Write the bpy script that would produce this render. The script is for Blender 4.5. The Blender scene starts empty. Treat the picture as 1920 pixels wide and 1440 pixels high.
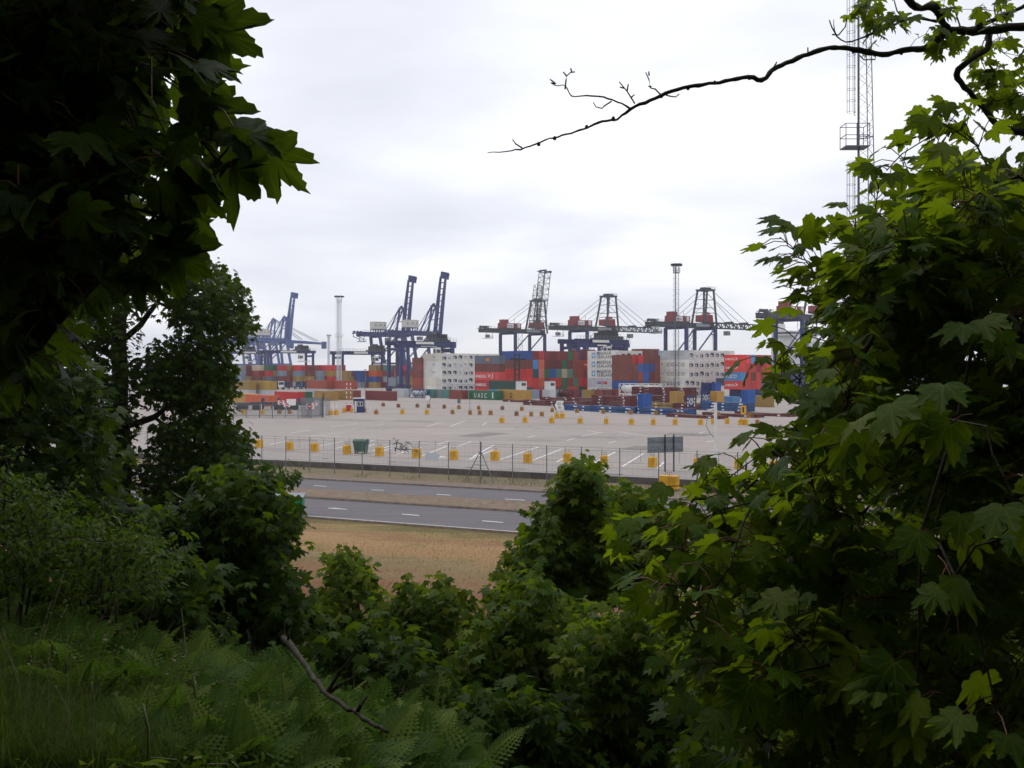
import bpy, math, random
import numpy as np
from mathutils import Vector, Matrix

# ------------------------------------------------------------------ camera, sky, sun, exposure
scene = bpy.context.scene
COL = scene.collection
F = 1900.0           # focal length in photo pixels (1920 wide)
HY = 690.0           # horizon row
EYE = 9.0            # eye height above the terminal yard

camd = bpy.data.cameras.new('camera'); cam = bpy.data.objects.new('camera', camd); COL.objects.link(cam)
cam.location = (0, 0, EYE); cam.rotation_euler = (math.pi/2, 0, 0)
camd.sensor_width = 36; camd.lens = 36*F/1920; camd.shift_y = -(720-HY)/1920
camd.clip_start = 0.05; camd.clip_end = 9000
scene.camera = cam

vs = scene.view_settings
vs.view_transform = 'Standard'; vs.look = 'None'; vs.exposure = 0.0; vs.gamma = 1.0; vs.use_curve_mapping = False

SUN_EL, SUN_AZ = math.radians(58), math.radians(-25)   # azimuth from +Y towards +X
world = bpy.data.worlds.new('World'); scene.world = world; world.use_nodes = True
wn = world.node_tree; wn.nodes.clear()
def wnode(t, **kw):
    n = wn.nodes.new(t)
    for k, v in kw.items(): setattr(n, k, v)
    return n
wo = wnode('ShaderNodeOutputWorld'); bg = wnode('ShaderNodeBackground'); bg.inputs['Strength'].default_value = 0.1
sky = wnode('ShaderNodeTexSky', sky_type='NISHITA', sun_disc=False)
sky.sun_elevation = SUN_EL; sky.sun_rotation = SUN_AZ
tc = wnode('ShaderNodeTexCoord'); sx = wnode('ShaderNodeSeparateXYZ')
wn.links.new(tc.outputs['Generated'], sx.inputs[0])
def wm(op, a, b=None):
    n = wnode('ShaderNodeMath', operation=op)
    for i, v in enumerate((a, b)):
        if v is None: continue
        if isinstance(v, (int, float)): n.inputs[i].default_value = v
        else: wn.links.new(v, n.inputs[i])
    return n.outputs[0]
zz = wm('ADD', wm('MAXIMUM', sx.outputs[2], 0.0), 0.22)
cx = wnode('ShaderNodeCombineXYZ')
wn.links.new(wm('DIVIDE', sx.outputs[0], zz), cx.inputs[0])
wn.links.new(wm('DIVIDE', sx.outputs[1], zz), cx.inputs[1])
mp = wnode('ShaderNodeMapping'); mp.inputs['Location'].default_value = (0.75, 0.35, 0); mp.inputs['Scale'].default_value = (0.62, 0.8, 1)
wn.links.new(cx.outputs[0], mp.inputs[0])
n1 = wnode('ShaderNodeTexNoise'); n1.inputs['Scale'].default_value = 1.5; n1.inputs['Detail'].default_value = 5; n1.inputs['Roughness'].default_value = 0.48
n1.inputs['Distortion'].default_value = 0.25
wn.links.new(mp.outputs[0], n1.inputs['Vector'])
rp = wnode('ShaderNodeValToRGB')
rp.color_ramp.elements[0].position = 0.36; rp.color_ramp.elements[0].color = (8.4, 8.6, 9.5, 1)
rp.color_ramp.elements[1].position = 0.63; rp.color_ramp.elements[1].color = (11.7, 11.75, 12.0, 1)
e = rp.color_ramp.elements.new(0.49); e.color = (9.6, 9.8, 10.5, 1)
wn.links.new(n1.outputs['Fac'], rp.inputs[0])
mixw = wnode('ShaderNodeMixRGB'); mixw.inputs[0].default_value = 0.93      # cloud deck over the clear sky
wn.links.new(sky.outputs[0], mixw.inputs[1]); wn.links.new(rp.outputs[0], mixw.inputs[2])
wn.links.new(mixw.outputs[0], bg.inputs['Color']); wn.links.new(bg.outputs[0], wo.inputs[0])

sund = bpy.data.lights.new('sun', 'SUN'); sund.energy = 0.7; sund.angle = math.radians(22); sund.color = (1.0, 0.96, 0.9)
sun = bpy.data.objects.new('sun', sund); COL.objects.link(sun)
sd = Vector((math.sin(SUN_AZ)*math.cos(SUN_EL), math.cos(SUN_AZ)*math.cos(SUN_EL), math.sin(SUN_EL)))
sun.rotation_euler = sd.to_track_quat('Z', 'Y').to_euler()

cy = scene.cycles
cy.max_bounces = 7; cy.diffuse_bounces = 3; cy.glossy_bounces = 2; cy.transmission_bounces = 4; cy.volume_bounces = 0
cy.transparent_max_bounces = 8; cy.volume_step_rate = 4; cy.use_denoising = True
cy.caustics_reflective = False; cy.caustics_refractive = False; cy.sample_clamp_indirect = 4

# ------------------------------------------------------------------ helpers
def P(px, py, D):                       # photo pixel at depth D -> world
    return np.array(((px-960)/F*D, D, EYE-(py-HY)/F*D))
def gp(px, py, z=0.0):                  # photo pixel on the plane z
    D = F*(EYE-z)/(py-HY)
    return np.array(((px-960)/F*D, D, z))
def lin(r, g, b):
    f = lambda c: (c/255/12.92) if c/255 <= .04045 else ((c/255+.055)/1.055)**2.4
    return (f(r), f(g), f(b))
AC = np.array((-math.sin(math.radians(41)), math.cos(math.radians(41)), 0))   # along the container rows / quay
RC = np.array((math.cos(math.radians(41)), math.sin(math.radians(41)), 0))    # across, towards the water
A25 = math.radians(25)
RU = np.array((math.cos(A25), -math.sin(A25), 0)); RN = np.array((math.sin(A25), math.cos(A25), 0))   # along / across the road
ORD = ['first', 'second', 'third', 'fourth', 'fifth', 'sixth', 'seventh', 'eighth', 'ninth', 'tenth', 'eleventh', 'twelfth', 'thirteenth', 'fourteenth', 'fifteenth', 'sixteenth', 'seventeenth', 'eighteenth', 'nineteenth', 'twentieth']

def tag(o, label=None, cat=None, group=None, kind=None):
    if label: o['label'] = label
    if cat: o['category'] = cat
    if group: o['group'] = group
    if kind: o['kind'] = kind
    return o
def empty(name, loc=(0, 0, 0), rz=0.0, label=None, cat=None, group=None):
    o = bpy.data.objects.new(name, None); COL.objects.link(o)
    o.location = loc; o.rotation_euler = (0, 0, rz); o.empty_display_size = .2
    return tag(o, label, cat, group)
def link(name, me, parent=None, m=None, loc=None, rz=None):
    o = bpy.data.objects.new(name, me); COL.objects.link(o)
    if m is not None and not me.materials: me.materials.append(m)
    if parent is not None: o.parent = parent
    if loc is not None: o.location = loc
    if rz is not None: o.rotation_euler = (0, 0, rz)
    return o
class MB:
    def __init__(s): s.v = []; s.f = []
    def add(s, V, Fc):
        n = len(s.v); s.v += [tuple(map(float, p)) for p in V]; s.f += [tuple(i+n for i in q) for q in Fc]; return s
    def box(s, x0, x1, y0, y1, z0, z1):
        return s.add([(x0,y0,z0),(x1,y0,z0),(x1,y1,z0),(x0,y1,z0),(x0,y0,z1),(x1,y0,z1),(x1,y1,z1),(x0,y1,z1)],
                     [(0,3,2,1),(4,5,6,7),(0,1,5,4),(1,2,6,5),(2,3,7,6),(3,0,4,7)])
    def cb(s, c, d): 
        return s.box(c[0]-d[0]/2, c[0]+d[0]/2, c[1]-d[1]/2, c[1]+d[1]/2, c[2]-d[2]/2, c[2]+d[2]/2)
    def hexa(s, bottom, top):                           # 4 + 4 points
        return s.add(list(bottom)+list(top), [(0,3,2,1),(4,5,6,7),(0,1,5,4),(1,2,6,5),(2,3,7,6),(3,0,4,7)])
    def beam(s, a, b, w, h=None):
        a = np.array(a, float); b = np.array(b, float); h = h or w
        t = b-a; t /= np.linalg.norm(t)
        up = np.array((0, 0, 1.)) if abs(t[2]) < .95 else np.array((1., 0, 0))
        sd_ = np.cross(t, up); sd_ /= np.linalg.norm(sd_); n = np.cross(sd_, t)
        c = [-sd_*w/2-n*h/2, sd_*w/2-n*h/2, sd_*w/2+n*h/2, -sd_*w/2+n*h/2]
        return s.hexa([a+q for q in c], [b+q for q in c])
    def tube(s, pts, rad, n=6, cap=True):
        pts = [np.array(p, float) for p in pts]; m = len(pts)
        if np.isscalar(rad): rad = [rad]*m
        V = []; Fc = []
        for i, p in enumerate(pts):
            t = pts[min(i+1, m-1)]-pts[max(i-1, 0)]; L = np.linalg.norm(t); t = t/L if L > 1e-9 else np.array((0, 0, 1.))
            up = np.array((0, 0, 1.)) if abs(t[2]) < .9 else np.array((0, 1., 0))
            a = np.cross(t, up); a /= np.linalg.norm(a); b = np.cross(a, t)
            for k in range(n):
                th = 2*math.pi*k/n
                V.append(p+rad[i]*(a*math.cos(th)+b*math.sin(th)))
        for i in range(m-1):
            for k in range(n):
                k2 = (k+1) % n
                Fc.append((i*n+k, i*n+k2, (i+1)*n+k2, (i+1)*n+k))
        if cap: Fc += [tuple(range(n-1, -1, -1)), tuple((m-1)*n+k for k in range(n))]
        return s.add(V, Fc)
    def lathe(s, c, prof, n=12, axis='z'):
        V = []; Fc = []
        for (r, z) in prof:
            for k in range(n):
                th = 2*math.pi*k/n
                q = (r*math.cos(th), r*math.sin(th), z)
                if axis == 'x': q = (q[2], q[0], q[1])
                if axis == 'y': q = (q[1], q[2], q[0])
                V.append((c[0]+q[0], c[1]+q[1], c[2]+q[2]))
        m = len(prof)
        for i in range(m-1):
            for k in range(n): Fc.append((i*n+k, i*n+(k+1) % n, (i+1)*n+(k+1) % n, (i+1)*n+k))
        Fc += [tuple(range(n-1, -1, -1)), tuple((m-1)*n+k for k in range(n))]
        return s.add(V, Fc)
    def prism(s, outline, y0, y1):                      # outline in (x, z), extruded along y
        n = len(outline)
        return s.add([(x, y0, z) for x, z in outline]+[(x, y1, z) for x, z in outline],
                     [tuple(range(n)), tuple(range(2*n-1, n-1, -1))]+[(i, n+i, n+(i+1) % n, (i+1) % n) for i in range(n)])
    def mesh(s, name):
        me = bpy.data.meshes.new(name); me.from_pydata(s.v, [], s.f); me.update(); return me
    def build(s, name, m, parent=None, smooth=False, loc=None, rz=None):
        me = s.mesh(name); me.materials.append(m)
        if smooth: me.polygons.foreach_set('use_smooth', [True]*len(me.polygons))
        return link(name, me, parent, loc=loc, rz=rz)
def tri_mesh(name, V, T, uv=None, tint=None):
    V = np.asarray(V, np.float32); T = np.asarray(T, np.int32)
    me = bpy.data.meshes.new(name)
    me.vertices.add(len(V)); me.vertices.foreach_set('co', V.ravel())
    me.loops.add(T.size); me.loops.foreach_set('vertex_index', T.ravel())
    me.polygons.add(len(T)); me.polygons.foreach_set('loop_start', np.arange(0, T.size, 3, dtype=np.int32))
    if uv is not None:
        l = me.uv_layers.new(name='UVMap'); l.data.foreach_set('uv', np.asarray(uv, np.float32)[T.ravel()].ravel())
    if tint is not None:
        a = me.attributes.new('tint', 'FLOAT', 'POINT'); a.data.foreach_set('value', np.asarray(tint, np.float32))
    me.update(calc_edges=True)
    return me

# ------------------------------------------------------------------ materials
class NT:
    def __init__(s, name):
        s.m = bpy.data.materials.new(name); s.m.use_nodes = True; s.t = s.m.node_tree
        s.b = s.t.nodes['Principled BSDF']; s.out = s.t.nodes['Material Output']
    def n(s, t, **kw):
        q = s.t.nodes.new(t)
        for k, v in kw.items(): setattr(q, k, v)
        return q
    def l(s, a, b): s.t.links.new(a, b)
    def val(s, sock, v):
        if isinstance(v, bpy.types.NodeSocket): s.l(v, sock)
        else: sock.default_value = v
    def noise(s, scale, detail=4, rough=.55, vec=None, mscale=None, mrot=None):
        q = s.n('ShaderNodeTexNoise'); q.inputs['Scale'].default_value = scale; q.inputs['Detail'].default_value = detail; q.inputs['Roughness'].default_value = rough
        if mscale is not None or mrot is not None:
            mp_ = s.n('ShaderNodeMapping')
            if mscale is not None: mp_.inputs['Scale'].default_value = mscale
            if mrot is not None: mp_.inputs['Rotation'].default_value = mrot
            s.l(vec, mp_.inputs[0]); vec = mp_.outputs[0]
        if vec is not None: s.l(vec, q.inputs['Vector'])
        return q.outputs['Fac']
    def ramp(s, fac, stops):
        q = s.n('ShaderNodeValToRGB'); cr = q.color_ramp
        while len(cr.elements) < len(stops): cr.elements.new(.5)
        for e_, (p_, c_) in zip(cr.elements, stops):
            e_.position = p_; e_.color = (c_, c_, c_, 1) if isinstance(c_, (int, float)) else (*c_, 1)
        s.l(fac, q.inputs[0]); return q.outputs[0]
    def math(s, op, a, b=0.0, clamp=False):
        q = s.n('ShaderNodeMath', operation=op); q.use_clamp = clamp
        s.val(q.inputs[0], a); s.val(q.inputs[1], b); return q.outputs[0]
    def mix(s, fac, a, b, blend='MIX'):
        q = s.n('ShaderNodeMixRGB', blend_type=blend)
        s.val(q.inputs[0], fac)
        for i, v in ((1, a), (2, b)):
            if isinstance(v, tuple): v = (*v[:3], 1)
            s.val(q.inputs[i], v)
        return q.outputs[0]
    def bump(s, h, strength=.3, dist=.02):
        q = s.n('ShaderNodeBump'); q.inputs['Strength'].default_value = strength; q.inputs['Distance'].default_value = dist
        s.l(h, q.inputs['Height']); s.l(q.outputs[0], s.b.inputs['Normal'])
    def coord(s, which='Object'):
        return s.n('ShaderNodeTexCoord').outputs[which]
    def setc(s, c): s.val(s.b.inputs['Base Color'], (*c, 1) if isinstance(c, tuple) and len(c) == 3 else c)
    def set(s, rough=.6, metal=0.0, spec=.5):
        s.b.inputs['Roughness'].default_value = rough; s.b.inputs['Metallic'].default_value = metal; s.b.inputs['Specular IOR Level'].default_value = spec
        return s.m
def pmat(name, col, rough=.6, var=.25, scale=2.0, metal=0.0, bump=0.0, spec=.4, dirt=None):
    t = NT(name); v = t.coord()
    nz = t.noise(scale, 5, .6, v)
    f = t.ramp(nz, [(.3, 1-var), (.7, 1+var*.5)])
    c = t.mix(1.0, col, f, 'MULTIPLY')
    if dirt:
        d = t.ramp(t.noise(scale*.6, 6, .65, v, mscale=(1, 1, .25)), [(.5, 0.0), (.68, .7)])
        c = t.mix(d, c, dirt)
    t.setc(c)
    if bump: t.bump(t.noise(scale*8, 4, .6, v), bump, .01)
    return t.set(rough, metal, spec)

M = {}
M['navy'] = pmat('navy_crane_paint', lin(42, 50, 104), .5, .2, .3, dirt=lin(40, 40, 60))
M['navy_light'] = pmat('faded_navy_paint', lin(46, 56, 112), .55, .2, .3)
M['hazed_navy'] = pmat('hazed_navy_crane_paint', lin(74, 94, 152), .55, .2, .3)  # navy of the farthest cranes, lightened: distance haze mixed into the colour
M['crane_grey'] = pmat('dark_grey_crane_paint', lin(62, 66, 74), .55, .2, .3)
M['crane_red'] = pmat('red_machinery_paint', lin(138, 46, 50), .5, .2, .4)
M['white_paint'] = pmat('white_paint', (.72, .72, .70), .45, .12, .8)
M['cream_house'] = pmat('cream_house_paint', (.62, .61, .55), .5, .12, .4)
M['steel'] = pmat('galvanised_steel', lin(128, 134, 142), .45, .25, 3, metal=.3)
M['post'] = pmat('galvanised_post', lin(112, 118, 126), .5, .25, 6, metal=.2)
M['mast_pale'] = pmat('pale_galvanised_mast', lin(205, 208, 214), .5, .15, .6)
M['mast_dark'] = pmat('weathered_mast_steel', lin(92, 98, 112), .5, .25, 1, metal=.2)
M['dark'] = pmat('dark_steel', lin(38, 40, 48), .5, .3, 2)
M['glass'] = NT('window_glass').set(.08); M['glass'].node_tree.nodes['Principled BSDF'].inputs['Base Color'].default_value = (.03, .04, .05, 1)
M['yellow'] = pmat('yellow_concrete_paint', lin(232, 176, 28), .7, .3, 2.2, dirt=lin(150, 105, 30), bump=.3)
M['ochre'] = pmat('weathered_ochre_concrete', lin(176, 126, 52), .8, .4, 2.0, dirt=lin(110, 76, 50), bump=.3)
M['brown_block'] = pmat('rusty_brown_concrete', lin(146, 98, 66), .8, .4, 2.0, dirt=lin(86, 60, 48), bump=.3)
M['rebar'] = pmat('rusty_lifting_loop', lin(120, 84, 40), .7, .3, 8)
M['maroon'] = pmat('maroon_flatrack_steel', lin(104, 40, 44), .6, .35, .9, dirt=lin(60, 32, 32))
M['fr_blue'] = pmat('blue_flatrack_steel', lin(40, 82, 138), .55, .35, .9, dirt=lin(34, 50, 70))
M['olive_rack'] = pmat('olive_flatrack_steel', lin(150, 124, 62), .6, .35, .9, dirt=lin(90, 70, 40))
M['wood'] = pmat('weathered_rack_planks', lin(96, 74, 62), .8, .4, 2)
M['white_print'] = pmat('white_print', (.8, .8, .8), .5, .05, 1)
M['navy_print'] = pmat('navy_print', lin(30, 40, 96), .5, .05, 1)
M['grey_print'] = pmat('slate_print', lin(58, 72, 88), .5, .05, 1)
M['pale_blue_print'] = pmat('pale_blue_print', lin(110, 176, 214), .5, .05, 1)
M['black_print'] = pmat('black_print', (.02, .02, .02), .5, .05, 1)
M['red_print'] = pmat('red_print', lin(196, 40, 44), .5, .05, 1)
M['blue_print'] = pmat('blue_print', lin(40, 76, 156), .5, .05, 1)
M['bin_green'] = pmat('green_bin_plastic', lin(74, 104, 92), .45, .15, 2)
M['bin_bright'] = pmat('bright_green_bin_plastic', lin(0, 140, 92), .4, .2, 2)
M['tyre'] = pmat('tyre_rubber', (.02, .02, .02), .9, .2, 4)
M['bark'] = pmat('dark_bark', lin(76, 66, 54), .9, .45, 14, bump=.8)
M['bark_dead'] = pmat('lichened_dead_bark', lin(70, 60, 47), .9, .6, 9, bump=.9, dirt=lin(38, 32, 25))
M['bark_grey'] = pmat('grey_green_bark', lin(84, 82, 72), .9, .4, 10, bump=.8, dirt=lin(58, 62, 44))
M['stem'] = pmat('green_stem', lin(84, 92, 44), .6, .3, 8)
M['petiole'] = pmat('reddish_leaf_stalk', lin(130, 84, 62), .5, .3, 8)

def container_mat():
    t = NT('container_paint'); v = t.coord(); oi = t.n('ShaderNodeObjectInfo')
    rnd = t.n('ShaderNodeVectorMath', operation='ADD'); cmb = t.n('ShaderNodeCombineXYZ')
    t.l(t.math('MULTIPLY', oi.outputs['Random'], 60.0), cmb.inputs[0]); t.l(v, rnd.inputs[0]); t.l(cmb.outputs[0], rnd.inputs[1]); vec = rnd.outputs[0]
    fade = t.ramp(t.noise(.35, 4, .6, vec), [(.3, .88), (.7, 1.08)])
    streak = t.ramp(t.noise(1.0, 5, .65, vec, mscale=(2.2, 2.2, .16)), [(.35, .88), (.65, 1.04)])
    c = t.mix(1.0, oi.outputs['Color'], fade, 'MULTIPLY'); c = t.mix(1.0, c, streak, 'MULTIPLY')
    rust = t.ramp(t.noise(1.1, 7, .72, vec, mscale=(1, 1, .35)), [(.64, 0.0), (.78, .45)])
    c = t.mix(rust, c, lin(98, 62, 44))
    t.setc(c); return t.set(.55, 0, .35)
M['container'] = container_mat()

def leaf_mat(name, dark, mid, lite, under, trans, tw=.38, by_object=False, rough=.42, veins=True, spec=.09):
    t = NT(name)
    if by_object: fac = t.n('ShaderNodeObjectInfo').outputs['Random']
    else:
        a = t.n('ShaderNodeAttribute'); a.attribute_name = 'tint'; fac = a.outputs['Fac']
    c = t.ramp(fac, [(0, dark), (.55, mid), (.97, lite)])
    g = t.n('ShaderNodeNewGeometry')
    if veins:
        uv = t.n('ShaderNodeUVMap'); s_ = t.n('ShaderNodeSeparateXYZ'); t.l(uv.outputs[0], s_.inputs[0])
        ang = t.math('ARCTAN2', s_.outputs[0], t.math('ADD', s_.outputs[1], 0.0)); ang = t.math('ABSOLUTE', ang)
        r_ = t.math('SQRT', t.math('ADD', t.math('MULTIPLY', s_.outputs[0], s_.outputs[0]), t.math('MULTIPLY', s_.outputs[1], s_.outputs[1])))
        m_ = None
        for a0 in (0.0, .63, 1.28):
            d = t.math('MULTIPLY', t.math('ABSOLUTE', t.math('SUBTRACT', ang, a0)), r_)
            q = t.math('LESS_THAN', d, .016)
            m_ = q if m_ is None else t.math('MAXIMUM', m_, q)
        c = t.mix(t.math('MULTIPLY', m_, .45), c, tuple(min(1, x*1.9) for x in lite))
        blot = t.ramp(t.noise(5, 4, .6, uv.outputs[0]), [(.3, .82), (.7, 1.12)])
        c = t.mix(1.0, c, blot, 'MULTIPLY')
    c2 = t.mix(t.math('MULTIPLY', g.outputs['Backfacing'], .6), c, under)
    t.setc(c2); t.set(rough+.1, 0, spec)
    tr = t.n('ShaderNodeBsdfTranslucent'); tcol = t.mix(1.0, t.mix(.5, c, trans), (1.25, 1.25, 1.1), 'MULTIPLY'); t.l(tcol, tr.inputs['Color'])
    mx = t.n('ShaderNodeMixShader'); mx.inputs[0].default_value = tw
    t.l(t.b.outputs[0], mx.inputs[1]); t.l(tr.outputs[0], mx.inputs[2]); t.l(mx.outputs[0], t.out.inputs['Surface'])
    return t.m
LEAFC = {
 'sycamore': ((.013, .036, .004), (.026, .062, .006), (.055, .092, .009), (.034, .066, .014), (.20, .31, .010), .38),
 'maple':    ((.034, .088, .006), (.066, .138, .009), (.130, .170, .010), (.05, .095, .016), (.42, .56, .010), .46),
 'shade':    ((.010, .028, .004), (.019, .046, .005), (.048, .078, .008), (.028, .052, .012), (.12, .19, .010), .32),  # darker copy of the sycamore colours, shade put into the leaf tone
 'young':    ((.024, .066, .005), (.052, .108, .008), (.150, .180, .014), (.05, .09, .014), (.26, .38, .012), .38),
 'bramble':  ((.018, .054, .004), (.038, .088, .006), (.100, .140, .014), (.04, .08, .010), (.15, .25, .014), .34),
}
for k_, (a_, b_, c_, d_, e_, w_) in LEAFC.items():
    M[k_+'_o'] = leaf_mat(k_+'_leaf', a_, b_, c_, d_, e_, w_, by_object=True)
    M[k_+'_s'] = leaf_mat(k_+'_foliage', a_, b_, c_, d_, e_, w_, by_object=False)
M['fern'] = leaf_mat('bracken_frond', (.030, .070, .009), (.074, .136, .018), (.180, .225, .045), (.03, .07, .012), (.10, .20, .012), .34, veins=False, spec=.04)
M['grass'] = leaf_mat('long_grass', (.024, .062, .006), (.054, .106, .010), (.19, .20, .06), (.06, .1, .02), (.14, .22, .02), .34, veins=False, spec=.04)
M['dry_grass'] = leaf_mat('dry_grass_blade', lin(124, 90, 64), lin(160, 120, 78), lin(148, 122, 78), lin(140, 112, 76), lin(170, 136, 80), .2, veins=False)
M['weed'] = leaf_mat('verge_weed', (.075, .072, .035), (.125, .108, .058), (.20, .165, .10), (.11, .1, .055), (.16, .14, .06), .2, veins=False)
# ------------------------------------------------------------------ terrain, roads, yard, water
ROADZ = -0.40
_rs = np.random.default_rng(5)
_wv = [(_rs.uniform(.1, 1.2), _rs.uniform(0, 6.28), _rs.uniform(0, 6.28)) for _ in range(14)]
def ground_z(X, Y):
    X = np.asarray(X, float); Y = np.asarray(Y, float)
    c = np.interp(Y, [0, 12, 38], [.9, .9, .3])
    s = Y + c*np.clip(X, -16, 16)
    z = np.interp(s, [-60, -20, 0, 5, 10, 15, 20, 26, 32, 40], [20, 11, 7.4, 6.5, 5.0, 3.3, 1.6, .3, -.25, -.45])
    k = np.clip((36-s)/20, 0, 1)
    n = sum(np.sin(X*math.cos(a)*w*1.7+Y*math.sin(a)*w*1.7+p)*.05/(.4+w) for w, a, p in _wv)
    return z + n*k*.7
def hit(px, py, off=0.0):               # where the view ray meets the hillside (raised by off)
    Ds = np.linspace(1.5, 60, 2400)
    X = (px-960)/F*Ds; Z = EYE-(py-HY)/F*Ds
    g = ground_z(X, Ds)+off
    i = np.argmax(Z < g)
    if Z[i] >= g[i]: i = len(Ds)-1
    return np.array((X[i], Ds[i], Z[i]))

def terrain_mat():
    t = NT('hillside_and_dry_verge'); v = t.coord()
    sp = t.n('ShaderNodeSeparateXYZ'); t.l(v, sp.inputs[0])
    d = t.math('ADD', t.math('MULTIPLY', sp.outputs[0], math.sin(A25)), t.math('MULTIPLY', sp.outputs[1], math.cos(A25)))
    w = t.noise(1, 5, .62, v, mscale=(.09, .42, .3), mrot=(0, 0, A25))
    w2 = t.noise(1, 6, .7, v, mscale=(.5, 2.2, 1), mrot=(0, 0, A25))
    dd = t.math('ADD', t.math('ADD', d, t.math('MULTIPLY', t.math('SUBTRACT', w, .5), 7.5)), t.math('MULTIPLY', t.math('SUBTRACT', w2, .5), 3.5))
    x = t.math('DIVIDE', dd, 80.0)
    soil = lin(74, 62, 44)
    stops = [(.30, soil), (.40, lin(108, 80, 60)), (.455, lin(136, 98, 74)), (.505, lin(144, 118, 88)), (.53, lin(142, 128, 94)),
             (.555, lin(164, 132, 94)), (.595, lin(172, 140, 102)), (.615, lin(150, 118, 88)), (.628, lin(158, 136, 94)), (.648, lin(116, 108, 74)), (.67, lin(132, 114, 82)),
             (.80, lin(138, 120, 92)), (.9, lin(144, 126, 98)), (.96, lin(132, 120, 96))]
    c = t.ramp(x, stops)
    sp2 = t.noise(7, 6, .75, v)
    c = t.mix(1.0, c, t.ramp(sp2, [(.28, .5), (.5, .94), (.72, 1.28)]), 'MULTIPLY')
    gr = t.ramp(t.noise(.45, 5, .65, v), [(.56, 0.0), (.66, .45)])
    c = t.mix(gr, c, lin(106, 112, 62))
    hum = t.ramp(t.math('DIVIDE', d, 80.0), [(.36, 1.0), (.44, 0.0)])
    c = t.mix(hum, c, t.mix(t.noise(2.5, 5, .7, v), lin(42, 37, 25), lin(46, 54, 27)))
    t.setc(c); t.bump(t.math('ADD', sp2, t.noise(40, 3, .6, v)), .8, .06)
    return t.set(.95, 0, .1)
def asphalt_mat():
    t = NT('road_asphalt'); v = t.coord()
    f = t.noise(60, 4, .7, v); b_ = t.noise(.8, 5, .6, v, mscale=(.25, 1.4, 1))
    c = t.mix(f, lin(88, 84, 88), lin(116, 112, 116)); c = t.mix(1.0, c, t.ramp(b_, [(.3, .86), (.7, 1.12)]), 'MULTIPLY')
    t.setc(c); t.bump(f, .3, .01); return t.set(.85, 0, .3)
def yard_mat():
    t = NT('yard_block_paving'); v = t.coord()
    b_ = t.noise(1, 6, .6, v, mscale=(.03, .06, 1)); m_ = t.noise(1, 6, .68, v, mscale=(.05, .45, 1), mrot=(0, 0, A25))
    c = t.mix(t.ramp(b_, [(.35, 0), (.65, 1)]), lin(164, 154, 147), lin(146, 141, 138))
    c = t.mix(t.ramp(m_, [(.4, 0), (.62, .55)]), c, lin(174, 161, 152))
    near = t.n('ShaderNodeSeparateXYZ'); t.l(v, near.inputs[0])
    d = t.math('ADD', t.math('MULTIPLY', near.outputs[0], math.sin(A25)), t.math('MULTIPLY', near.outputs[1], math.cos(A25)))
    c = t.mix(t.ramp(t.math('DIVIDE', d, 200.0), [(.425, .55), (.45, 0)]), c, lin(148, 144, 140))   # plain concrete apron by the wall
    st = t.ramp(t.noise(1, 7, .7, v, mscale=(.3, 1.1, 1), mrot=(0, 0, .8)), [(.52, 0.0), (.72, .6)])
    c = t.mix(st, c, lin(132, 121, 114))
    tn = t.noise(1, 3, .5, v, mscale=(.035, .16, 1), mrot=(0, 0, A25)); tr_ = t.math('ABSOLUTE', t.math('SUBTRACT', tn, .5)); tr_ = t.math('MULTIPLY', tr_, 14.0); fr_ = t.math('FRACT', t.math('MULTIPLY', tn, 22.0))
    tm = t.math('MULTIPLY', t.math('LESS_THAN', fr_, .16), t.ramp(t.noise(.08, 4, .6, v), [(.42, 0.0), (.6, .5)])); c = t.mix(tm, c, lin(126, 116, 110))
    oil = t.ramp(t.noise(.5, 6, .7, v), [(.66, 0.0), (.74, .6)]); c = t.mix(oil, c, lin(104, 96, 92))
    c = t.mix(1.0, c, t.ramp(t.noise(9, 4, .7, v), [(.3, .92), (.7, 1.06)]), 'MULTIPLY')
    bk = t.n('ShaderNodeTexBrick'); bk.inputs['Scale'].default_value = 1.0; bk.inputs['Mortar Size'].default_value = .05; bk.inputs['Brick Width'].default_value = 9.0; bk.inputs['Row Height'].default_value = 6.0
    mpb = t.n('ShaderNodeMapping'); mpb.inputs['Rotation'].default_value = (0, 0, A25); t.l(v, mpb.inputs[0]); t.l(mpb.outputs[0], bk.inputs['Vector'])
    c = t.mix(t.math('MULTIPLY', bk.outputs['Fac'], .35), c, lin(110, 102, 96))
    t.setc(c); return t.set(.85, 0, .25)
M['terrain'] = terrain_mat(); M['asphalt'] = asphalt_mat(); M['yard'] = yard_mat()
M['kerb'] = pmat('kerb_concrete', lin(140, 126, 116), .9, .3, 2, dirt=lin(96, 84, 74))
M['wall_dark'] = pmat('low_wall_concrete', lin(98, 92, 88), .9, .35, 1.2, dirt=lin(52, 50, 46))
M['path'] = pmat('old_footway_asphalt', lin(120, 105, 96), .95, .3, 2.2, dirt=lin(138, 118, 92))
M['median'] = pmat('dry_median_turf', lin(128, 110, 92), .95, .4, 2.2, dirt=lin(98, 86, 68), bump=1.0)
M['paint'] = pmat('white_road_paint', (.85, .85, .84), .7, .2, 3)
M['paint_worn'] = pmat('worn_bay_paint', lin(226, 222, 218), .8, .2, 1.5, dirt=lin(186, 174, 166))
M['water'] = NT('estuary_water').set(.12); M['water'].node_tree.nodes['Principled BSDF'].inputs['Base Color'].default_value = (.06, .075, .08, 1)

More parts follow.
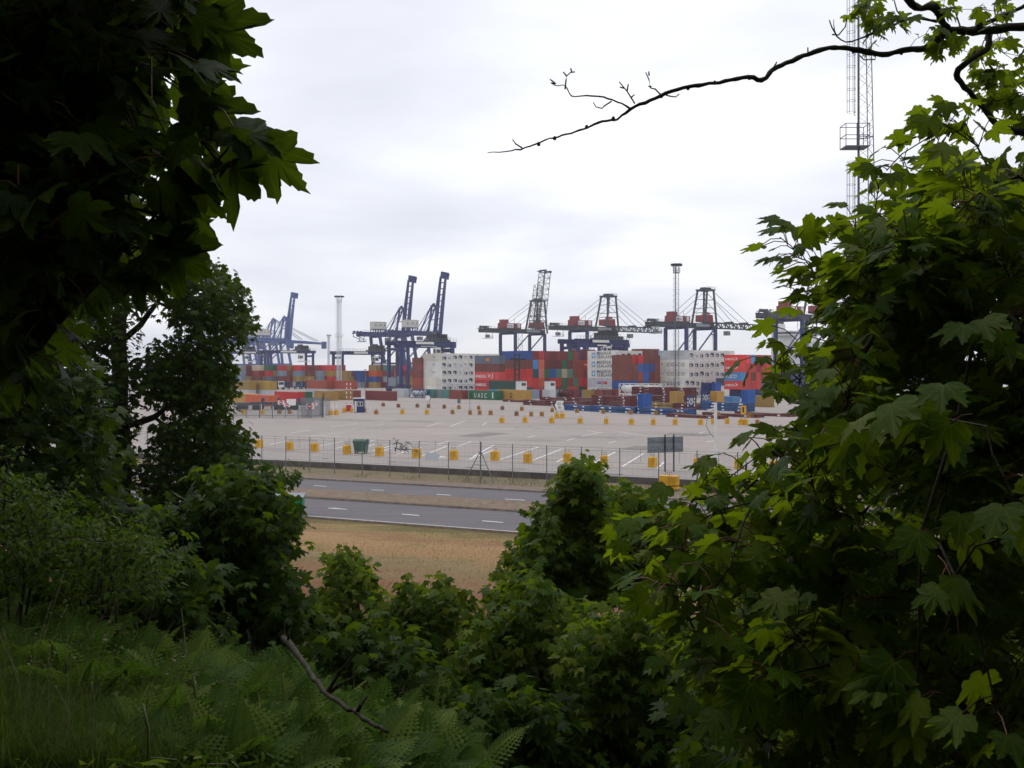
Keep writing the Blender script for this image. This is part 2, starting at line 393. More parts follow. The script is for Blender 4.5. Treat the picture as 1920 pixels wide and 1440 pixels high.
def grid_axis(segs):
    out = []
    for a, b, st in segs: out += list(np.arange(a, b, st))
    return np.array(out+[segs[-1][1]], float)
gx = grid_axis([(-220, -40, 12), (-40, -14, 1.5), (-14, 14, .5), (14, 40, 1.5), (40, 220, 12)])
gy = grid_axis([(-60, -6, 4), (-6, 0, 1), (0, 24, .5), (24, 60, .9), (60, 92, 2), (92, 200, 9)])
GX, GY = np.meshgrid(gx, gy); GZ = ground_z(GX, GY)
GZ = GZ - .05*((GX*RN[0]+GY*RN[1]) > 50)        # a step under the road slabs
nx, ny = len(gx), len(gy)
idx = np.arange(nx*ny).reshape(ny, nx)
q = np.stack([idx[:-1, :-1], idx[:-1, 1:], idx[1:, 1:], idx[1:, :-1]], -1).reshape(-1, 4)
T = np.concatenate([q[:, [0, 1, 2]], q[:, [0, 2, 3]]])
terr = link('terrain', tri_mesh('terrain', np.stack([GX, GY, GZ], -1).reshape(-1, 3), T), None, M['terrain'])
terr.data.polygons.foreach_set('use_smooth', [True]*len(T)); tag(terr, kind='structure')

def strip(name, d0, d1, z, m, a0=-260, a1=260, thick=None, parent=None, kind='structure'):
    b = MB()
    c = [RU*a0+RN*d0, RU*a1+RN*d0, RU*a1+RN*d1, RU*a0+RN*d1]
    if thick: b.hexa([(p[0], p[1], z-thick) for p in c], [(p[0], p[1], z) for p in c])
    else: b.add([(p[0], p[1], z) for p in c], [(0, 1, 2, 3)])
    o = b.build(name, m, parent)
    if kind and parent is None: tag(o, kind=kind)
    return o
# far ground sheet to the horizon on the land side
b = MB()
QO = np.array((118.0, 505.0))                     # a point on the quay edge
qd = AC[:2]
def qpt(t_, off): p_ = QO+qd*t_+RC[:2]*off; return (p_[0], p_[1], -.62)
b.add([qpt(-2400, 0), qpt(3200, 0), qpt(3200, -3600), qpt(-2400, -3600)], [(0, 1, 2, 3)])
tag(b.build('ground', M['yard']), kind='structure')
b = MB(); b.add([(*qpt(-2400, 0)[:2], -5), (*qpt(-2400, 4200)[:2], -5), (*qpt(3200, 4200)[:2], -5), (*qpt(3200, 0)[:2], -5)], [(0, 1, 2, 3)])
tag(b.build('water', M['water']), kind='structure')

near_road = strip('near_road', 52.7, 60.0, ROADZ, M['asphalt'], thick=.3)
far_road = strip('far_road', 64.2, 70.2, ROADZ, M['asphalt'], thick=.3)
strip('median_strip', 60.14, 64.06, ROADZ+.14, M['median'], thick=.4)
for d0, d1, zz_ in ((60.0, 60.14, .12), (64.06, 64.2, .12), (52.56, 52.7, .03), (70.2, 70.36, .13)):
    strip('kerb', d0, d1, ROADZ+zz_, M['kerb'], thick=.35)
strip('footpath', 70.36, 72.6, ROADZ+.09, M['path'], thick=.3)
# yard slab with its low edge wall
yb = MB(); e0 = 79.8
c = [RU*-900+RN*e0, RU*500+RN*e0]
far1 = np.array(qpt(-853, 0)); far2 = np.array(qpt(2600, 0))
pts = [c[0][:2], c[1][:2], far1[:2], far2[:2], np.array((-2200., 700.))]
yb.add([(p[0], p[1], 0) for p in pts], [tuple(range(len(pts)))])
yard = yb.build('yard', M['yard']); tag(yard, kind='structure')
lw = MB()
for k in range(-14, 15):
    a0 = k*9.0
    p = [RU*a0+RN*(e0-.22), RU*(a0+8.985)+RN*(e0-.22), RU*(a0+8.985)+RN*(e0-.004), RU*a0+RN*(e0-.004)]
    lw = MB().hexa([(x[0], x[1], -.5) for x in p], [(x[0], x[1], .035+.01*math.sin(k*1.7)) for x in p])
    if k == -14: low_wall = empty('low_wall', RN*e0, 0, 'long low dark concrete wall along the yard edge behind the wire fence', 'wall')
    o = lw.build('wall_panel', M['wall_dark'], low_wall); o.location = -Vector(RN*e0)

def quadline(a, bb, w, z, m, name, parent):
    a = np.array(a[:2], float); bb = np.array(bb[:2], float); t_ = bb-a; t_ /= np.linalg.norm(t_); n_ = np.array((-t_[1], t_[0]))*w/2
    mb_ = MB().add([(*(a-n_), z), (*(bb-n_), z), (*(bb+n_), z), (*(a+n_), z)], [(0, 1, 2, 3)])
    return mb_.build(name, m, parent)
# lane dashes from the photograph
for (x0, y0, x1, y1) in [(624, 952.5, 651, 955), (753.5, 964, 786, 966.5), (904, 976.5, 943, 979.5)]:
    quadline(gp(x0, y0, ROADZ), gp(x1, y1, ROADZ), .16, ROADZ+.004, M['paint'], 'lane_dash', near_road)
p0 = gp(904, 976.5, ROADZ); dstep = gp(904, 976.5, ROADZ)-gp(753.5, 964, ROADZ); dl = gp(943, 979.5, ROADZ)-p0
for k in (-6, -5, -4, -3, -2, 1, 2, 3, 4, 5): quadline(p0+dstep*k if k > 0 else gp(753.5, 964, ROADZ)+dstep*(k+1), (p0+dstep*k if k > 0 else gp(753.5, 964, ROADZ)+dstep*(k+1))+dl, .16, ROADZ+.004, M['paint'], 'lane_dash', near_road)
for (x0, y0, x1, y1) in [(588, 910.5, 612, 911.8), (696, 918.3, 720, 919.3), (818.5, 926.6, 845, 928.6), (947, 935.5, 984, 938), (1247, 955, 1275, 957)]:
    quadline(gp(x0, y0, ROADZ), gp(x1, y1, ROADZ), .15, ROADZ+.004, M['paint'], 'lane_dash', far_road)
el = strip('edge_line', 52.86, 52.94, ROADZ+.004, M['paint'], parent=near_road)
# parking bay lines
def bay(x0, y0, x1, y1, w=.16, m='paint'): quadline(gp(x0, y0), gp(x1, y1), w, .004, M[m], 'bay_line', yard)
for l in [(936, 862, 1010, 838), (999.7, 862.5, 1055.5, 841), (1113, 868, 1154, 847.5), (1167, 874.5, 1206.5, 850.5), (880, 861, 928, 842.5), (1232, 878, 1246, 866),
          (744, 851.5, 790, 839), (792, 854, 838, 836.5), (886, 857, 925, 834.8), (628, 841, 645, 837.5), (600, 836, 646, 827), (715, 846, 735, 840), (1044, 866, 1056, 860), (680, 839.5, 702, 833),
          (693, 827.5, 704, 825), (820, 833, 842, 827), (858, 836.5, 883, 828.5), (700, 845, 740, 834)]:
    bay(*l)
for l in [(690, 825, 785, 827), (788, 831, 850, 836.5), (850, 836.5, 925, 832.5)]: bay(*l, .14)
_r = random.Random(8)
for l in [(582, 817, 645, 810.5), (583, 816.5, 640, 818), (722, 807.5, 810, 804.5), (810, 814.5, 850, 811), (872, 804.5, 960, 806), (905, 801.5, 965, 803.5), (872, 814, 915, 813.5), (988, 820.5, 1003, 817),
          (1063, 826, 1078, 821.5), (1141, 831, 1155, 827), (1228, 836, 1240, 831), (1160, 809.5, 1213, 817), (1158, 815, 1195, 812.5), (1100, 807, 1130, 812), (1310, 813, 1322, 809), (1325, 829, 1340, 826),
          (1408, 861, 1460, 856), (1424, 846, 1428, 842), (545, 812, 580, 806), (620, 800, 672, 794), (660, 803, 720, 796), (800, 799.5, 830, 791), (845, 799, 872, 789), (905, 797, 912, 792), (1020, 808, 1060, 808.5),
          (505, 834, 540, 826), (1000, 800, 1040, 802), (1090, 818, 1120, 812)]:
    bay(*l, .17, 'paint_worn')

# repair patches, drains and thin dark lines drawn from block to block along the rows
M['patch'] = pmat('yard_repair_patch', lin(146, 138, 133), .9, .25, .6); M['patch_dark'] = pmat('yard_bitumen_patch', lin(130, 123, 119), .9, .3, .8); M['yard_dark'] = pmat('dark_yard_mark', lin(92, 84, 78), .9, .3, 2)
for i, (x, y, w, d) in enumerate([(560, 826, 3.5, 5), (905, 815, 4, 9), (1010, 826, 5, 4), (1120, 820, 9, 5), (1200, 840, 3, 6), (780, 790, 9, 6), (650, 788, 12, 6), (1290, 815, 6, 5), (960, 880, 2.4, 3), (760, 868, 3, 2), (1130, 890, 3, 2.4)]):
    p = gp(x, y)[:2]; c = [p+RU[:2]*a+RN[:2]*b_ for a, b_ in ((-w/2, -d/2), (w/2, -d/2), (w/2, d/2), (-w/2, d/2))]
    MB().add([(*q_, .0018) for q_ in c], [(0, 1, 2, 3)]).build('repair_patch', M['patch_dark'] if i % 3 == 1 else M['patch'], yard)
for i, (x, y) in enumerate([(610, 860), (735, 866), (880, 876), (1045, 885), (1190, 895), (690, 800), (1010, 803)]):
    p = gp(x, y); MB().cb((p[0], p[1], .005), (.7, .5, .006)).build('drain_cover', M['yard_dark'], yard)
for seq in ([(490, 843), (543, 846.5), (590, 849), (650, 853), (712, 857), (781, 860.5), (851, 864), (928, 866.5), (990, 870), (1064, 873), (1132, 876), (1223, 881), (1308, 885)], [(860, 792.5), (941, 794), (1034, 795), (1136, 797), (1225, 798), (1314, 799), (1420, 800)], [(676, 776.5), (754, 777.5), (848, 778.5), (920, 779.5), (1000, 781.5), (1080, 784)], [(840, 768), (897, 768.8), (978, 770.5), (1030, 772)], [(430, 784), (583, 785), (640, 781)]):
    for (x0, y0), (x1, y1) in zip(seq[:-1], seq[1:]): quadline(gp(x0, y0), gp(x1, y1), .22 if y0 > 800 else .4, .0028, M['yard_dark'], 'dark_line', yard)

# ------------------------------------------------------------------ boundary fence
fdir = RU; FD = 75.2
fo = RN*FD
fence = empty('wire_fence', (fo[0], fo[1], ROADZ-.05), -A25, 'tall grey post and wire fence running beside the far carriageway', 'fence')
def along(px):   # parameter along the fence for a photo column
    k = (px-960)/F
    # (RU*a + RN*FD): x = k*y
    return (k*RN[1]*FD-RN[0]*FD)/(RU[0]-k*RU[1])
post_px = [491, 536, 581, 627, 679, 731, 786, 841, 961, 1025, 1090, 1162, 1235, 1307, 1383, 1462]
pb = MB().tube([(0, 0, 0), (0, 0, 3.22)], .042, 6); pme = pb.mesh('fence_post'); pme.materials.append(M['post'])
post_a = [along(x) for x in post_px]
stp = np.mean(np.diff(post_a[:8]))
post_a = [post_a[0]-stp*k for k in range(8, 0, -1)]+post_a+[post_a[-1]+stp*k for k in range(1, 6)]
for a in post_a: link('post', pme, fence, loc=(a, 0, 0))
a901 = along(901)
sb = MB().tube([(0, 0, 0), (0, 0, 3.35)], .06, 7); link('straining_post', sb.mesh('straining_post'), fence, M['post'], loc=(a901, 0, 0))
for sgn in (-1, 1): MB().tube([(a901, 0, 2.6), (a901+sgn*1.35, -.25, 0)], .04, 6).build('strut', M['post'], fence)
MB().tube([(a901-.62, -.11, 1.4), (a901+.62, -.11, 1.4)], .025, 5).build('cross_rail', M['post'], fence)
for z in (.15, 1.1, 2.05, 2.95, 3.15):
    MB().tube([(a, .05, z+(.01 if i % 2 else 0)) for i, a in enumerate(np.linspace(post_a[0], post_a[-1], 50))], .009, 4).build('line_wire', M['post'], fence)
nm = MB()
for a in np.arange(post_a[7], post_a[-1], .42): nm.tube([(a, .05, .15), (a, .05, 2.95)], .0035, 3, False)
tag(nm.build('netting', M['post'], fence), kind='stuff')
for i in range(7, len(post_a)-1):
    MB().tube([((post_a[i]+post_a[i+1])/2+.1, .06, 2.2), ((post_a[i]+post_a[i+1])/2+.1, .06, 3.25)], .014, 4).build('stay', M['post'], fence)
# white notice on the fence
ap = along(811)
nt = MB().box(-.62, .62, -.012, .012, 0, .66).build('fence_notice', pmat('faded_notice', lin(206, 212, 220), .5, .1, 1.5), None, loc=tuple(RU*ap+RN*(FD-.08)+np.array((0, 0, 1.15))), rz=-A25)
tag(nt, 'faded white rectangular notice hung on the wire fence', 'sign')
# dead creeper on the top wires
cb_ = MB(); rr = random.Random(3); ac = along(752)
def twig(p, d, L, r, dep):
    p = np.array(p, float); d = np.array(d, float); pts = [p]; n_ = 4
    for i in range(n_):
        d = d+np.array((rr.uniform(-.5, .5), rr.uniform(-.2, .2), rr.uniform(-.5, .4))); d /= np.linalg.norm(d); pts.append(pts[-1]+d*L/n_)
    cb_.tube(pts, [r*(1-.15*i) for i in range(n_+1)], 4)
    if dep:
        for k in range(3): twig(pts[rr.randint(1, n_)], d+np.array((rr.uniform(-1, 1), 0, rr.uniform(-.8, .8))), L*.6, r*.65, dep-1)
twig((-.7, 0, 2.0), (.35, 0, .9), 1.0, .08, 2)
twig((-.4, 0, 2.9), (1, 0, .02), 1.5, .05, 2); twig((-.5, 0, 2.3), (1, 0, .1), 1.1, .06, 2); twig((0, 0, 2.9), (.2, 0, -1), 1.0, .05, 1); twig((.6, 0, 3.0), (1, 0, 0), 1.6, .04, 1); twig((-.4, 0, 2.9), (-1, 0, 0), .6, .04, 1)
o = cb_.build('dead_creeper', M['dark'], None, loc=tuple(RU*ac+RN*FD+np.array((0, 0, ROADZ+.55))), rz=-A25); o.scale = (.82, .82, .82); tag(o, 'tangle of dead dark creeper hanging on the top fence wires', 'plant')
# ------------------------------------------------------------------ shipping containers
CROT = math.atan2(AC[1], AC[0])
def container_mesh(L, H, reefer=False):
    b = MB(); W = 2.44; c = .045
    n = 22 if L > 9 else 11
    for sy in (-1, 1):                                   # corrugated long sides
        y0 = sy*(W/2-.02); xs = np.linspace(-L/2+.16, L/2-.16, n*4+1); V = []; Fc = []
        for i, x in enumerate(xs):
            y = y0-(sy*c if i % 4 in (2, 3) else 0)*(0.25 if reefer else 1)
            V += [(x, y, .16), (x, y, H-.12)]
        for i in range(len(xs)-1):
            k = 2*i; Fc.append((k, k+2, k+3, k+1) if sy < 0 else (k, k+1, k+3, k+2))
        b.add(V, Fc)
    b.box(-L/2+.05, -L/2+.09, -W/2+.14, W/2-.14, .16, H-.12); b.box(L/2-.09, L/2-.05, -W/2+.14, W/2-.14, .16, H-.12)
    b.box(-L/2+.1, L/2-.1, -W/2+.05, W/2-.05, H-.09, H-.03); b.box(-L/2+.1, L/2-.1, -W/2+.05, W/2-.05, .1, .14)
    for sx_ in (-1, 1):
        for sy in (-1, 1): b.cb((sx_*(L/2-.08), sy*(W/2-.08), H/2), (.16, .16, H-.004))
        b.cb((sx_*(L/2-.075), 0, H-.065), (.13, W-.33, .12)); b.cb((sx_*(L/2-.075), 0, .08), (.13, W-.33, .15))
    for sy in (-1, 1):
        b.cb((0, sy*(W/2-.055), H-.06), (L-.33, .1, .11)); b.cb((0, sy*(W/2-.055), .085), (L-.33, .1, .15))
    me = b.mesh('container_%d_%d%s' % (L, H*10, '_reefer' if reefer else '')); me.materials.append(M['container']); return me
CM = {}
def cmesh(L, H, r=False):
    k = (L, H, r)
    if k not in CM: CM[k] = container_mesh(L, H, r)
    return CM[k]
def door_mesh(H):
    b = MB(); b.box(-.035, 0, -1.04, -.01, .2, H-.16); b.box(-.035, 0, .01, 1.04, .2, H-.16)
    for y in (-.78, -.28, .28, .78): b.tube([(-.06, y, .2), (-.06, y, H-.16)], .025, 4)
    for z in (.7, 1.4, 2.0): b.box(-.045, -.035, -1.03, 1.03, z, z+.05)
    me = b.mesh('container_door'); me.materials.append(M['container']); return me
DM = {2.59: door_mesh(2.59), 2.9: door_mesh(2.9)}
def reefer_mesh():
    b = MB(); b.box(-.06, 0, -1.0, 1.0, .2, .62); b.box(-.02, 0, -1.0, 1.0, .66, 2.5)
    b.box(-.11, -.06, -.92, .92, .26, .4)
    me = b.mesh('refrigeration_unit'); me.materials.append(pmat('reefer_unit_white', (.66, .66, .66), .5, .15, 1)); return me
RM_ = reefer_mesh()
b = MB().add([(x_, y_, z_) for x_ in (0, -.05) for y_, z_ in ((-.84, 1.05), (-.6, .8), (.6, .8), (.84, 1.05), (.84, 1.7), (.6, 1.98), (-.6, 1.98), (-.84, 1.7))], [tuple(range(8)), tuple(range(15, 7, -1))]+[(i, 8+i, 8+(i+1) % 8, (i+1) % 8) for i in range(8)]); RG = b.mesh('reefer_intake'); RG.materials.append(pmat('dark_navy_grille', lin(22, 24, 44), .5, .2, 3))
b = MB().lathe((0, 0, 0), [(.34, -.06), (.34, 0), (.2, 0)], 12, 'x'); RV = MB().box(-.03, 0, -.22, .22, -.06, .1).mesh('vent_slot'); RV.materials.append(M['dark']); rfr = random.Random(4)
RF = b.mesh('reefer_fan'); RF.materials.append(M['mast_pale'])
CC = {n: lin(*c) for n, c in {
 'white': (232, 230, 222), 'cream': (224, 218, 202), 'pale grey': (196, 200, 206), 'grey': (150, 152, 158), 'slate grey': (98, 108, 122), 'blue grey': (128, 146, 168), 'steel blue': (96, 108, 138),
 'maroon': (122, 44, 46), 'dark red': (150, 44, 44), 'red': (200, 46, 44), 'bright red': (222, 50, 42), 'rust red': (164, 74, 54), 'brown': (126, 66, 54), 'red brown': (146, 66, 56), 'orange': (214, 96, 46),
 'pink': (202, 110, 98), 'blue': (46, 82, 156), 'bright blue': (44, 98, 178), 'sky blue': (76, 138, 196), 'navy': (34, 50, 104), 'dark teal': (30, 82, 92), 'teal': (84, 140, 134), 'green': (36, 106, 72), 'sea green': (84, 134, 110),
 'dark green': (34, 80, 66), 'olive': (168, 136, 62), 'mustard': (190, 146, 62), 'beige': (200, 184, 156)}.items()}
crnd = random.Random(77)
def jit(c): 
    k = crnd.uniform(.80, 1.14) if min(c) < .4 else crnd.uniform(.94, 1.06); gy_ = sum(c)/3; f_ = crnd.uniform(.0, .16); return tuple((x_*(1-f_)+gy_*f_)*k for x_ in c)+(1,)
SIDE_ROT = {}
def text(body, size, m, parent, loc, rot, sx_=1.0, spacing=1.0, shear=0.0, align='LEFT', ls=1.0):
    if parent is None: return None
    cu = bpy.data.curves.new('lettering', 'FONT'); cu.body = body; cu.size = size; cu.extrude = .006; cu.offset = .006*size; cu.space_character = spacing; cu.shear = shear; cu.align_x = align; cu.space_line = ls
    cu.resolution_u = 2; cu.materials.append(M[m])
    tmp = bpy.data.objects.new('lettering_source', cu); me = bpy.data.meshes.new_from_object(tmp); bpy.data.objects.remove(tmp); bpy.data.curves.remove(cu)
    if not me.materials: me.materials.append(M[m])
    o = bpy.data.objects.new('lettering', me); COL.objects.link(o); o.parent = parent; o.location = loc; o.rotation_euler = rot; o.scale = (sx_, 1, 1)
    return o
R_SIDE = (math.pi/2, 0, math.pi)          # lettering upright on the local +Y side
R_END = (math.pi/2, 0, -math.pi/2)        # on the local -X end
HIDDEN = set([2,16,23,25,26,27,28,30,33,34,57,65,67,69,70,72,73,74,81,82,83,84,85,110,111,112,113,114,115,116,117,118,119,120,121,122,123,124,131,132,190,191,192,193,194,202,203,210,211,218,219,226,227,235,236,237,238,255,279,280,281,284,287,290,291,292,294,296,298,299,300,307,309,312,315,318,320,322,324,326,327,328,330,332,335,336,338,340,341,342,343,345,346,348,349,353,354,361,364,367,377,379,381,383,384,385,386,387,393,395,397,406,408])
JOINED = []; NCON = [0]
def container(pos, L, H, colour, label, group, reefer=False, door=True, rz=None):
    NCON[0] += 1
    if NCON[0] in HIDDEN:                 # nothing of it shows: kept in the pile as one joined object
        JOINED.append((cmesh(L, H, reefer), np.array(pos, float), CROT if rz is None else rz, jit(CC[colour]))); return None
    o = link('shipping_container', cmesh(L, H, reefer)); o.location = (pos[0], pos[1], pos[2]); o.rotation_euler = (0, 0, CROT if rz is None else rz)
    o.color = jit(CC[colour]); tag(o, label, 'container', group); o['cid'] = NCON[0]
    if reefer:
        u = link('refrigeration_unit', RM_, o, loc=(-L/2+.05, 0, 0))
        dy, dz, kd = rfr.uniform(-.12, .12), rfr.uniform(-.14, .12), rfr.random()
        if kd < .86:
            gq = link('intake_grille', RG, u, loc=(-.022, dy, dz)); gq.scale = (1, rfr.uniform(.85, 1.05), rfr.uniform(.82, 1.08)); link('fan', RF, u, loc=(-.075, .34+dy, 1.16+dz))
        else:
            for q_ in range(4): link('vent_slot', RV, u, loc=(-.022, rfr.uniform(-.5, .5), rfr.uniform(.9, 2.0)))
    elif door:
        d = link('door', DM[H], o, loc=(-L/2+.05, 0, 0)); d.color = o.color
    return o
def block(px, D, rows, L, H, phrase, group, reefer=False, hide_first=False, pitch=2.57, z0=0.0, ncol0=0):
    """rows: bottom tier first; each a list of colour names by column (0 shows its long side). px, D: near bottom corner of column 0."""
    base = np.array(((px-960)/F*D, D, 0)); out = {}
    for t_, row in enumerate(rows):
        for c_, col in enumerate(row):
            if not col: continue
            l_ = L; dx = 0.0
            if isinstance(col, tuple): col, l_, dx = col
            p = base+AC*(l_/2+dx)+RC*(1.22+c_*pitch)+np.array((0, 0, z0+t_*H))
            kind = 'refrigerated container' if reefer else 'container'
            tier = 'ground tier' if t_ == 0 and z0 == 0 else ORD[t_]+' tier up'
            pos_ = 'side facing out' if c_ == 0 else ORD[c_]+' end from left'
            out[(t_, c_)] = container(p, l_, H, col, f'{col} {kind}, {tier}, {pos_}, in {phrase}', group, reefer)
    return out

# red stack beside the right maple
g = 'containers in the red stack beside the maple'
B1 = block(1389, 300, [[None]+['navy']*5, ['bright red', 'bright red', 'bright red', 'bright red', 'slate grey', 'navy'], ['sky blue', 'bright red', 'brown', 'bright red', 'brown', 'bright red'],
                ['bright red', 'bright red', 'bright red', 'dark red', 'red', 'bright red'], ['bright red', 'bright red', 'sky blue', 'red', 'brown', 'red brown']], 6.06, 2.59, 'red stack near maple', g)
for k in ((1, 0), (3, 0), (4, 0)):
    if k in B1: 
        text('HAMBURG', .95, 'white_print', B1[k], (2.6, 1.25, .95), R_SIDE, .75); text('>', 1.9, 'white_print', B1[k], (-1.0, 1.25, .75), R_SIDE, .9)
text('FESCO', 1.5, 'white_print', B1[(2, 0)], (2.5, 1.25, .8), R_SIDE, .9, shear=.3)
# white stack behind lattice mast
g = 'white refrigerated containers behind the lattice mast'
ph = 'stack behind lattice mast'
B2 = block(1291.5, 311, [['white']+['pale grey']*4, [None]*8, ['white']*7, ['white']*7, ['pale grey']+['white']*8], 12.19, 2.9, ph, g, True)
B2b = block(1283.5, 309, [['white']*6], 12.19, 2.9, 'offset '+ph, g, True, z0=2.9)
for o in (B2[(2, 0)], B2[(3, 0)], B2b[(0, 0)]):
    text('COSCO', 1.6, 'navy_print', o, (2.6, 1.25, .85), R_SIDE, 1.05, 1.35); text('c', 1.3, 'navy_print', o, (4.9, 1.25, 1.25), R_SIDE, 1.3)
tb = MB().add([(6.0, 1.25, 1.6), (6.0, 1.25, 2.75), (3.6, 1.25, 2.75), (4.6, 1.25, 2.5), (5.4, 1.25, 2.1)], [(4, 3, 2, 1, 0)]).build('blue_swoosh', M['pale_blue_print'], B2[(4, 0)])
# white stack with star squares
g = 'white containers in the stack with light-blue squares'
ph = 'stack with light-blue star squares'
B3 = block(1153.5, 318, [['white', 'white'], ['pale grey', 'white'], ['white', 'white', 'white'], ['white', 'white', 'white', 'white'], ['white', 'cream', 'cream', 'cream', 'cream']], 12.19, 2.9, ph, g, True)
for t_ in (0, 2, 3, 4):
    o = B3[(t_, 0)]
    text('MAERSK\nSEALAND', 1.4, 'grey_print', o, (1.9, 1.25, 1.62), R_SIDE, 1.2, 1.05, ls=.82)
    sq = MB().box(2.6, 4.2, 1.235, 1.248, .55, 2.35).build('star_square', M['pale_blue_print'], o)
    st = []
    for k in range(14):
        th = math.pi/2+k*math.pi/7; r_ = .62 if k % 2 == 0 else .3; st.append((3.4+r_*math.cos(th)*.9, 1.252, 1.45+r_*math.sin(th)))
    MB().add(st, [tuple(range(13, -1, -1))]).build('star', M['white_print'], sq)
o = B3[(1, 0)]
MB().box(.2, 1.8, 1.235, 1.248, 1.0, 1.8).build('blue_flash', M['blue_print'], o); MB().box(-2.6, .19, 1.235, 1.248, 1.0, 1.8).build('red_flash', M['red_print'], o); text('P&O Nedlloyd', .55, 'white_print', o, (1.7, 1.255, 1.2), R_SIDE, 1.0)
# brown and blue stack
g = 'brown and blue containers between the white stacks'
B4 = block(1175, 305, [['brown', 'brown', 'brown', 'brown', 'brown', 'brown'], ['blue', 'blue', 'brown', 'blue', 'brown', 'brown'], ['brown', 'brown', 'rust red', 'bright blue', 'brown', 'brown'], ['brown', 'brown', 'bright blue', 'blue', 'blue', 'brown'],
   ['brown', ('red', 6.06, .5), 'red', 'brown', 'brown', 'brown']], 6.06, 2.59, 'brown and blue stack', g)
block(1209, 345, [['brown', 'brown', 'maroon']]*6, 6.06, 2.59, 'row behind brown stack', g)
# mixed stack under the raised lattice boom
g = 'containers of the mixed stack under the raised lattice boom'
ph = 'mixed stack under lattice boom'
B6 = block(988, 322, [['dark green', 'red', 'rust red', 'dark red', 'dark red', 'dark red', 'green', 'red', 'orange', 'green'],
                ['bright red', 'red', 'orange', 'maroon', 'red', 'red', 'green', 'dark red', 'sea green', 'bright red'],
                ['bright red', 'dark teal', 'pink', 'green', 'bright blue', 'sea green', 'beige', 'sea green', 'red brown', 'rust red'],
                ['brown', 'sky blue', 'orange', 'maroon', 'maroon', 'maroon', 'green', 'maroon', 'red brown', 'rust red'],
                [('blue', 12.19, 0), 'dark red', 'red', 'maroon', 'maroon', 'maroon', 'maroon', 'green', 'dark red', None]], 12.19, 2.9, ph, g)
B6s = block(936, 316, [['red'], ['red'], ['bright red'], ['brown'], ['slate grey']], 12.19, 2.75 if False else 2.59, 'left flank stack', g)
text('HAMBURG', 1.3, 'white_print', B6s[(2, 0)], (5.8, 1.25, .75), R_SIDE, .9); text('>.I', 2.2, 'white_print', B6s[(2, 0)], (-.4, 1.25, .6), R_SIDE, 1.2)
text('HAMBURG', 1.4, 'white_print', B6s[(1, 0)], (5.6, 1.25, .6), R_SIDE, .8); MB().cb((-.5, 1.24, 1.3), (1.6, .02, .9)).build('orange_patch', pmat('orange_patch', lin(220, 130, 50), .6, .2, 2), B6s[(4, 0)])
B6g = block(966, 300, [['sky blue'], ['dark green']], 12.19, 2.59, 'pair before mixed stack', g)
B6r = block(1104, 337, [['dark red'], ['red'], ['red brown'], ['red']], 6.06, 2.9, 'red stack beside star squares', g)
text('RTW', 1.0, 'white_print', B6r[(3, 0)], (-.4, 1.25, 1.0), R_SIDE, 1.0)
B6f = block(1090, 380, [['maroon', 'maroon', 'red brown']], 6.06, 2.9, 'row behind star squares', g, z0=13.0)
for k in range(5): container(np.array(((1090-960)/F*380, 380, k*2.6))+AC*3.03+RC*3.8, 6.06, 2.59, 'maroon', f'maroon container, {ORD[k]} tier, carrying the row behind star squares', g)
# left white refrigerated stack
g = 'white refrigerated containers in the left white stack'
ph = 'left white stack'
B7 = block(828, 378, [['white']+['pale grey']*7, ['white']*8, ['white']*8, ['white']*8, ['cream']+['white']*10], 12.19, 2.9, ph, g, True)
for t_ in range(1, 5): text('P&O', .9, 'pale_blue_print', B7[(t_, 0)], (-.3, 1.25, 1.3), R_SIDE, 1.2)
B7s = block(817, 366, [['white'], ['cream']], 6.06, 2.59, 'low white pair left of white stack', g, False)
block(790, 386, [['rust red'], ['rust red'], ['red brown'], ['red brown'], ['brown']], 6.06, 2.59, 'rust stack left of white stack', 'rust red containers left of the white stack')
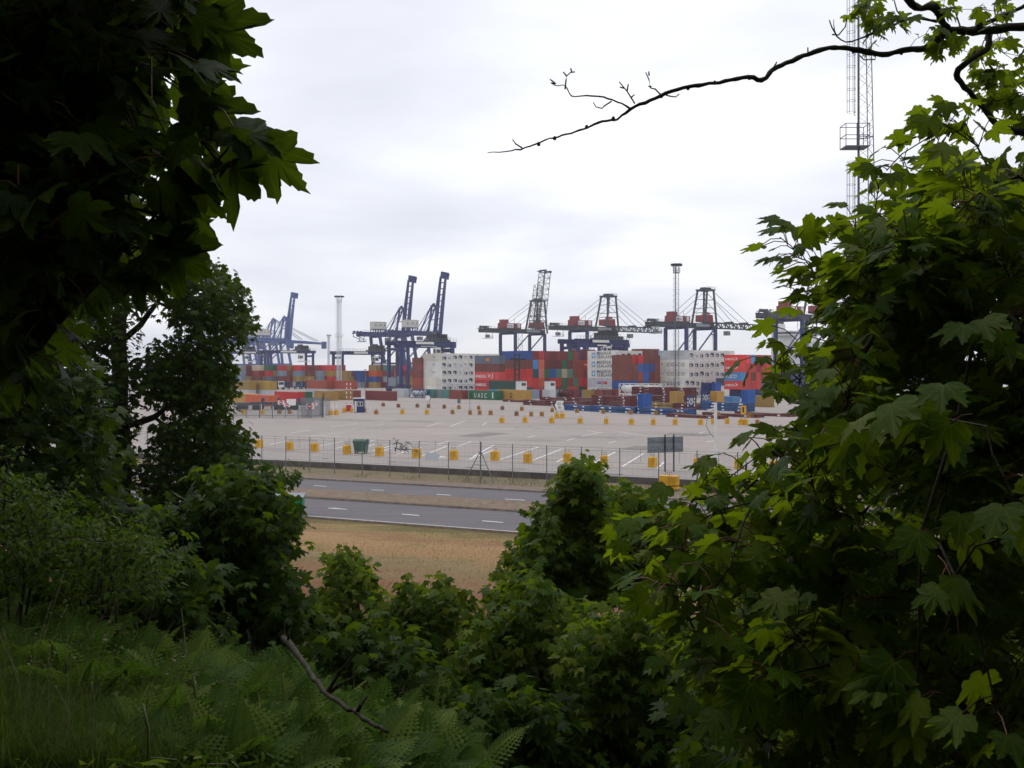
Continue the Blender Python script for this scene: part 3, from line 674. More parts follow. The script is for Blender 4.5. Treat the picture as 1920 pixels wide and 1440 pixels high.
# front row along the yard
g = 'containers in the front row on the yard'
FR = {}
for (px, D, L, H, col, lab) in [
    (930, 283, 12.19, 2.59, 'green', 'green container with white letters, on the ground in the front row'),
    (985, 278, 12.19, 2.9, 'mustard', 'mustard container with black monogram, on the ground in the front row'),
    (866, 291, 6.06, 2.59, 'red brown', 'red brown short container on the ground left of the green lettered one'),
    (839, 300, 2.6, 2.59, 'teal', 'teal container end on the ground, nearest the red brown one'),
    (828, 303, 3.4, 2.59, 'grey', 'grey container between the two teal ones'),
    (812, 304, 3.6, 2.59, 'teal', 'teal container beside the silver tank'),
    (757, 311, 6.06, 2.59, 'pale grey', 'pale grey container between maroon row and silver tank'),
    (1000, 297, 3.2, 2.59, 'blue grey', 'blue grey container end right of the mustard one'),
    (1014, 300, 3.2, 2.59, 'red', 'red container end beside the small blue one'),
    (1031, 300, 3.9, 2.59, 'blue', 'small blue container on the ground between red and grey ones'),
    (1043, 302, 3.0, 2.59, 'grey', 'grey container end left of the maroon tank'),
    (1076, 303, 3.6, 2.59, 'maroon', 'maroon container end right of the maroon tank'),
    (1082, 306, 1.6, 2.59, 'navy', 'narrow navy container end among maroon ones'),
    (1106, 296, 3.4, 2.4 if False else 2.59, 'olive', 'olive container end left of the brown pair'),
    (1124, 296, 4.4, 2.59, 'red brown', 'red brown container, left one of the brown pair in front of star squares'),
    (1137, 296, 4.0, 2.59, 'brown', 'brown container, right one of the brown pair in front of star squares'),
    (1155, 298, 4.0, 2.59, 'maroon', 'maroon container before the foot of the star-square stack'),
    (731, 278, 12.19, 2.59, 'maroon', 'long maroon container on the ground right of the blue gate booth'),
    (663, 288, 6.06, 2.59, 'red brown', 'red brown container behind the red and white poles'),
    (648, 284, 6.06, 2.59, 'olive', 'olive container touching the tarpaulin one on the ground'),
    (620, 279, 9.0, 2.59, 'mustard', 'mustard tarpaulin covered container on the ground behind the gate'),
    (571, 272, 3.6, 2.59, 'green', 'green container end with white stroke near the gate'),
    (556, 268, 12.19, 2.59, 'red', 'red container on the ground between orange and green ones'),
    (505, 236, 12.19, 2.59, 'orange', 'orange container nearest the palisade fence'),
    (470, 250, 12.19, 2.59, 'mustard', 'mustard container on the ground behind the left tree'),
    ]:
    k = L if L in (12.19, 6.06) else L
    p = np.array(((px-960)/F*D, D, 0))+AC*L/2+RC*1.22
    FR[px] = container(p, L, H, col, lab, g)
for (px, D, L, col, lab) in [(657, 303, 12.19, 'rust red', 'long rust red container raised on the tier behind the poles'), (612, 309, 12.19, 'rust red', 'rust red container on the upper tier left of the long one'),
                             (505, 294, 12.19, 'olive', 'olive container on the upper tier above the orange one'), (466, 296, 12.19, 'olive', 'olive container on the upper tier beside the left tree')]:
    for k in (0, 1):
        p = np.array(((px-960)/F*D, D, 2.59*k))+AC*L/2+RC*1.22
        container(p, L, 2.59, col if k else 'pale grey', lab if k else 'pale grey container beneath the '+lab.replace('raised on the tier', '').replace('on the upper tier', ''), g)
text('UASC', 1.9, 'white_print', FR[930], (3.7, 1.25, .55), R_SIDE, .85, 1.7); MB().box(-4.9, -4.45, 1.235, 1.25, .5, 2.2).build('white_bar', M['white_print'], FR[930])
text('m\nsc', 1.35, 'black_print', FR[985], (-.1, 1.25, 1.5), R_SIDE, 1.1, .9, align='CENTER', ls=.62)
text('m\nsc', 1.2, 'black_print', FR[620], (-.6, 1.25, 1.4), R_SIDE, 1.1, .9, align='CENTER', ls=.62)
MB().box(-.2, .2, 1.235, 1.25, .5, 2.1).build('white_stroke', M['white_print'], FR[571])
# tanks
def tank_container(pos, L, colour_mat, frame_mat, label, rz=CROT):
    o = empty('tank_container', pos, rz, label, 'tank container', 'tank containers in open frames')
    t_ = MB().lathe((0, 0, 1.28), [(.3, -L/2+.35), (.7, -L/2+.5), (.92, -L/2+.95), (.92, L/2-.95), (.7, L/2-.5), (.3, L/2-.35)], 14, 'x').build('tank', colour_mat, o, True)
    fb = MB()
    for sx_ in (-1, 1):
        for sy in (-1, 1):
            fb.cb((sx_*(L/2-.07), sy*1.15, 1.29), (.14, .14, 2.58))
        fb.cb((sx_*(L/2-.07), 0, 2.52), (.135, 2.16, .12)); fb.cb((sx_*(L/2-.07), 0, .07), (.135, 2.16, .12))
        fb.beam((sx_*(L/2-.07), -1.1, .1), (sx_*(L/2-.07), 1.1, 2.45), .16); 
    for sy in (-1, 1):
        fb.cb((0, sy*1.15, 2.52), (L-.29, .12, .12)); fb.cb((0, sy*1.15, .07), (L-.29, .12, .13))
        for sx_ in (-1, 1): fb.beam((sx_*(L/2-.14), sy*1.15, .15), (sx_*(L/2-1.5), sy*1.15, 2.45), .15); fb.beam((sx_*.1, sy*1.15, .15), (sx_*(L/2-1.5), sy*1.15, 2.45), .12); 
    fb.build('frame', frame_mat, o)
    MB().box(-L/2+1, L/2-1, -.3, .3, 2.4, 2.46).build('walkway', M['steel'], o)
    return o
silver = pmat('brushed_tank_silver', lin(186, 190, 198), .35, .2, 1, metal=.4)
def near(px, D, L): return tuple(np.array(((px-960)/F*D, D, 0))+AC*L/2+RC*1.22)
tank_container(near(793, 303, 7.2), 7.2, silver, M['fr_blue'], 'silver tank in a blue frame on the ground beside teal containers')
tank_container(near(1063, 299, 4.6), 4.6, M['maroon'], M['maroon'], 'maroon tank container end in the front row right of mustard')
tank_container(near(1216, 240, 7.0), 7.0, M['white_paint'], M['white_paint'], 'white tank container in front of the blue ended stack')
tank_container(near(1243, 238, 6.06), 6.06, M['white_paint'], M['white_paint'], 'white tank container just left of the maroon rack pile')
tank_container(tuple(np.array(near(1200, 246, 7.0))+np.array((0, 0, 2.62))), 7.0, M['white_paint'], M['white_paint'], 'white tank container upper left, before the blue container')
tank_container(tuple(np.array(near(1236, 244, 7.0))+np.array((0, 0, 2.62))), 7.0, M['white_paint'], M['white_paint'], 'white tank container upper middle, under the lettered white stack')
tank_container(tuple(np.array(near(1200, 246, 7.0))), 7.0, M['white_paint'], M['white_paint'], 'white tank container supporting the upper left white tank')
tank_container(tuple(np.array(near(1236, 244, 7.0))), 7.0, M['white_paint'], M['white_paint'], 'white tank container supporting the upper middle white tank')

# far stacks below the blue cranes
g = 'containers in the far stacks below the blue cranes'
FS = [(452, ['olive', 'blue grey', 'blue grey', 'grey']), (484, ['olive', 'brown', 'dark red', 'beige']), (503, ['steel blue', 'slate grey', 'red', 'green']), (529, ['steel blue', 'red brown', 'blue grey', 'red']),
      (561, ['pale grey', 'olive', 'blue grey', 'bright red']), (581, ['grey', 'olive', 'brown', 'maroon']), (600, ['red brown', 'blue grey', 'blue grey', None]), (621, ['red brown', 'red', 'olive', 'red']),
      (650, ['olive', 'olive', 'olive', None]), (675, ['blue grey', 'blue', 'blue', None]), (705, ['olive', 'blue', 'orange', 'olive']), (729, ['maroon', 'grey', 'brown', 'teal']), (747, ['olive', 'maroon', 'orange', 'red']), (770, ['olive', 'olive', 'red brown', None])]
for i, (px, cols) in enumerate(FS):
    nx_ = FS[i+1][0] if i+1 < len(FS) else px+16
    D = 463-(px-600)*.05
    x = (px-960)/F; side = F/D*12.19*(-AC[0]+x*AC[1])
    nend = max(1, int(round((nx_-px-side*.55)/9.4)))
    L = 12.19 if (nx_-px) > 24 else 6.06
    rows = []
    for c in cols: rows.append([c]+([crnd.choice([c, 'maroon', 'red brown', 'olive', c]) for _ in range(nend)] if c else []))
    bb = block(px, D, rows, L, 2.59, f'{ORD[i]} far stack', g)
    if (2, 0) in bb and i == 9: text('P&O', 1.9, 'white_print', bb[(2, 0)], (5, 1.25, .5), R_SIDE, 1.0); text('P&O', 1.9, 'white_print', bb[(1, 0)], (5, 1.25, .5), R_SIDE, 1.0)
    if i in (3,): text('K LINE', 1.2, 'white_print', bb[(3, 0)], (3, 1.25, .7), R_SIDE, 1.0)
    if i in (2,): text('K LINE', 1.2, 'white_print', bb[(2, 0)], (3, 1.25, .7), R_SIDE, 1.0); text('EVERGREEN', 1.1, 'white_print', bb[(3, 0)], (4, 1.25, .8), R_SIDE, .9)

def join_hidden():
    V = []; Fc = []; Cc = []; n0 = 0
    for me, p, rz, col in JOINED:
        c_, s_ = math.cos(rz), math.sin(rz); v = np.zeros(len(me.vertices)*3); me.vertices.foreach_get('co', v); v = v.reshape(-1, 3)
        V.append(np.stack([v[:, 0]*c_-v[:, 1]*s_, v[:, 0]*s_+v[:, 1]*c_, v[:, 2]], -1)+p); Fc += [tuple(i+n0 for i in q.vertices) for q in me.polygons]; Cc += [col]*len(v); n0 += len(v)
    if not V: return
    me = bpy.data.meshes.new('inner_containers'); me.from_pydata(np.concatenate(V).tolist(), [], Fc); a = me.color_attributes.new('paint', 'FLOAT_COLOR', 'POINT'); a.data.foreach_set('color', np.array(Cc, np.float32).ravel())
    t = NT('inner_container_paint'); at = t.n('ShaderNodeAttribute'); at.attribute_name = 'paint'; t.l(at.outputs['Color'], t.b.inputs['Base Color']); t.set(.6); me.materials.append(t.m)
    tag(link('inner_containers', me), 'containers buried inside the stacks', 'containers', kind='stuff').name = 'buried_cargo'
# ------------------------------------------------------------------ flat racks, blue posts
def flatrack_mesh(L, m):
    b = MB(); b.box(-L/2, L/2, -1.2, -1.0, 0, .5); b.box(-L/2, L/2, 1.0, 1.2, 0, .5)
    b.box(-L/2+.05, L/2-.05, -.99, .99, .34, .46)
    for x in np.linspace(-L/2+.1, L/2-.1, 9): b.cb((x, 0, .17), (.14, 1.98, .3))
    for sx_ in (-1, 1):
        b.cb((sx_*(L/2-.1), 0, .56), (.26, 2.44, .16)); b.box(min(sx_*(L/2-.3), sx_*(L/2-1.9)), max(sx_*(L/2-.3), sx_*(L/2-1.9)), -1.1, 1.1, .47, .62)
        for sy in (-1, 1): b.cb((sx_*(L/2-.12), sy*1.1, .32), (.3, .28, .63))
    me = b.mesh('flat_rack'); me.materials.append(m); return me
FRM = {k: flatrack_mesh(12.19, M[k]) for k in ('maroon', 'fr_blue', 'olive_rack')}
FRM6 = {k: flatrack_mesh(6.06, M[k]) for k in ('maroon', 'fr_blue', 'olive_rack')}
plate = MB().box(-.27, .27, 0, .02, .12, .36).mesh('white_plate'); plate.materials.append(M['white_print'])
deck = MB().box(-5.6, 5.6, -.95, .95, .465, .5).mesh('deck'); deck.materials.append(M['wood'])
FRN = {'maroon': 'maroon', 'fr_blue': 'blue', 'olive_rack': 'olive'}
def rack_pile(px, D, n, k, where, L=12.19, rz=None):
    base = np.array(((px-960)/F*D, D, 0))+AC*L/2+RC*1.22
    for i in range(n):
        lab = f'folded {FRN[k]} flat rack, {"the only one" if n == 1 else ORD[i]+" up"} {where}'
        o = link('flat_rack', (FRM if L > 9 else FRM6)[k]); o.location = (base[0]+crnd.uniform(-.05, .05), base[1]+crnd.uniform(-.05, .05), i*.645); o.rotation_euler = (0, 0, CROT if rz is None else rz)
        tag(o, lab, 'flat rack', 'folded flat racks piled in the yard')
        for x in ([-4.6, -3.9, .4, 2.3, 3.0] if k == 'fr_blue' else [-4, 3.6]):
            if abs(x) < L/2-.6: link('marker_plate', plate, o, loc=(x+crnd.uniform(-.3, .3), 1.2, crnd.uniform(-.02, .02)))
        if L > 9 and i == n-1: link('deck', deck, o)
def px_w(px, D, L): return F/D*L*(-AC[0]+(px-960)/F*AC[1])
rack_pile(1190, 200, 2, 'fr_blue', 'in the pile left of the blue post frame'); rack_pile(1136, 207, 2, 'fr_blue', 'in the leftmost blue pile')
rack_pile(1290, 190, 2, 'fr_blue', 'in the pile beneath the round badge'); rack_pile(1245, 195, 2, 'fr_blue', 'in the middle blue pile behind yellow blocks')
rack_pile(1402, 208, 3, 'fr_blue', 'in the pile at the foot of the blue box')
rack_pile(1091, 232, 2, 'maroon', 'in the pile behind the arrow sign'); rack_pile(1046, 238, 2, 'maroon', 'in the pile left of the arrow sign')
rack_pile(1181, 232, 4, 'maroon', 'in the pile left of the blue box'); rack_pile(1130, 240, 3, 'maroon', 'in the low pile below the brown containers')
rack_pile(1293, 232, 7, 'maroon', 'in the tall pile before the white stack', rz=None); rack_pile(1258, 236, 7, 'maroon', 'in the tall pile by the white tanks')
rack_pile(1350, 178, 1, 'maroon', 'on the ground left of the lamp post'); rack_pile(1418, 183, 1, 'maroon', 'on the ground behind the yellow sign'); rack_pile(1480, 186, 1, 'maroon', 'on the ground beside the maple leaves')
rack_pile(1346, 214, 2, 'maroon', 'in the pile behind the white lamp post'); rack_pile(1344, 222, 2, 'olive_rack', 'in the pile under the round badges'); rack_pile(1292, 222, 2, 'olive_rack', 'in the pile under the mustard box')
rack_pile(1000, 262, 1, 'maroon', 'on the ground before the mustard container'); rack_pile(1072, 262, 2, 'maroon', 'in the pile behind the tank')
for i, (px, D, z, L, col, lab) in enumerate([(1207, 200, 1.3, 1.6, 'bright blue', 'bright blue box standing on the blue flat racks'), (1403, 205, 1.95, 1.7, 'bright blue', 'bright blue box on the right hand blue racks'),
        (1268, 222, 1.3, 1.9, 'mustard', 'mustard box on the olive racks before the tall maroon pile'), (1345, 222, 1.3, 1.9, 'mustard', 'mustard box on the olive racks right of the badges'),
        (1375, 226, 0, 6.06, 'sky blue', 'sky blue container behind the blue racks'), (1327, 262, 2.59, 2.2, 'navy', 'navy box in front of the white refrigeration units'), (1341, 262, 2.59, 2.2, 'blue', 'blue box beside the navy box'),
        (1327, 262, 0, 2.2, 'navy', 'navy box carrying another navy box'), (1341, 262, 0, 2.2, 'navy', 'navy box carrying the blue box'), (1440, 232, 0, 6.06, 'olive', 'olive container behind the maple leaf tips')]):
    p = np.array(((px-960)/F*D, D, z))+AC*L/2+RC*1.22
    o = container(p, L, 2.59, col, lab, 'boxes standing among the flat racks')
    if i == 4: text('H P', 1.6, 'white_print', o, (2.2, 1.25, .7), R_SIDE, 1.0)
def badge_frame(px, D, z, lab):
    p = np.array(((px-960)/F*D, D, z)); o = empty('rack_end_frame', p, CROT, lab, 'end frame', 'navy rack ends with a round badge')
    MB().box(-.12, .12, -1.15, 1.15, 0, 2.3).build('panel', M['navy'], o)
    MB().lathe((-.13, 0, 1.2), [(.62, -.02), (.62, .008)], 16, 'x').build('badge', M['white_print'], o)
    MB().lathe((-.15, 0, 1.2), [(.44, -.02), (.44, .012)], 16, 'x').build('badge_inset', M['navy_print'], o)
    text('O', .8, 'white_print', o, (-.175, .3, .92), R_END, 1.0)
    for y in (-1.0, 1.0):
        for z_ in (.2, .8, 1.5): MB().box(-.15, -.12, y-.12, y+.12, z_, z_+.4).build('marker_plate', M['white_print'], o)
badge_frame(1295, 198, 1.29, 'navy end frame with round white badge, standing on blue racks'); badge_frame(1323, 222, 1.29, 'navy end frame with round white badge, farther back by white units')

# ------------------------------------------------------------------ ship-to-shore cranes
def rail(b, p0, p1, h=1.1, n=6, r=.07):
    p0 = np.array(p0, float); p1 = np.array(p1, float)
    for k in range(n+1):
        q = p0+(p1-p0)*k/n; b.beam(q, q+np.array((0, 0, h)), r)
    for z in (h*.5, h): b.beam(p0+np.array((0, 0, z)), p1+np.array((0, 0, z)), r)
def truss(b, p0, p1, w, h, n, r, up=np.array((0, 0, 1.)), side=np.array((0, 1., 0)), taper=1.0):
    p0 = np.array(p0, float); p1 = np.array(p1, float)
    def cor(i, sy, sz):
        f = i/n; k = 1-(1-taper)*f
        return p0+(p1-p0)*f+side*sy*w/2*k+up*(h*k if sz else 0)
    for sy in (-1, 1):
        for sz in (0, 1): b.beam(cor(0, sy, sz), cor(n, sy, sz), r*1.5)
        for i in range(n):
            b.beam(cor(i, sy, 0), cor(i, sy, 1), r)
            b.beam(cor(i, sy, i % 2), cor(i+1, sy, 1-i % 2), r)
    for i in range(n+1):
        b.beam(cor(i, -1, 0), cor(i, 1, 0), r); b.beam(cor(i, -1, 1), cor(i, 1, 1), r)
        if i < n: b.beam(cor(i, -1, 1), cor(i+1, 1, 1), r*.8)
def bogie(o, x, y, m):
    b = MB()
    for k in (-1, 1):
        b.cb((x, y+k*1.6, .75), (.7, 2.4, .6))
        for j in (-.6, .6): b.lathe((x, y+k*1.6+j, .4), [(.4, -.2), (.4, .2)], 10, 'x')
    b.cb((x, y, 1.3), (.9, 4.4, .5)); b.build('bogie', m, o)
def red_crane(tail_px, D, Zg, boom_up, label, tail=20.0, G=22.5, W=13.0, boomlen=36.0):
    tp = np.array(((tail_px-960)/F*D, D, 0)); org = tp+RC*tail
    o = empty('quay_crane', org, math.radians(41), label, 'crane', 'grey and red quay cranes')
    nv, gr, rd = M['navy'], M['crane_grey'], M['crane_red']
    top = Zg-1.2
    for x in (0, G):
        for y in (-W/2, W/2):
            MB().box(x-.75, x+.75, y-.65, y+.65, 1.55, top).build('leg', nv, o); bogie(o, x, y, M['dark'])
        MB().box(x-.6, x+.6, -W/2+.655, W/2-.655, 3.2, 4.8).build('sill_beam', nv, o)
        MB().box(x-.55, x+.55, -W/2+.655, W/2-.655, top-.9, top-.02).build('portal_tie', nv, o)
    for y in (-W/2, W/2):
        MB().box(.755, G-.755, y-.45, y+.45, 8.5, 9.8).build('portal_beam', nv, o)
        MB().beam((.8, y, 9.9), (G-.8, y, top-.4), .55).build('diagonal_brace', nv, o)
    hx = G+3.5
    for y in (-2.6, 2.6):
        MB().box(-tail+1, hx, y-.55, y+.55, Zg-1.15, Zg+1.15).build('main_girder', gr, o)
    b = MB()
    for x in np.linspace(-tail+1, hx, 9): b.cb((x, 0, Zg), (.4, 4.0, 1.2))
    for y in (-W/2+.2, W/2-.2): b.box(-.7, .7, min(y, 0), max(y, 0), Zg-1.18, Zg-.3); b.box(G-.7, G+.7, min(y, 0), max(y, 0), Zg-1.17, Zg-.31)
    b.build('cross_beams'[:-1], gr, o)
    b = MB(); rail(b, (-tail+1, -3.6, Zg+1.16), (hx, -3.6, Zg+1.16), 1.1, 22, .06); b.box(-tail+1, hx, -3.7, -3.16, Zg+1.1, Zg+1.16); b.build('walkway', gr, o)
    # tail: festoon gantry, hanging cab and stair
    b = MB()
    for y in (-2, 2): b.beam((-tail, y, Zg+.6), (-tail+4.5, y, Zg+2.4), .3); b.beam((-tail-.8, y, Zg+.9), (-tail+5, y, Zg+.9), .25)
    for x in (-tail, -tail+2, -tail+4): b.beam((x, -2, Zg+1.6), (x, 2, Zg+1.6), .25); b.lathe((x, 0, Zg+1.9), [(.7, -.5), (.7, .5)], 10, 'y'); b.beam((x, -2, Zg-1), (x, -2, Zg+2.2), .2)
    rail(b, (-tail, -2.2, Zg+1.2), (-tail+5.5, -2.2, Zg+1.2), 1.2, 5, .08); b.build('tail_sheave_frame', gr, o)
    b = MB(); b.beam((-tail+3, -1.8, Zg-1.1), (-tail+3, -1.8, Zg-4.4), .18); b.beam((-tail+7, -1.8, Zg-1.1), (-tail+7, -1.8, Zg-4.4), .18)
    b.box(-tail+2.5, -tail+7.5, -2, 2, Zg-4.55, Zg-4.4); rail(b, (-tail+2.5, -2, Zg-4.4), (-tail+7.5, -2, Zg-4.4), 1.2, 5, .08); b.cb((-tail+5, 0, Zg-3.2), (2.0, 1.8, 1.7)); b.build('hanging_platform', M['steel'], o)
    # machinery house
    h = MB().box(-5.5, 8.0, -2.4, 2.4, Zg+1.2, Zg+4.4); h.box(-4.6, -1.2, -2.1, 2.1, Zg+4.4, Zg+6.4)
    hs = h.build('machinery_house', rd, o)
    sp_ = MB().box(-2.6, 2.2, -2.46, -2.405, Zg+1.7, Zg+4.1).build('sign_panel', M['white_print'], hs); MB().box(5.2, 7.2, -2.45, -2.405, Zg+1.9, Zg+4.0).build('logo_panel', M['white_print'], hs)
    text('MAERSK', 1.15, 'black_print', hs, (-2.4, -2.47, Zg+2.5), (math.pi/2, 0, 0), .9)
    b = MB(); b.hexa([(G-4.6, -2.4, Zg+2.2), (G+3.8, -2.4, Zg+1.5), (G+3.8, 2.4, Zg+1.5), (G-4.6, 2.4, Zg+2.2)], [(G-4.4, -2.4, Zg+5.4), (G+3.2, -2.4, Zg+5.7), (G+3.2, 2.4, Zg+5.7), (G-4.4, 2.4, Zg+5.4)])
    b.hexa([(G-1, -1.5, Zg+5.8), (G+2.5, -1.5, Zg+5.85), (G+2.5, 1.5, Zg+5.85), (G-1, 1.5, Zg+5.8)], [(G, -1.2, Zg+7.0), (G+2, -1.2, Zg+7.0), (G+2, 1.2, Zg+7.0), (G, 1.2, Zg+7.0)])
    b.build('hoist_house', rd, o)
    MB().box(G-11.5, G-1.0, -3.78, -3.72, Zg-.55, Zg+.75).build('maker_panel', pmat('pale_panel', lin(150, 154, 164), .5, .2, .6), o)
    # A-frame
    AH = Zg+17.6; ax = G+.5
    b = MB()
    for y in (-1, 1):
        b.beam((G-5.2, y*4.2, Zg+1), (ax-2.6, y*3.0, AH), .75); b.beam((G+4.2, y*4.2, Zg-1), (ax+2.6, y*3.0, AH), .75)
        b.beam((G-3.9, y*3.7, Zg+9), (G+3.4, y*3.7, Zg+9), .3)
    for z in (.35, .7): 
        for xx in (-1, 1): b.beam((ax+xx*(2.6+1.6*(1-z)), -3.4, Zg+19*z), (ax+xx*(2.6+1.6*(1-z)), 3.4, Zg+19*z), .3)
    for k in range(5): b.beam((ax-1.5*(-1)**k, 0, Zg+7+k*2.5), (ax+1.5*(-1)**k, 0, Zg+9.5+k*2.5), .18)
    b.build('mast_frame', gr, o)
    b = MB(); b.box(ax-3.3, ax+3.3, -3.6, 3.6, AH, AH+.9)
    for x in (-2, 0, 2): b.lathe((ax+x, 0, AH+1.3), [(.6, -1.5), (.6, 1.5)], 10, 'y')
    rail(b, (ax-3.3, -3.6, AH+.9), (ax+3.3, -3.6, AH+.9), 1.1, 6, .08); b.build('mast_head', gr, o)
    for y in (-2.4, 2.4):
        MB().beam((ax-2.8, y, AH), (-6, y, Zg+1.6), .16).build('back_stay', gr, o)
        MB().beam((ax-2.6, y, AH-6), (4, y, Zg+1.6), .14).build('back_stay', gr, o)
    for y in (-2.7,): MB().beam((2.5, y, Zg+1.2), (2.5, y, Zg+7), .12).build('lamp_pole', gr, o); MB().beam((12.8, y, Zg+1.2), (12.8, y, Zg+6), .12).build('lamp_pole', gr, o)
    # boom
    bm = MB(); hinge = np.array((hx, 0, Zg-.8))
    ang = math.radians(82 if boom_up else 0); dv = np.array((math.cos(ang), 0, math.sin(ang))); upv = np.array((-math.sin(ang), 0, math.cos(ang)))
    if boom_up:
        truss(bm, hinge, hinge+dv*boomlen, 5.0, 5.2, 11, .2, upv, taper=.92)
        truss(bm, hinge+upv*5.2, hinge+upv*5.2+dv*boomlen*.76, 4.4, 3.6, 9, .16, upv, taper=.8)
        [bm.beam(hinge+dv*boomlen+np.array((0, y_, 0))-upv*.4, hinge+dv*boomlen+np.array((0, y_, 0))+upv*6.0, .5) for y_ in (-2.5, 2.5)]; bm.beam(hinge+dv*(boomlen+.7)+np.array((0, -2.8, 0)), hinge+dv*(boomlen+.7)+np.array((0, 2.8, 0)), .8); bm.beam(hinge+dv*(boomlen+.7)+upv*4+np.array((0, -2.8, 0)), hinge+dv*(boomlen+.7)+upv*4+np.array((0, 2.8, 0)), .8)
    else:
        truss(bm, hinge, hinge+dv*boomlen, 5.2, 2.6, 11, .3, upv)
        bm.cb(hinge+dv*(boomlen+1.0)+np.array((0, 0, .4)), (2.4, 6, .8)); rail(bm, hinge+dv*(boomlen-1)+np.array((0, -3, .9)), hinge+dv*(boomlen+2.4)+np.array((0, -3, .9)), 1.1, 4, .08)
        for k in (.45, .8): bm.cb(hinge+dv*boomlen*k+np.array((0, 0, 3.1)), (1.6, 4.6, .9))
    bm.build('boom', gr, o)
    if not boom_up:
        for y in (-2.4, 2.4):
            MB().beam((ax+2.8, y, AH), tuple(hinge+dv*boomlen*.82+np.array((0, y, 3))), .16).build('fore_stay', gr, o)
            MB().beam((ax+2.4, y, AH-4), tuple(hinge+dv*boomlen*.45+np.array((0, y, 3))), .16).build('fore_stay', gr, o)
        MB().cb((hinge[0]+boomlen*.4, 0, Zg-3.2), (2.6, 2.4, 2.2)).build('trolley_cab', M['steel'], o)
    # stair tower on the landside leg
    b = MB()
    for k in range(8): z = 4+k*(top-5)/8; b.beam((-.8+4.3, -W/2+1, z), (-.8+6.6, -W/2+1, z+(top-5)/8), .15); b.box(3.2, 6.1, -W/2+.6, -W/2+1.6, z-.05, z+.05)
    for x in (3.2, 6.1): b.beam((x, -W/2+1, 1), (x, -W/2+1, top), .14)
    b.build('stair_tower', M['steel'], o)
    return o
red_crane(901, 562, 30, True, 'grey crane with red houses and its lattice boom raised upright')
red_crane(1033, 525, 30, False, 'grey crane with red houses, boom lowered, above the star-square stack')
red_crane(1216, 481, 30, False, 'grey crane with red houses, boom lowered, behind the tall lattice mast')
red_crane(1426, 412, 30.5, False, 'grey and red crane partly hidden behind the right maple')
def blue_crane(px, D, Zg, boom_up, label, tail=18.0, G=20.0, W=15.0, boomlen=38.0, paint='navy_light'):
    tp = np.array(((px-960)/F*D, D, 0)); org = tp+RC*tail
    o = empty('quay_crane', org, math.radians(41), label, 'crane', 'navy quay cranes with white machinery houses')
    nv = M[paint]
    top = Zg-1.4; lean = 2.6
    for x in (0, G):
        for y in (-W/2, W/2):
            MB().beam((x+lean, y, 1.5), (x-lean*.7, y*.72, top), 1.5, 1.6).build('leg', nv, o); bogie(o, x+lean, y, M['dark'])
        MB().beam((x+lean*.8, -W/2, 5), (x+lean*.8, W/2, 5), 1.3).build('sill_beam', nv, o)
    for y in (-W/2, W/2):
        MB().beam((lean*.5, y*.92, 12), (G+lean*.5, y*.92, 12), 1.2).build('portal_beam', nv, o)
        MB().beam((1.2, y*.9, 12.5), (G-2, y*.76, top-.5), .7).build('diagonal_brace', nv, o)
    hx = G+2.5
    for y in (-3.2, 3.2): MB().box(-tail+4, hx, y-.7, y+.7, Zg-1.4, Zg+1.4).build('main_girder', nv, o)
    b = MB()
    for x in np.linspace(-tail+4, hx, 8): b.cb((x, 0, Zg), (.6, 5.0, 1.6))
    for x in (-1, G-2): b.box(x-.7, x+.7, -W*.36, W*.36, Zg-2.2, Zg-1.41)
    b.build('cross_beam', nv, o)
    b = MB(); rail(b, (-tail+4, -4.4, Zg+1.45), (hx, -4.4, Zg+1.45), 1.1, 20, .08); b.box(-tail+4, hx, -4.5, -3.91, Zg+1.36, Zg+1.44); b.build('walkway', nv, o)
    b = MB()
    for y in (-2.6, 2.6):
        b.beam((-tail, y, Zg+.2), (-tail+5, y, Zg+.8), .4); b.beam((-tail+1, y, Zg-1.6), (-tail+6, y, Zg-3.4), .35); b.beam((-tail+1, y, Zg+1), (-tail+1, y, Zg-2), .3); b.beam((-tail+6.5, y, Zg+1), (-tail+5.5, y, Zg-4.6), .3)
    for x in (-tail, -tail+2.5, -tail+5): b.beam((x, -2.6, Zg+.4), (x, 2.6, Zg+.4), .35); b.lathe((x, 0, Zg+1.3), [(.8, -.6), (.8, .6)], 10, 'y')
    b.box(-tail+3.5, -tail+8, -2, 2, Zg-5, Zg-4.6); rail(b, (-tail+3.5, -2, Zg-4.6), (-tail+8, -2, Zg-4.6), 1.2, 4, .1); b.build('tail_frame', nv, o)
    b = MB().box(-4.4, 5.4, -2.4, 2.4, Zg+3.6, Zg+8.1); b.box(-4.6, 5.6, -2.55, 2.55, Zg+8.1, Zg+8.35); hs = b.build('machinery_house', M['cream_house'], o)
    b = MB(); b.box(-3.9, 4.9, -2.9, 2.9, Zg+3.1, Zg+3.55)
    for x in np.linspace(-3.5, 4.5, 5):
        for y in (-2.6, 2.6): b.beam((x, y, Zg+1.41), (x, y, Zg+3.1), .4)
    b.build('house_bed', nv, o)
    for x in (-3.4, .4, 3.6): MB().box(x, x+.9, -2.44, -2.405, Zg+5.6, Zg+6.7).build('vent', M['steel'], hs)
    AH = Zg+17.5; ax = G-.5
    b = MB()
    for y in (-1, 1):
        b.beam((G-2.6, y*3.6, Zg+1.4), (ax-.2, y*2.6, AH), 1.0); b.beam((G-9, y*3.6, Zg+1.4), (ax-1.2, y*2.6, AH-.5), .7)
    b.beam((ax-.4, -2.9, AH+.4), (ax-.4, 2.9, AH+.4), 1.3); b.beam((G-2, -3.2, Zg+9), (G-2, 3.2, Zg+9), .5)
    for k in (-1.6, 0, 1.6): b.lathe((ax-.6+k*.5, k, AH+1.5), [(.7, -.4), (.7, .4)], 10, 'y')
    b.build('mast_frame', nv, o)
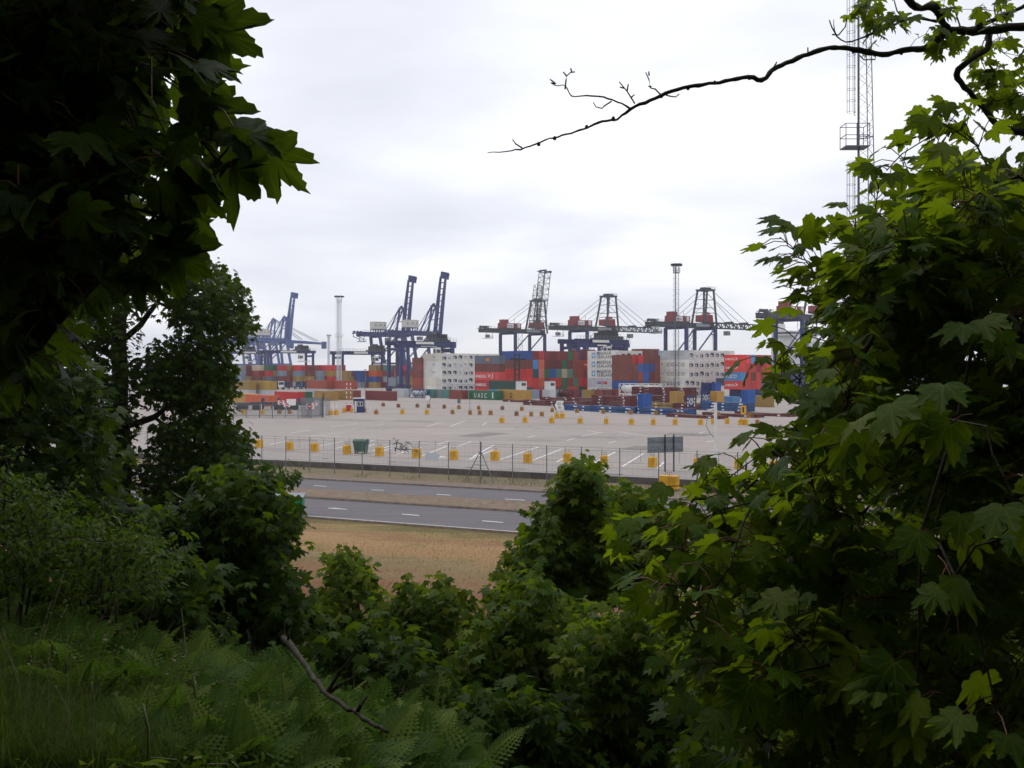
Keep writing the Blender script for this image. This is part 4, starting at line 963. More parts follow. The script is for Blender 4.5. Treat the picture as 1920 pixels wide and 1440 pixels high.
    for y in (-2.4, 2.4):
        MB().beam((ax-1, y, AH), (6.5, y, Zg+1.5), .3).build('back_stay', nv, o); MB().beam((ax-1, y, AH-.6), (9.5, y, Zg+1.5), .25).build('back_stay', nv, o)
    ang = math.radians(84 if boom_up else -1.2); dv = np.array((math.cos(ang), 0, math.sin(ang))); upv = np.array((-math.sin(ang), 0, math.cos(ang))); hinge = np.array((hx, 0, Zg))
    bm = MB(); yv = np.array((0, 1., 0))
    for y in (-2.7, 2.7):
        d0, d1 = 2.7, 1.2
        a0 = hinge+yv*y-upv*.9; a1 = hinge+dv*boomlen*.55+yv*y-upv*.9; a2 = hinge+dv*boomlen+yv*y-upv*.9
        for (p_, q_, h0, h1) in ((a0, a1, d0, d0*.86), (a1, a2, d0*.86, d1)):
            bm.hexa([p_-yv*.45, p_+yv*.45, p_+yv*.45+upv*h0, p_-yv*.45+upv*h0], [q_-yv*.45, q_+yv*.45, q_+yv*.45+upv*h1, q_-yv*.45+upv*h1])
    for f in np.linspace(.05, .98, 10): bm.cb(hinge+dv*boomlen*f+upv*.6, (.7, 4.0, .6))
    e_ = hinge+dv*(boomlen+.4); bm.beam(e_-upv*4.5, e_+upv*1.6, 1.2, 4.4); bm.lathe(e_-upv*3.6+dv*.6, [(.8, -1.4), (.8, 1.4)], 10, 'y')
    bm.build('boom', nv, o)
    if not boom_up:
        for y in (-2.4, 2.4):
            MB().beam((ax+.4, y, AH), tuple(hinge+dv*boomlen*.5+np.array((0, y, 2.5))), .4).build('fore_stay', nv, o); MB().beam((ax+.4, y, AH+.5), tuple(hinge+dv*boomlen*.86+np.array((0, y, 1.6))), .35).build('fore_stay', nv, o)
    MB().cb((G*.4, 0, Zg-3.2), (3, 2.6, 2.4)).build('trolley_cab', M['steel'], o)
    return o
blue_crane(664, 655, 31, True, 'navy crane with raised boom and white house, left one of the pair')
blue_crane(723, 628, 31, True, 'navy crane with raised boom and white house, right one of the pair')
blue_crane(452, 780, 31, True, 'hazy navy crane with its single boom raised, nearest the left tree', boomlen=36, paint='hazed_navy')
blue_crane(430, 815, 31, False, 'hazy navy crane with lowered boom beyond the raised one', boomlen=44, tail=20, paint='hazed_navy')
blue_crane(380, 850, 32, False, 'hazy navy crane with lowered boom, mostly behind the left tree', boomlen=40, tail=20, paint='hazed_navy')
blue_crane(330, 900, 32, False, 'farthest hazy navy crane showing through the left tree', boomlen=40, tail=20, paint='hazed_navy')

# ------------------------------------------------------------------ rubber-tyred yard gantries
def gantry(px, D, label, span=23.5, Ht=19.0, base=8.0, trolley=.8, dark=True, spreader=None):
    org = np.array(((px-960)/F*D, D, 0)); m = M['navy']
    o = empty('yard_gantry', org, math.radians(41), label, 'gantry crane', 'navy rubber tyred yard gantries')
    for x in (0, span):
        for y in (0, base): MB().box(x-.55, x+.55, y-.5, y+.5, 1.9, Ht-1.2).build('leg', m, o)
        MB().box(x-.6, x+.6, -1.5, base+1.5, 1.1, 1.89).build('sill_beam', m, o)
        MB().box(x-.45, x+.45, .505, base-.505, Ht-3.2, Ht-2.2).build('end_tie', m, o)
        for y in (-.9, .9, base-.9, base+.9): MB().lathe((x, y, .75), [(.5, -.3), (.75, -.24), (.75, .24), (.5, .3)], 14, 'x').build('wheel', M['tyre'], o)
    for y in (0, base): MB().box(-1.5, span+1.5, y-.55, y+.55, Ht-1.2, Ht+.4).build('main_girder', m, o)
    b = MB(); rail(b, (-1.5, -.9, Ht+.4), (span+1.5, -.9, Ht+.4), 1.1, 16, .07); b.box(-1.5, span+1.5, -1.1, -.56, Ht+.32, Ht+.4); b.build('walkway', M['steel'], o)
    tx = span*trolley
    b = MB(); b.box(tx-3.2, tx+3.2, -.4, base+.4, Ht+.45, Ht+1.1); b.box(tx-2.6, tx+.4, .6, base-.8, Ht+1.1, Ht+2.9); b.box(tx+.9, tx+2.8, 1, base-1, Ht+1.1, Ht+3.3); b.lathe((tx-1, base/2, Ht+3.2), [(.8, -2), (.8, 2)], 10, 'y')
    rail(b, (tx-3.2, -.4, Ht+1.1), (tx+3.2, -.4, Ht+1.1), 1.1, 6, .07); b.build('trolley', M['dark'], o)
    c_ = MB().box(tx-3.6, tx-1.4, -.2, 1.8, Ht-4.4, Ht-1.9).build('operator_cab', M['white_paint'], o); MB().box(tx-3.63, tx-3.6, .1, 1.5, Ht-4.1, Ht-2.6).build('cab_window', M['glass'], c_); MB().box(tx-3.4, tx-1.6, -.23, -.2, Ht-4.0, Ht-2.7).build('cab_window', M['glass'], c_)
    zs = spreader or Ht-6
    b = MB()
    for xx in (-.9, .9):
        for yy in (2, base-2): b.beam((tx+1.5+xx, yy, zs+.6), (tx+1.5+xx, yy, Ht+.5), .07)
    b.build('hoist_rope', M['dark'], o); MB().box(tx+.4, tx+2.6, -1.5, base+1.5, zs, zs+.6).build('spreader', M['white_paint'], o)
    MB().box(-1.3, -.6, 1.5, base-1.5, 2.2, 5.4).build('power_pack', M['steel'], o)
    MB().box(span*.25, span*.6, -1.14, -1.11, Ht-.8, Ht+.1).build('name_panel', M['white_paint'], o)
    return o
gantry(503, 560, 'navy yard gantry right of the hazy cranes', 28, 18.5, 8, .82)
gantry(432, 590, 'navy yard gantry half hidden by the left tree', 26, 18.5, 8, .5)
gantry(642, 470, 'navy yard gantry spanning right of the white mast', 22, 16.5, 8, .97)
gantry(752, 378, 'navy yard gantry in front of the raised boom pair', 24, 18.8, 8, .82, spreader=9)
gantry(765, 430, 'navy yard gantry behind the nearer one of that pair', 24, 19.0, 8, .8)
gantry(1084, 345, 'navy yard gantry behind the star-square stack', 23.5, 18.6, 8, .75)
gantry(1096, 395, 'navy yard gantry farther back under the lowered boom', 24, 18.5, 8, .85)
# empty-container handler before the mixed stack
p = np.array(((969-960)/F*306, 306, 0)); o = empty('container_handler', p, CROT, 'dark mobile container handler with tall lattice mast before the mixed stack', 'handler')
b = MB()
for y in (-.9, .9): b.box(-.3, .1, y-.16, y+.16, .6, 13.2)
for k in range(9): b.box(-.28, .08, -.74, .74, .8+k*1.5, 1.05+k*1.5)
b.build('mast', M['dark'], o); MB().box(.3, 4.6, -1.3, 1.3, .9, 2.4).build('body', M['fr_blue'], o); MB().box(1.8, 3.6, -.9, .9, 2.4, 4.1).build('cab', M['white_paint'], o)
MB().box(-.9, -.35, -3.0, 3.0, 11.4, 11.9).build('spreader', M['dark'], o)
for x in (.8, 4.0):
    for y in (-1.45, 1.45): MB().lathe((x, y, .8), [(.5, -.3), (.8, -.25), (.8, .25), (.5, .3)], 14, 'y').build('wheel', M['tyre'], o)
for i, (px, D, lab) in enumerate([(982, 298, 'white cabin block beside the dark handler mast'), (1036, 298, 'white cabin block below the beige container end')]):
    p = np.array(((px-960)/F*D, D, 2.59)); o = empty('white_cabin', p, CROT, lab, 'cabin', 'white cabins before the mixed stack'); MB().box(0, 2.2, -1.2, 1.2, 0, 2.5).build('shell', M['white_paint'], o)
    MB().box(-.03, -.002, -.8, .8, 1.2, 2.0).build('window', M['glass'], o); MB().box(-.1, 2.4, -1.3, 1.3, 2.5, 2.6).build('roof', M['steel'], o)
    container(p+np.array((0, 0, -2.59))+AC*1.5, 3.4, 2.59, 'pale grey', 'pale grey low container under the '+lab, 'containers in the front row on the yard')
# ship beyond the quay
p = np.array(((1475-960)/F*560, 560, -4.5)); o = empty('container_ship', p, math.atan2(AC[1], AC[0]), 'white ship accommodation block showing past the right crane', 'ship')
MB().prism([(-90, 6), (-84, 14), (150, 14), (156, 18), (148, 0), (-80, 0)], -14, 14).build('hull', M['navy'], o)
MB().box(-14, 0, -13, 13, 14, 28).box(-12, -1, -11, 11, 28, 31).box(-12, -2, -14, 14, 31, 33.5).build('superstructure', M['white_paint'], o)
MB().box(-12.1, -1.9, -14.1, 14.1, 31.9, 32.8).build('bridge_window', M['glass'], o); MB().box(3, 8, -3, 3, 14, 38).build('funnel', M['white_paint'], o); MB().box(3.5, 7.5, -2.5, 2.5, 38, 40).build('funnel_cap', M['dark'], o); MB().tube([(-7, 0, 33), (-7, 0, 43)], .3, 6).build('radar_mast', M['white_paint'], o)

# ------------------------------------------------------------------ masts
def lamp_head(o, z, r, m, n=8):
    b = MB(); b.lathe((0, 0, z), [(r*.62, 0), (r*.62, .12)], 10)
    for k in range(n):
        a0 = 2*math.pi*k/n; a1 = 2*math.pi*(k+1)/n
        for h in (.6, 1.15): b.beam((r*.6*math.cos(a0), r*.6*math.sin(a0), z+h), (r*.6*math.cos(a1), r*.6*math.sin(a1), z+h), .06)
        b.beam((r*.6*math.cos(a0), r*.6*math.sin(a0), z+.1), (r*.6*math.cos(a0), r*.6*math.sin(a0), z+2.3), .07)
    b.build('platform', m, o)
    for k in range(n):
        a0 = 2*math.pi*k/n; c_, s_ = math.cos(a0), math.sin(a0)
        MB().hexa([(r*.65*c_-.35*s_, r*.65*s_+.35*c_, z+2.2), (r*.65*c_+.35*s_, r*.65*s_-.35*c_, z+2.2), (r*c_+.35*s_, r*s_-.35*c_, z+2.0), (r*c_-.35*s_, r*s_+.35*c_, z+2.0)],
                  [(r*.65*c_-.35*s_, r*.65*s_+.35*c_, z+2.7), (r*.65*c_+.35*s_, r*.65*s_-.35*c_, z+2.7), (r*c_+.35*s_, r*s_-.35*c_, z+2.6), (r*c_-.35*s_, r*s_+.35*c_, z+2.6)]).build('floodlight', M['dark'], o)
def tri_mast(px, D, H, w, label, m, r=.07, step=1.6, rot=.3, head=1.6, solid=False, platforms=()):
    o = empty('light_mast', np.array(((px-960)/F*D, D, 0)), rot, label, 'light mast', 'tall floodlight masts')
    pts = [(w*.58*math.cos(a), w*.58*math.sin(a)) for a in (math.pi/2, math.pi*7/6, math.pi*11/6)]
    for x, y in pts: MB().tube([(x, y, 0), (x*.9, y*.9, H)], r, 6).build('leg', m, o)
    b = MB(); n = int(H/step)
    for i in range(n):
        z0, z1 = i*step, (i+1)*step
        for k in range(3):
            (x0, y0), (x1, y1) = pts[k], pts[(k+1) % 3]
            b.beam((x0, y0, z0), (x1, y1, z0), r*.7); b.beam((x0, y0, z0), (x1, y1, z1), r*.6)
    tag(b.build('lattice', m, o), kind='stuff')
    b = MB()                                            # caged ladder
    for sx_ in (-.22, .22): b.beam((-w*.58-.25, sx_, 1), (-w*.58-.25, sx_, H), r*.5)
    for i in range(int(H/1.2)): b.beam((-w*.58-.25, -.22, 1+i*1.2), (-w*.58-.25, .22, 1+i*1.2), r*.45)
    for i in range(int(H/1.6)):
        z = 2.5+i*1.6
        for k in range(6):
            a0, a1 = math.pi*(.5+k/6), math.pi*(.5+(k+1)/6)
            b.beam((-w*.58-.25+.6*math.cos(a0), .4*math.sin(a0), z), (-w*.58-.25+.6*math.cos(a1), .4*math.sin(a1), z), r*.4)
    tag(b.build('caged_ladder', m, o), kind='stuff')
    for z in platforms:
        b = MB(); b.box(-w, w, -w, w, z, z+.1)
        for s_ in (-1, 1): rail(b, (-w, s_*w, z+.1), (w, s_*w, z+.1), 1.1, 3, .06)
        b.build('rest_platform', m, o)
    lamp_head(o, H-2.2, head, m)
    return o
tri_mast(636, 422, 38.6, 1.6, 'thick pale floodlight mast left of the paired navy cranes', M['mast_pale'], .14, 1.3, .3, 2.0, platforms=(22,))
tri_mast(616.5, 900, 38, 1.6, 'small distant pale mast left of the thick one', M['mast_pale'], .22, 2, .3, 2.2)
tri_mast(1268.5, 290, 38.4, 1.15, 'slim lattice floodlight mast standing before the white stack', M['mast_dark'], .075, 1.5, .5, 1.6, platforms=(12.6,))
tri_mast(1339, 640, 30, 1.6, 'short faint mast beneath the lowered boom', M['mast_pale'], .14, 2, .3, 1.8)
# big near tower
D = 84; o = empty('lattice_tower', np.array(((1621-960)/F*D, D, ROADZ)), 0, 'tall lattice tower with caged ladder and small platform behind the maple', 'tower')
Ht = 46; md = M['mast_dark']
base_ = [(-.58, -.35), (-.30, .75), (.62, .55), (.92, -.25)]
def tp_(k, z): f = 1-.55*z/Ht; return np.array((-.55+(base_[k][0]+.55)*f*1.25, base_[k][1]*f*1.25, z))
for k in range(4): MB().tube([tp_(k, 0), tp_(k, Ht)], .075 if k == 0 else .04, 7).build('leg', md, o)
b = MB(); n = 58
for i in range(n):
    z0, z1 = Ht*i/n, Ht*(i+1)/n
    for k in range(4):
        k2 = (k+1) % 4
        b.beam(tp_(k if i % 2 else k2, z0), tp_(k2 if i % 2 else k, z1), .022)
    if i % 9 == 0:
        for k in range(4): b.beam(tp_(k, z0), tp_((k+1) % 4, z0), .05)
tag(b.build('lattice', md, o), kind='stuff')
for (za, zb) in ((1.5, 26.6), (30.3, 45.5)):
    b = MB()
    xx = -1.05
    for sx_ in (-.12, .12): b.beam((xx+.22, sx_, za), (xx+.22, sx_, zb), .03)
    for z in np.arange(za, zb, .3): b.beam((xx+.22, -.2, z), (xx+.22, .2, z), .02)
    for z in np.arange(za+.3, zb, .95):
        pr = None
        for k in range(9):
            a_ = math.pi*2*k/8; q_ = (xx-.05+.36*math.cos(a_), .36*math.sin(a_), z)
            if pr: b.beam(pr, q_, .022)
            pr = q_
    for k in range(5):
        a_ = math.pi*(.5+k/4); b.beam((xx-.05+.36*math.cos(a_), .36*math.sin(a_), za+.3), (xx-.05+.36*math.cos(a_), .36*math.sin(a_), zb-.2), .02)
    b.build('caged_ladder', md, o)
b = MB(); zp = 27.6
b.box(-1.8, .15, -.8, .7, zp, zp+.1)
for (x, y) in ((-1.8, -.8), (-1.8, .7), (.15, -.8), (.15, .7), (-.9, -.8)): b.beam((x, y, zp), (x, y, zp+1.9), .05)
for z in (.95, 1.9):
    for (p_, q_) in (((-1.8, -.8), (.15, -.8)), ((-1.8, .7), (.15, .7)), ((-1.8, -.8), (-1.8, .7)), ((.15, -.8), (.15, .7))): b.beam((*p_, zp+z), (*q_, zp+z), .05)
b.build('rest_platform', md, o)
lamp_head(o, Ht, 1.6, md)

# ------------------------------------------------------------------ yard furniture
blk = {}
def block_mesh(w, h, m):
    b = MB(); t_ = .06
    b.hexa([(-w/2, -w/2, 0), (w/2, -w/2, 0), (w/2, w/2, 0), (-w/2, w/2, 0)], [(-w/2+.02, -w/2+.02, h-t_), (w/2-.02, -w/2+.02, h-t_), (w/2-.02, w/2-.02, h-t_), (-w/2+.02, w/2-.02, h-t_)])
    b.hexa([(-w/2+.02, -w/2+.02, h-t_), (w/2-.02, -w/2+.02, h-t_), (w/2-.02, w/2-.02, h-t_), (-w/2+.02, w/2-.02, h-t_)], [(-w/2+t_, -w/2+t_, h), (w/2-t_, -w/2+t_, h), (w/2-t_, w/2-t_, h), (-w/2+t_, w/2-t_, h)])
    me = b.mesh('concrete_block'); me.materials.append(M[m]); return me
lb = MB()
for x in (-.16, .16):
    lb.tube([(x-.09, 0, 0), (x-.09, 0, .24), (x-.04, 0, .31), (x+.04, 0, .31), (x+.09, 0, .24), (x+.09, 0, 0)], .016, 5)
LOOP = lb.mesh('lifting_loop'); LOOP.materials.append(M['rebar'])
stripe_me = MB().box(-.03, .03, -.012, .0, .05, .8).mesh('groove'); stripe_me.materials.append(M['rebar'])
BM = {('yellow', 1): block_mesh(.66, .9, 'yellow'), ('yellow', 2): block_mesh(.9, .92, 'yellow'), ('ochre', 1): block_mesh(.62, .8, 'ochre'), ('brown_block', 1): block_mesh(.62, .8, 'brown_block')}
def yblock(px, py, m, label, group, rz=None, w=1):
    p = gp(px, py); o = link('concrete_block', BM[(m, w)]); o.location = p; o.rotation_euler = (0, 0, -A25+crnd.uniform(-.25, .25) if rz is None else rz)
    tag(o, label, 'concrete block', group); l = link('lifting_loop', LOOP, o, loc=(0, 0, BM[(m, w)].vertices[4].co.z+.05)); l.rotation_euler = (crnd.uniform(-.2, .2), 0, crnd.uniform(-.5, .5))
    return o
nearb = [(486, 839), (543, 844), (590, 846.5), (650.5, 851), (711.5, 854.5), (781, 858), (851, 861.5), (928, 863), (989.5, 867.5), (1064, 867), (1132.5, 872.5), (1223.5, 875.5), (1308, 877), (1384, 879), (1450, 883)]
yb_lab = ['yellow concrete block just past the left tree', 'yellow concrete block, first clear one right of the left tree', 'yellow concrete block left of the fence post pair by the bin', 'yellow concrete block touching the green bin on its left', 'yellow concrete block right of the green bin',
  'yellow concrete block left of the white notice', 'yellow concrete block right of the white notice', 'yellow concrete block right of the braced fence post', 'yellow concrete block midway between braced post and sapling top', 'yellow concrete block half hidden by the sapling top',
  'yellow concrete block right of the sapling top', 'yellow concrete block below the back of the big sign', 'yellow concrete block left of the white lamp post foot', 'yellow concrete block right of the lamp post foot', 'yellow concrete block almost lost in maple leaves']
for (x, y), l in zip(nearb, yb_lab): yblock(x, y, 'yellow', l, 'yellow blocks in the near row')
midb = [(941, 793), (984.5, 792.5), (1034.5, 793.5), (1088, 794), (1136.5, 795), (1184, 796), (1225, 796.5), (1266, 796.5), (1314, 796.5), (1337, 795.5), (1363.5, 795), (1389, 796.5), (1398, 796.5), (1420, 796.5)]
for i, (x, y) in enumerate(midb): yblock(x, y, 'yellow' if i < 13 else 'ochre', f'yellow concrete block, {ORD[i]} from left in the middle row across the yard', 'yellow blocks in the middle row')
farb = [(456.5, 777, 'yellow'), (492, 777, 'yellow'), (524, 776, 'ochre'), (543, 776, 'ochre'), (620, 778, 'yellow'), (630.5, 778, 'yellow'), (676, 772.5, 'ochre'), (683, 772.5, 'ochre'), (705.5, 777, 'ochre'), (754.5, 776.5, 'yellow'), (800.5, 777, 'yellow'), (848.5, 776.5, 'ochre'), (718.5, 762, 'brown_block'), (747, 764, 'brown_block'),
        (782.5, 764, 'brown_block'), (803.5, 764.5, 'brown_block'), (833, 766, 'brown_block'), (860.5, 767, 'ochre'), (897.5, 768, 'ochre'), (942, 768.5, 'brown_block'), (978.5, 770, 'ochre'), (881.5, 777.5, 'ochre'), (899.5, 777.5, 'ochre'), (920, 778, 'ochre'), (968.5, 779.5, 'brown_block'), (996, 780.5, 'ochre'), (1016, 780.5, 'ochre'),
        (1044, 784.5, 'yellow'), (1054.5, 784.5, 'yellow'), (1035.5, 772.5, 'ochre'), (1082, 774, 'ochre'), (1131.5, 775.5, 'ochre'), (1182.5, 777, 'ochre'), (1230, 778, 'ochre'), (1281.5, 779.5, 'ochre'), (1347, 781, 'ochre'), (1405, 783.5, 'ochre'), (1410, 783.5, 'brown_block')]
far_w = {0: 'leftmost of the far row by the palisade', 1: 'second of the far row by the palisade', 2: 'behind the palisade fence, third along', 3: 'behind the palisade fence, fourth along', 4: 'left one of the pair beside the gate', 5: 'right one of the pair beside the gate', 6: 'left one at the booth foot', 7: 'right one at the booth foot',
         27: 'left one under the arrow sign', 28: 'right one under the arrow sign'}
for i, (x, y, m) in enumerate(farb):
    nm_ = {'yellow': 'yellow', 'ochre': 'weathered ochre', 'brown_block': 'rusty brown'}[m]
    near_ = 'behind' if y < 770 else 'in'
    yblock(x, y, m, f'{nm_} concrete block, ' + (far_w[i] if i in far_w else (f'{ORD[(i-8) % 20]} along {near_} the far rows between booth and flat racks' if i < 27 else f'{ORD[i-29]} of those in front of the flat racks')), 'weathered blocks in the far rows')
# big yellow block under the road sign
p = gp(1254, 916, ROADZ); o = link('sign_ballast', MB().box(-.74, .74, -.4, .4, 0, 1.0).mesh('sign_ballast'), None, M['yellow']); o.location = p; o.rotation_euler = (0, 0, -A25); tag(o, 'long yellow concrete ballast block at the fence foot below the sign', 'concrete block')
link('lifting_loop', LOOP, o, loc=(0, 0, .98))
# road sign seen from behind
p = gp(1249, 893, ROADZ); o = empty('road_sign', p, math.radians(8), 'large grey road sign seen from behind on two posts', 'sign')
for x in (-.1, .68): MB().box(x-.05, x+.05, -.06, .04, 0, 3.62).build('post', M['dark'], o)
for k in range(2):
    MB().hexa([(-1.66, .045, 2.02+k*.68), (1.54, .045, 2.1+k*.68), (1.54, .075, 2.1+k*.68), (-1.66, .075, 2.02+k*.68)], [(-1.66, .045, 2.69+k*.68), (1.54, .045, 2.77+k*.68), (1.54, .075, 2.77+k*.68), (-1.66, .075, 2.69+k*.68)]).build('panel', M['steel'], o)
for z in (2.3, 3.0): MB().beam((-1.6, .02, z), (1.5, .02, z+.07), .05).build('channel', M['post'], o)
# white lamp post with arm and hanging cable
p = gp(1341.5, 862); o = empty('lamp_post', p, 0, 'slim white post with a short arm and hanging cable by the maple', 'post')
k = F/p[1]; hh = (862-755)/k
MB().tube([(0, 0, 0), (0, 0, hh)], [.18, .15], 8).build('pole', M['white_paint'], o); MB().tube([(0, 0, .0), (0, 0, 1.0)], .24, 8).build('pole_base', M['white_paint'], o)
MB().beam((0, 0, (862-766.5)/k), (-16/k, 0, (862-769.5)/k), .14).build('arm', M['white_paint'], o); MB().beam((0, 0, (862-764)/k), (-8/k, 0, (862-768)/k), .06).build('arm_brace', M['white_paint'], o)
MB().tube([(-16/k, 0, (862-769.5)/k), (-16.5/k, 0, (862-780)/k), (-15.5/k, 0, (862-790)/k), (-18/k, 0, (862-796)/k), (-15/k, 0, (862-803)/k), (-9/k, 0, (862-814)/k), (-3/k, 0, (862-820)/k)], .035, 5).build('cable', M['steel'], o)
# yellow chevron sign
p = gp(1394, 796.5); k = F/p[1]; o = empty('direction_sign', p, 0, 'upright yellow sign on two thin legs beside the blue racks', 'sign')
MB().box(-5/k, 5/k, -.04, 0, 20/k, 36/k).build('panel', M['yellow'], o); MB().box(-2/k, 1/k, -.05, -.041, 23/k, 33/k).build('symbol', M['black_print'], o)
for x in (-3, 3): MB().box(x/k-.03, x/k+.03, .002, .06, 0, 30/k).build('leg', M['steel'], o)
# arrow signs
def arrow_sign(px, pybase, w, h, lift, flip, lines, lab):
    p = gp(px, pybase); k = F/p[1]; o = empty('arrow_sign', p, 0, lab, 'sign'); w /= k; h /= k; z = lift/k; s = -1 if flip else 1
    out = [(-s*w*.5, z+h/2), (-s*w*.28, z), (s*w*.5, z), (s*w*.5, z+h), (-s*w*.28, z+h)]
    if s < 0: out = out[::-1]
    MB().prism(out, -.03, 0).build('panel', M['white_print'], o)
    ch = [(-s*w*.5, z+h/2), (-s*w*.28, z), (-s*w*.16, z), (-s*w*.38, z+h/2), (-s*w*.16, z+h), (-s*w*.28, z+h)]
    MB().prism(ch if s > 0 else ch[::-1], -.045, -.031).build('chevron', M['black_print'], o)
    for i, t_ in enumerate(lines): text(t_, h*.42, 'black_print', o, (s*w*.1-(w*.2 if s > 0 else w*.05), -.035, z+h*(.52-.4*i)), (math.pi/2, 0, 0), .8)
    for x in (-.15, .2): MB().box(x*w-.03, x*w+.03, .002, .06, 0, z+h*.7).build('leg', M['post'], o)
    return o
arrow_sign(1047, 783.5, 19, 17, 15, False, ['EX A', ' IN'], 'white arrow sign pointing left, standing behind two yellow blocks')
arrow_sign(803.5, 764.5, 10, 9, 14, True, ['-'], 'small white arrow sign pointing right, near the teal containers')
p = gp(860.5, 767); k = F/p[1]; o = empty('notice_sign', p, 0, 'small grey notice on a post behind an ochre block', 'sign'); MB().box(-3/k, 3/k, -.03, 0, 11/k, 19/k).build('panel', M['steel'], o); MB().box(-.03, .03, .002, .05, 0, 18/k).build('leg', M['post'], o)
for k in (0, 1, 2): MB().box(-.35, .35, -.04, -.031, (12.5+k*2.2)*p[1]/F, (13.3+k*2.2)*p[1]/F).build('line_of_print', M['black_print'], o)
for (x, y, t_, lab) in ((881, 777, 748, 'thin bare pole standing in front of the green lettered container'), (685, 770, 693, 'thin lamp pole in front of the booth and far stacks'), (1128.5, 771, 700, 'thin pole left of the star-square stack')):
    p = gp(x, y); k = F/p[1]; o = empty('thin_pole', p, 0, lab, 'pole'); MB().tube([(0, 0, 0), (0, 0, (y-t_)/k)], .05, 6).build('shaft', M['steel'], o); MB().cb((0, 0, (y-t_)/k), (.5, .15, .12)).build('pole_head', M['dark'], o)
# gate booth
p = gp(673.5, 773.5); k = F/p[1]; o = empty('gate_booth', p, math.radians(12), 'small navy gate booth with white framed window and pale roof', 'booth')
w, h = 20/k, 26/k
MB().box(-w/2, w/2, 0, w*.8, 0, h).build('wall', M['navy'], o); MB().box(-w/2-.1, w/2+.1, -.12, w*.8+.1, h, h+.16).build('roof', M['white_paint'], o)
def win(cx, cz, ww, hh_): 
    f = MB()
    for (x0, x1, z0, z1) in ((-ww/2, ww/2, hh_/2-.1, hh_/2), (-ww/2, ww/2, -hh_/2, -hh_/2+.1), (-ww/2, -ww/2+.1, -hh_/2+.1, hh_/2-.1), (ww/2-.1, ww/2, -hh_/2+.1, hh_/2-.1), (-.06, .06, -hh_/2+.1, hh_/2-.1)): f.box(cx+x0, cx+x1, -.05, -.002, cz+z0, cz+z1)
    fo_ = f.build('window', M['white_paint'], o)
    for s in (-1, 1): MB().box(cx+s*ww/4-ww/4+.08, cx+s*ww/4+ww/4-.08, -.03, -.004, cz-hh_/2+.1, cz+hh_/2-.1).build('pane', M['glass'], fo_)
win(w*.1, h*.62, w*.52, h*.34); MB().box(-w*.42, -w*.24, -.04, -.002, .1, h*.82).build('door', M['white_paint'], o)
# barrier poles, posts and gate
def banded(px, pybase, pytop, lab):
    p = gp(px, pybase); k = F/p[1]; o = empty('barrier_pole', p, 0, lab, 'pole', 'raised red and white barrier poles'); n = 14; H_ = (pybase-pytop)/k
    for i in range(n): MB().tube([(0, 0, H_*i/n), (0, 0, H_*(i+1)/n)], .09, 6).build('band', M['red_print'] if i % 2 else M['white_print'], o)
banded(650, 771, 714, 'raised red and white barrier pole, left one'); banded(657.5, 771, 714, 'raised red and white barrier pole, right one')
p = gp(654, 771.5); o = empty('barrier_cabinet', p, 0, 'red barrier cabinet with white top at the booth', 'cabinet'); MB().box(-.5, .5, -.4, .4, 0, 1.35).build('body', M['red_print'], o); MB().box(-.54, .54, -.44, .44, 1.35, 1.55).build('cap', M['white_print'], o)
for i, x in enumerate((645.5, 661)): yblock(x, 773.5, 'yellow', 'yellow concrete block '+('left' if i == 0 else 'right')+' of the red barrier cabinet', 'weathered blocks in the far rows')
for i, (x, y, h) in enumerate([(490, 773, 15), (512, 779, 16), (569.5, 780, 17), (609, 780, 17), (624, 774, 15), (631, 774, 15), (663, 774, 14), (693.5, 774, 10), (702.5, 773, 9), (553.5, 781, 8)]):
    p = gp(x, y); k = F/p[1]; o = empty('marker_post', p, 0, f'white round-topped marker post, {ORD[i]} along from the palisade', 'post', 'white marker posts around the gate'); MB().tube([(0, 0, 0), (0, 0, h/k)], .09, 8).build('shaft', M['white_print'], o); MB().lathe((0, 0, h/k), [(.1, 0), (.08, .08), (.02, .12)], 8).build('cap', M['white_print'], o)
pa, pb_ = gp(438, 783.5), gp(583, 784); v = pb_-pa; L = np.linalg.norm(v); o = empty('palisade_fence', pa, math.atan2(v[1], v[0]), 'grey palisade fence at the left gate of the yard', 'fence')
b = MB(); n = int(L/.16)
for i in range(n): b.box(i*.16, i*.16+.045, -.01, .01, .05, 2.9)
tag(b.build('pale_row', M['post'], o), kind='stuff')
for z in (.4, 2.4): MB().box(0, L, .012, .06, z, z+.08).build('rail', M['post'], o)
for i in range(7): MB().box(L*i/6-.05, L*i/6+.05, .065, .16, 0, 3.0).build('post', M['post'], o)
pg = gp(583.5, 783); o = empty('palisade_gate', pg, math.radians(20), 'dense grey palisade gate leaf with no-entry signs', 'gate')
b = MB()
for i in range(26): b.box(-1.9+i*.15, -1.9+i*.15+.1, -.012, .012, .05, 3.6)
tag(b.build('pale_row', M['steel'], o), kind='stuff')
for z in (.3, 1.8, 3.2): MB().box(-2, 2.05, .014, .07, z, z+.09).build('rail', M['steel'], o)
MB().box(2.0, 2.2, -.1, .1, 0, 3.8).build('post', M['dark'], o)
pg2 = gp(608, 780); o = empty('palisade_gate', pg2, math.radians(-25), 'second palisade gate leaf, standing open right of the dark post', 'gate')
b = MB()
for i in range(16): b.box(-1.2+i*.16, -1.2+i*.16+.06, -.012, .012, .05, 3.3)
tag(b.build('pale_row', M['post'], o), kind='stuff')
for z in (.3, 2.9): MB().box(-1.25, 1.35, .014, .07, z, z+.09).build('rail', M['post'], o)
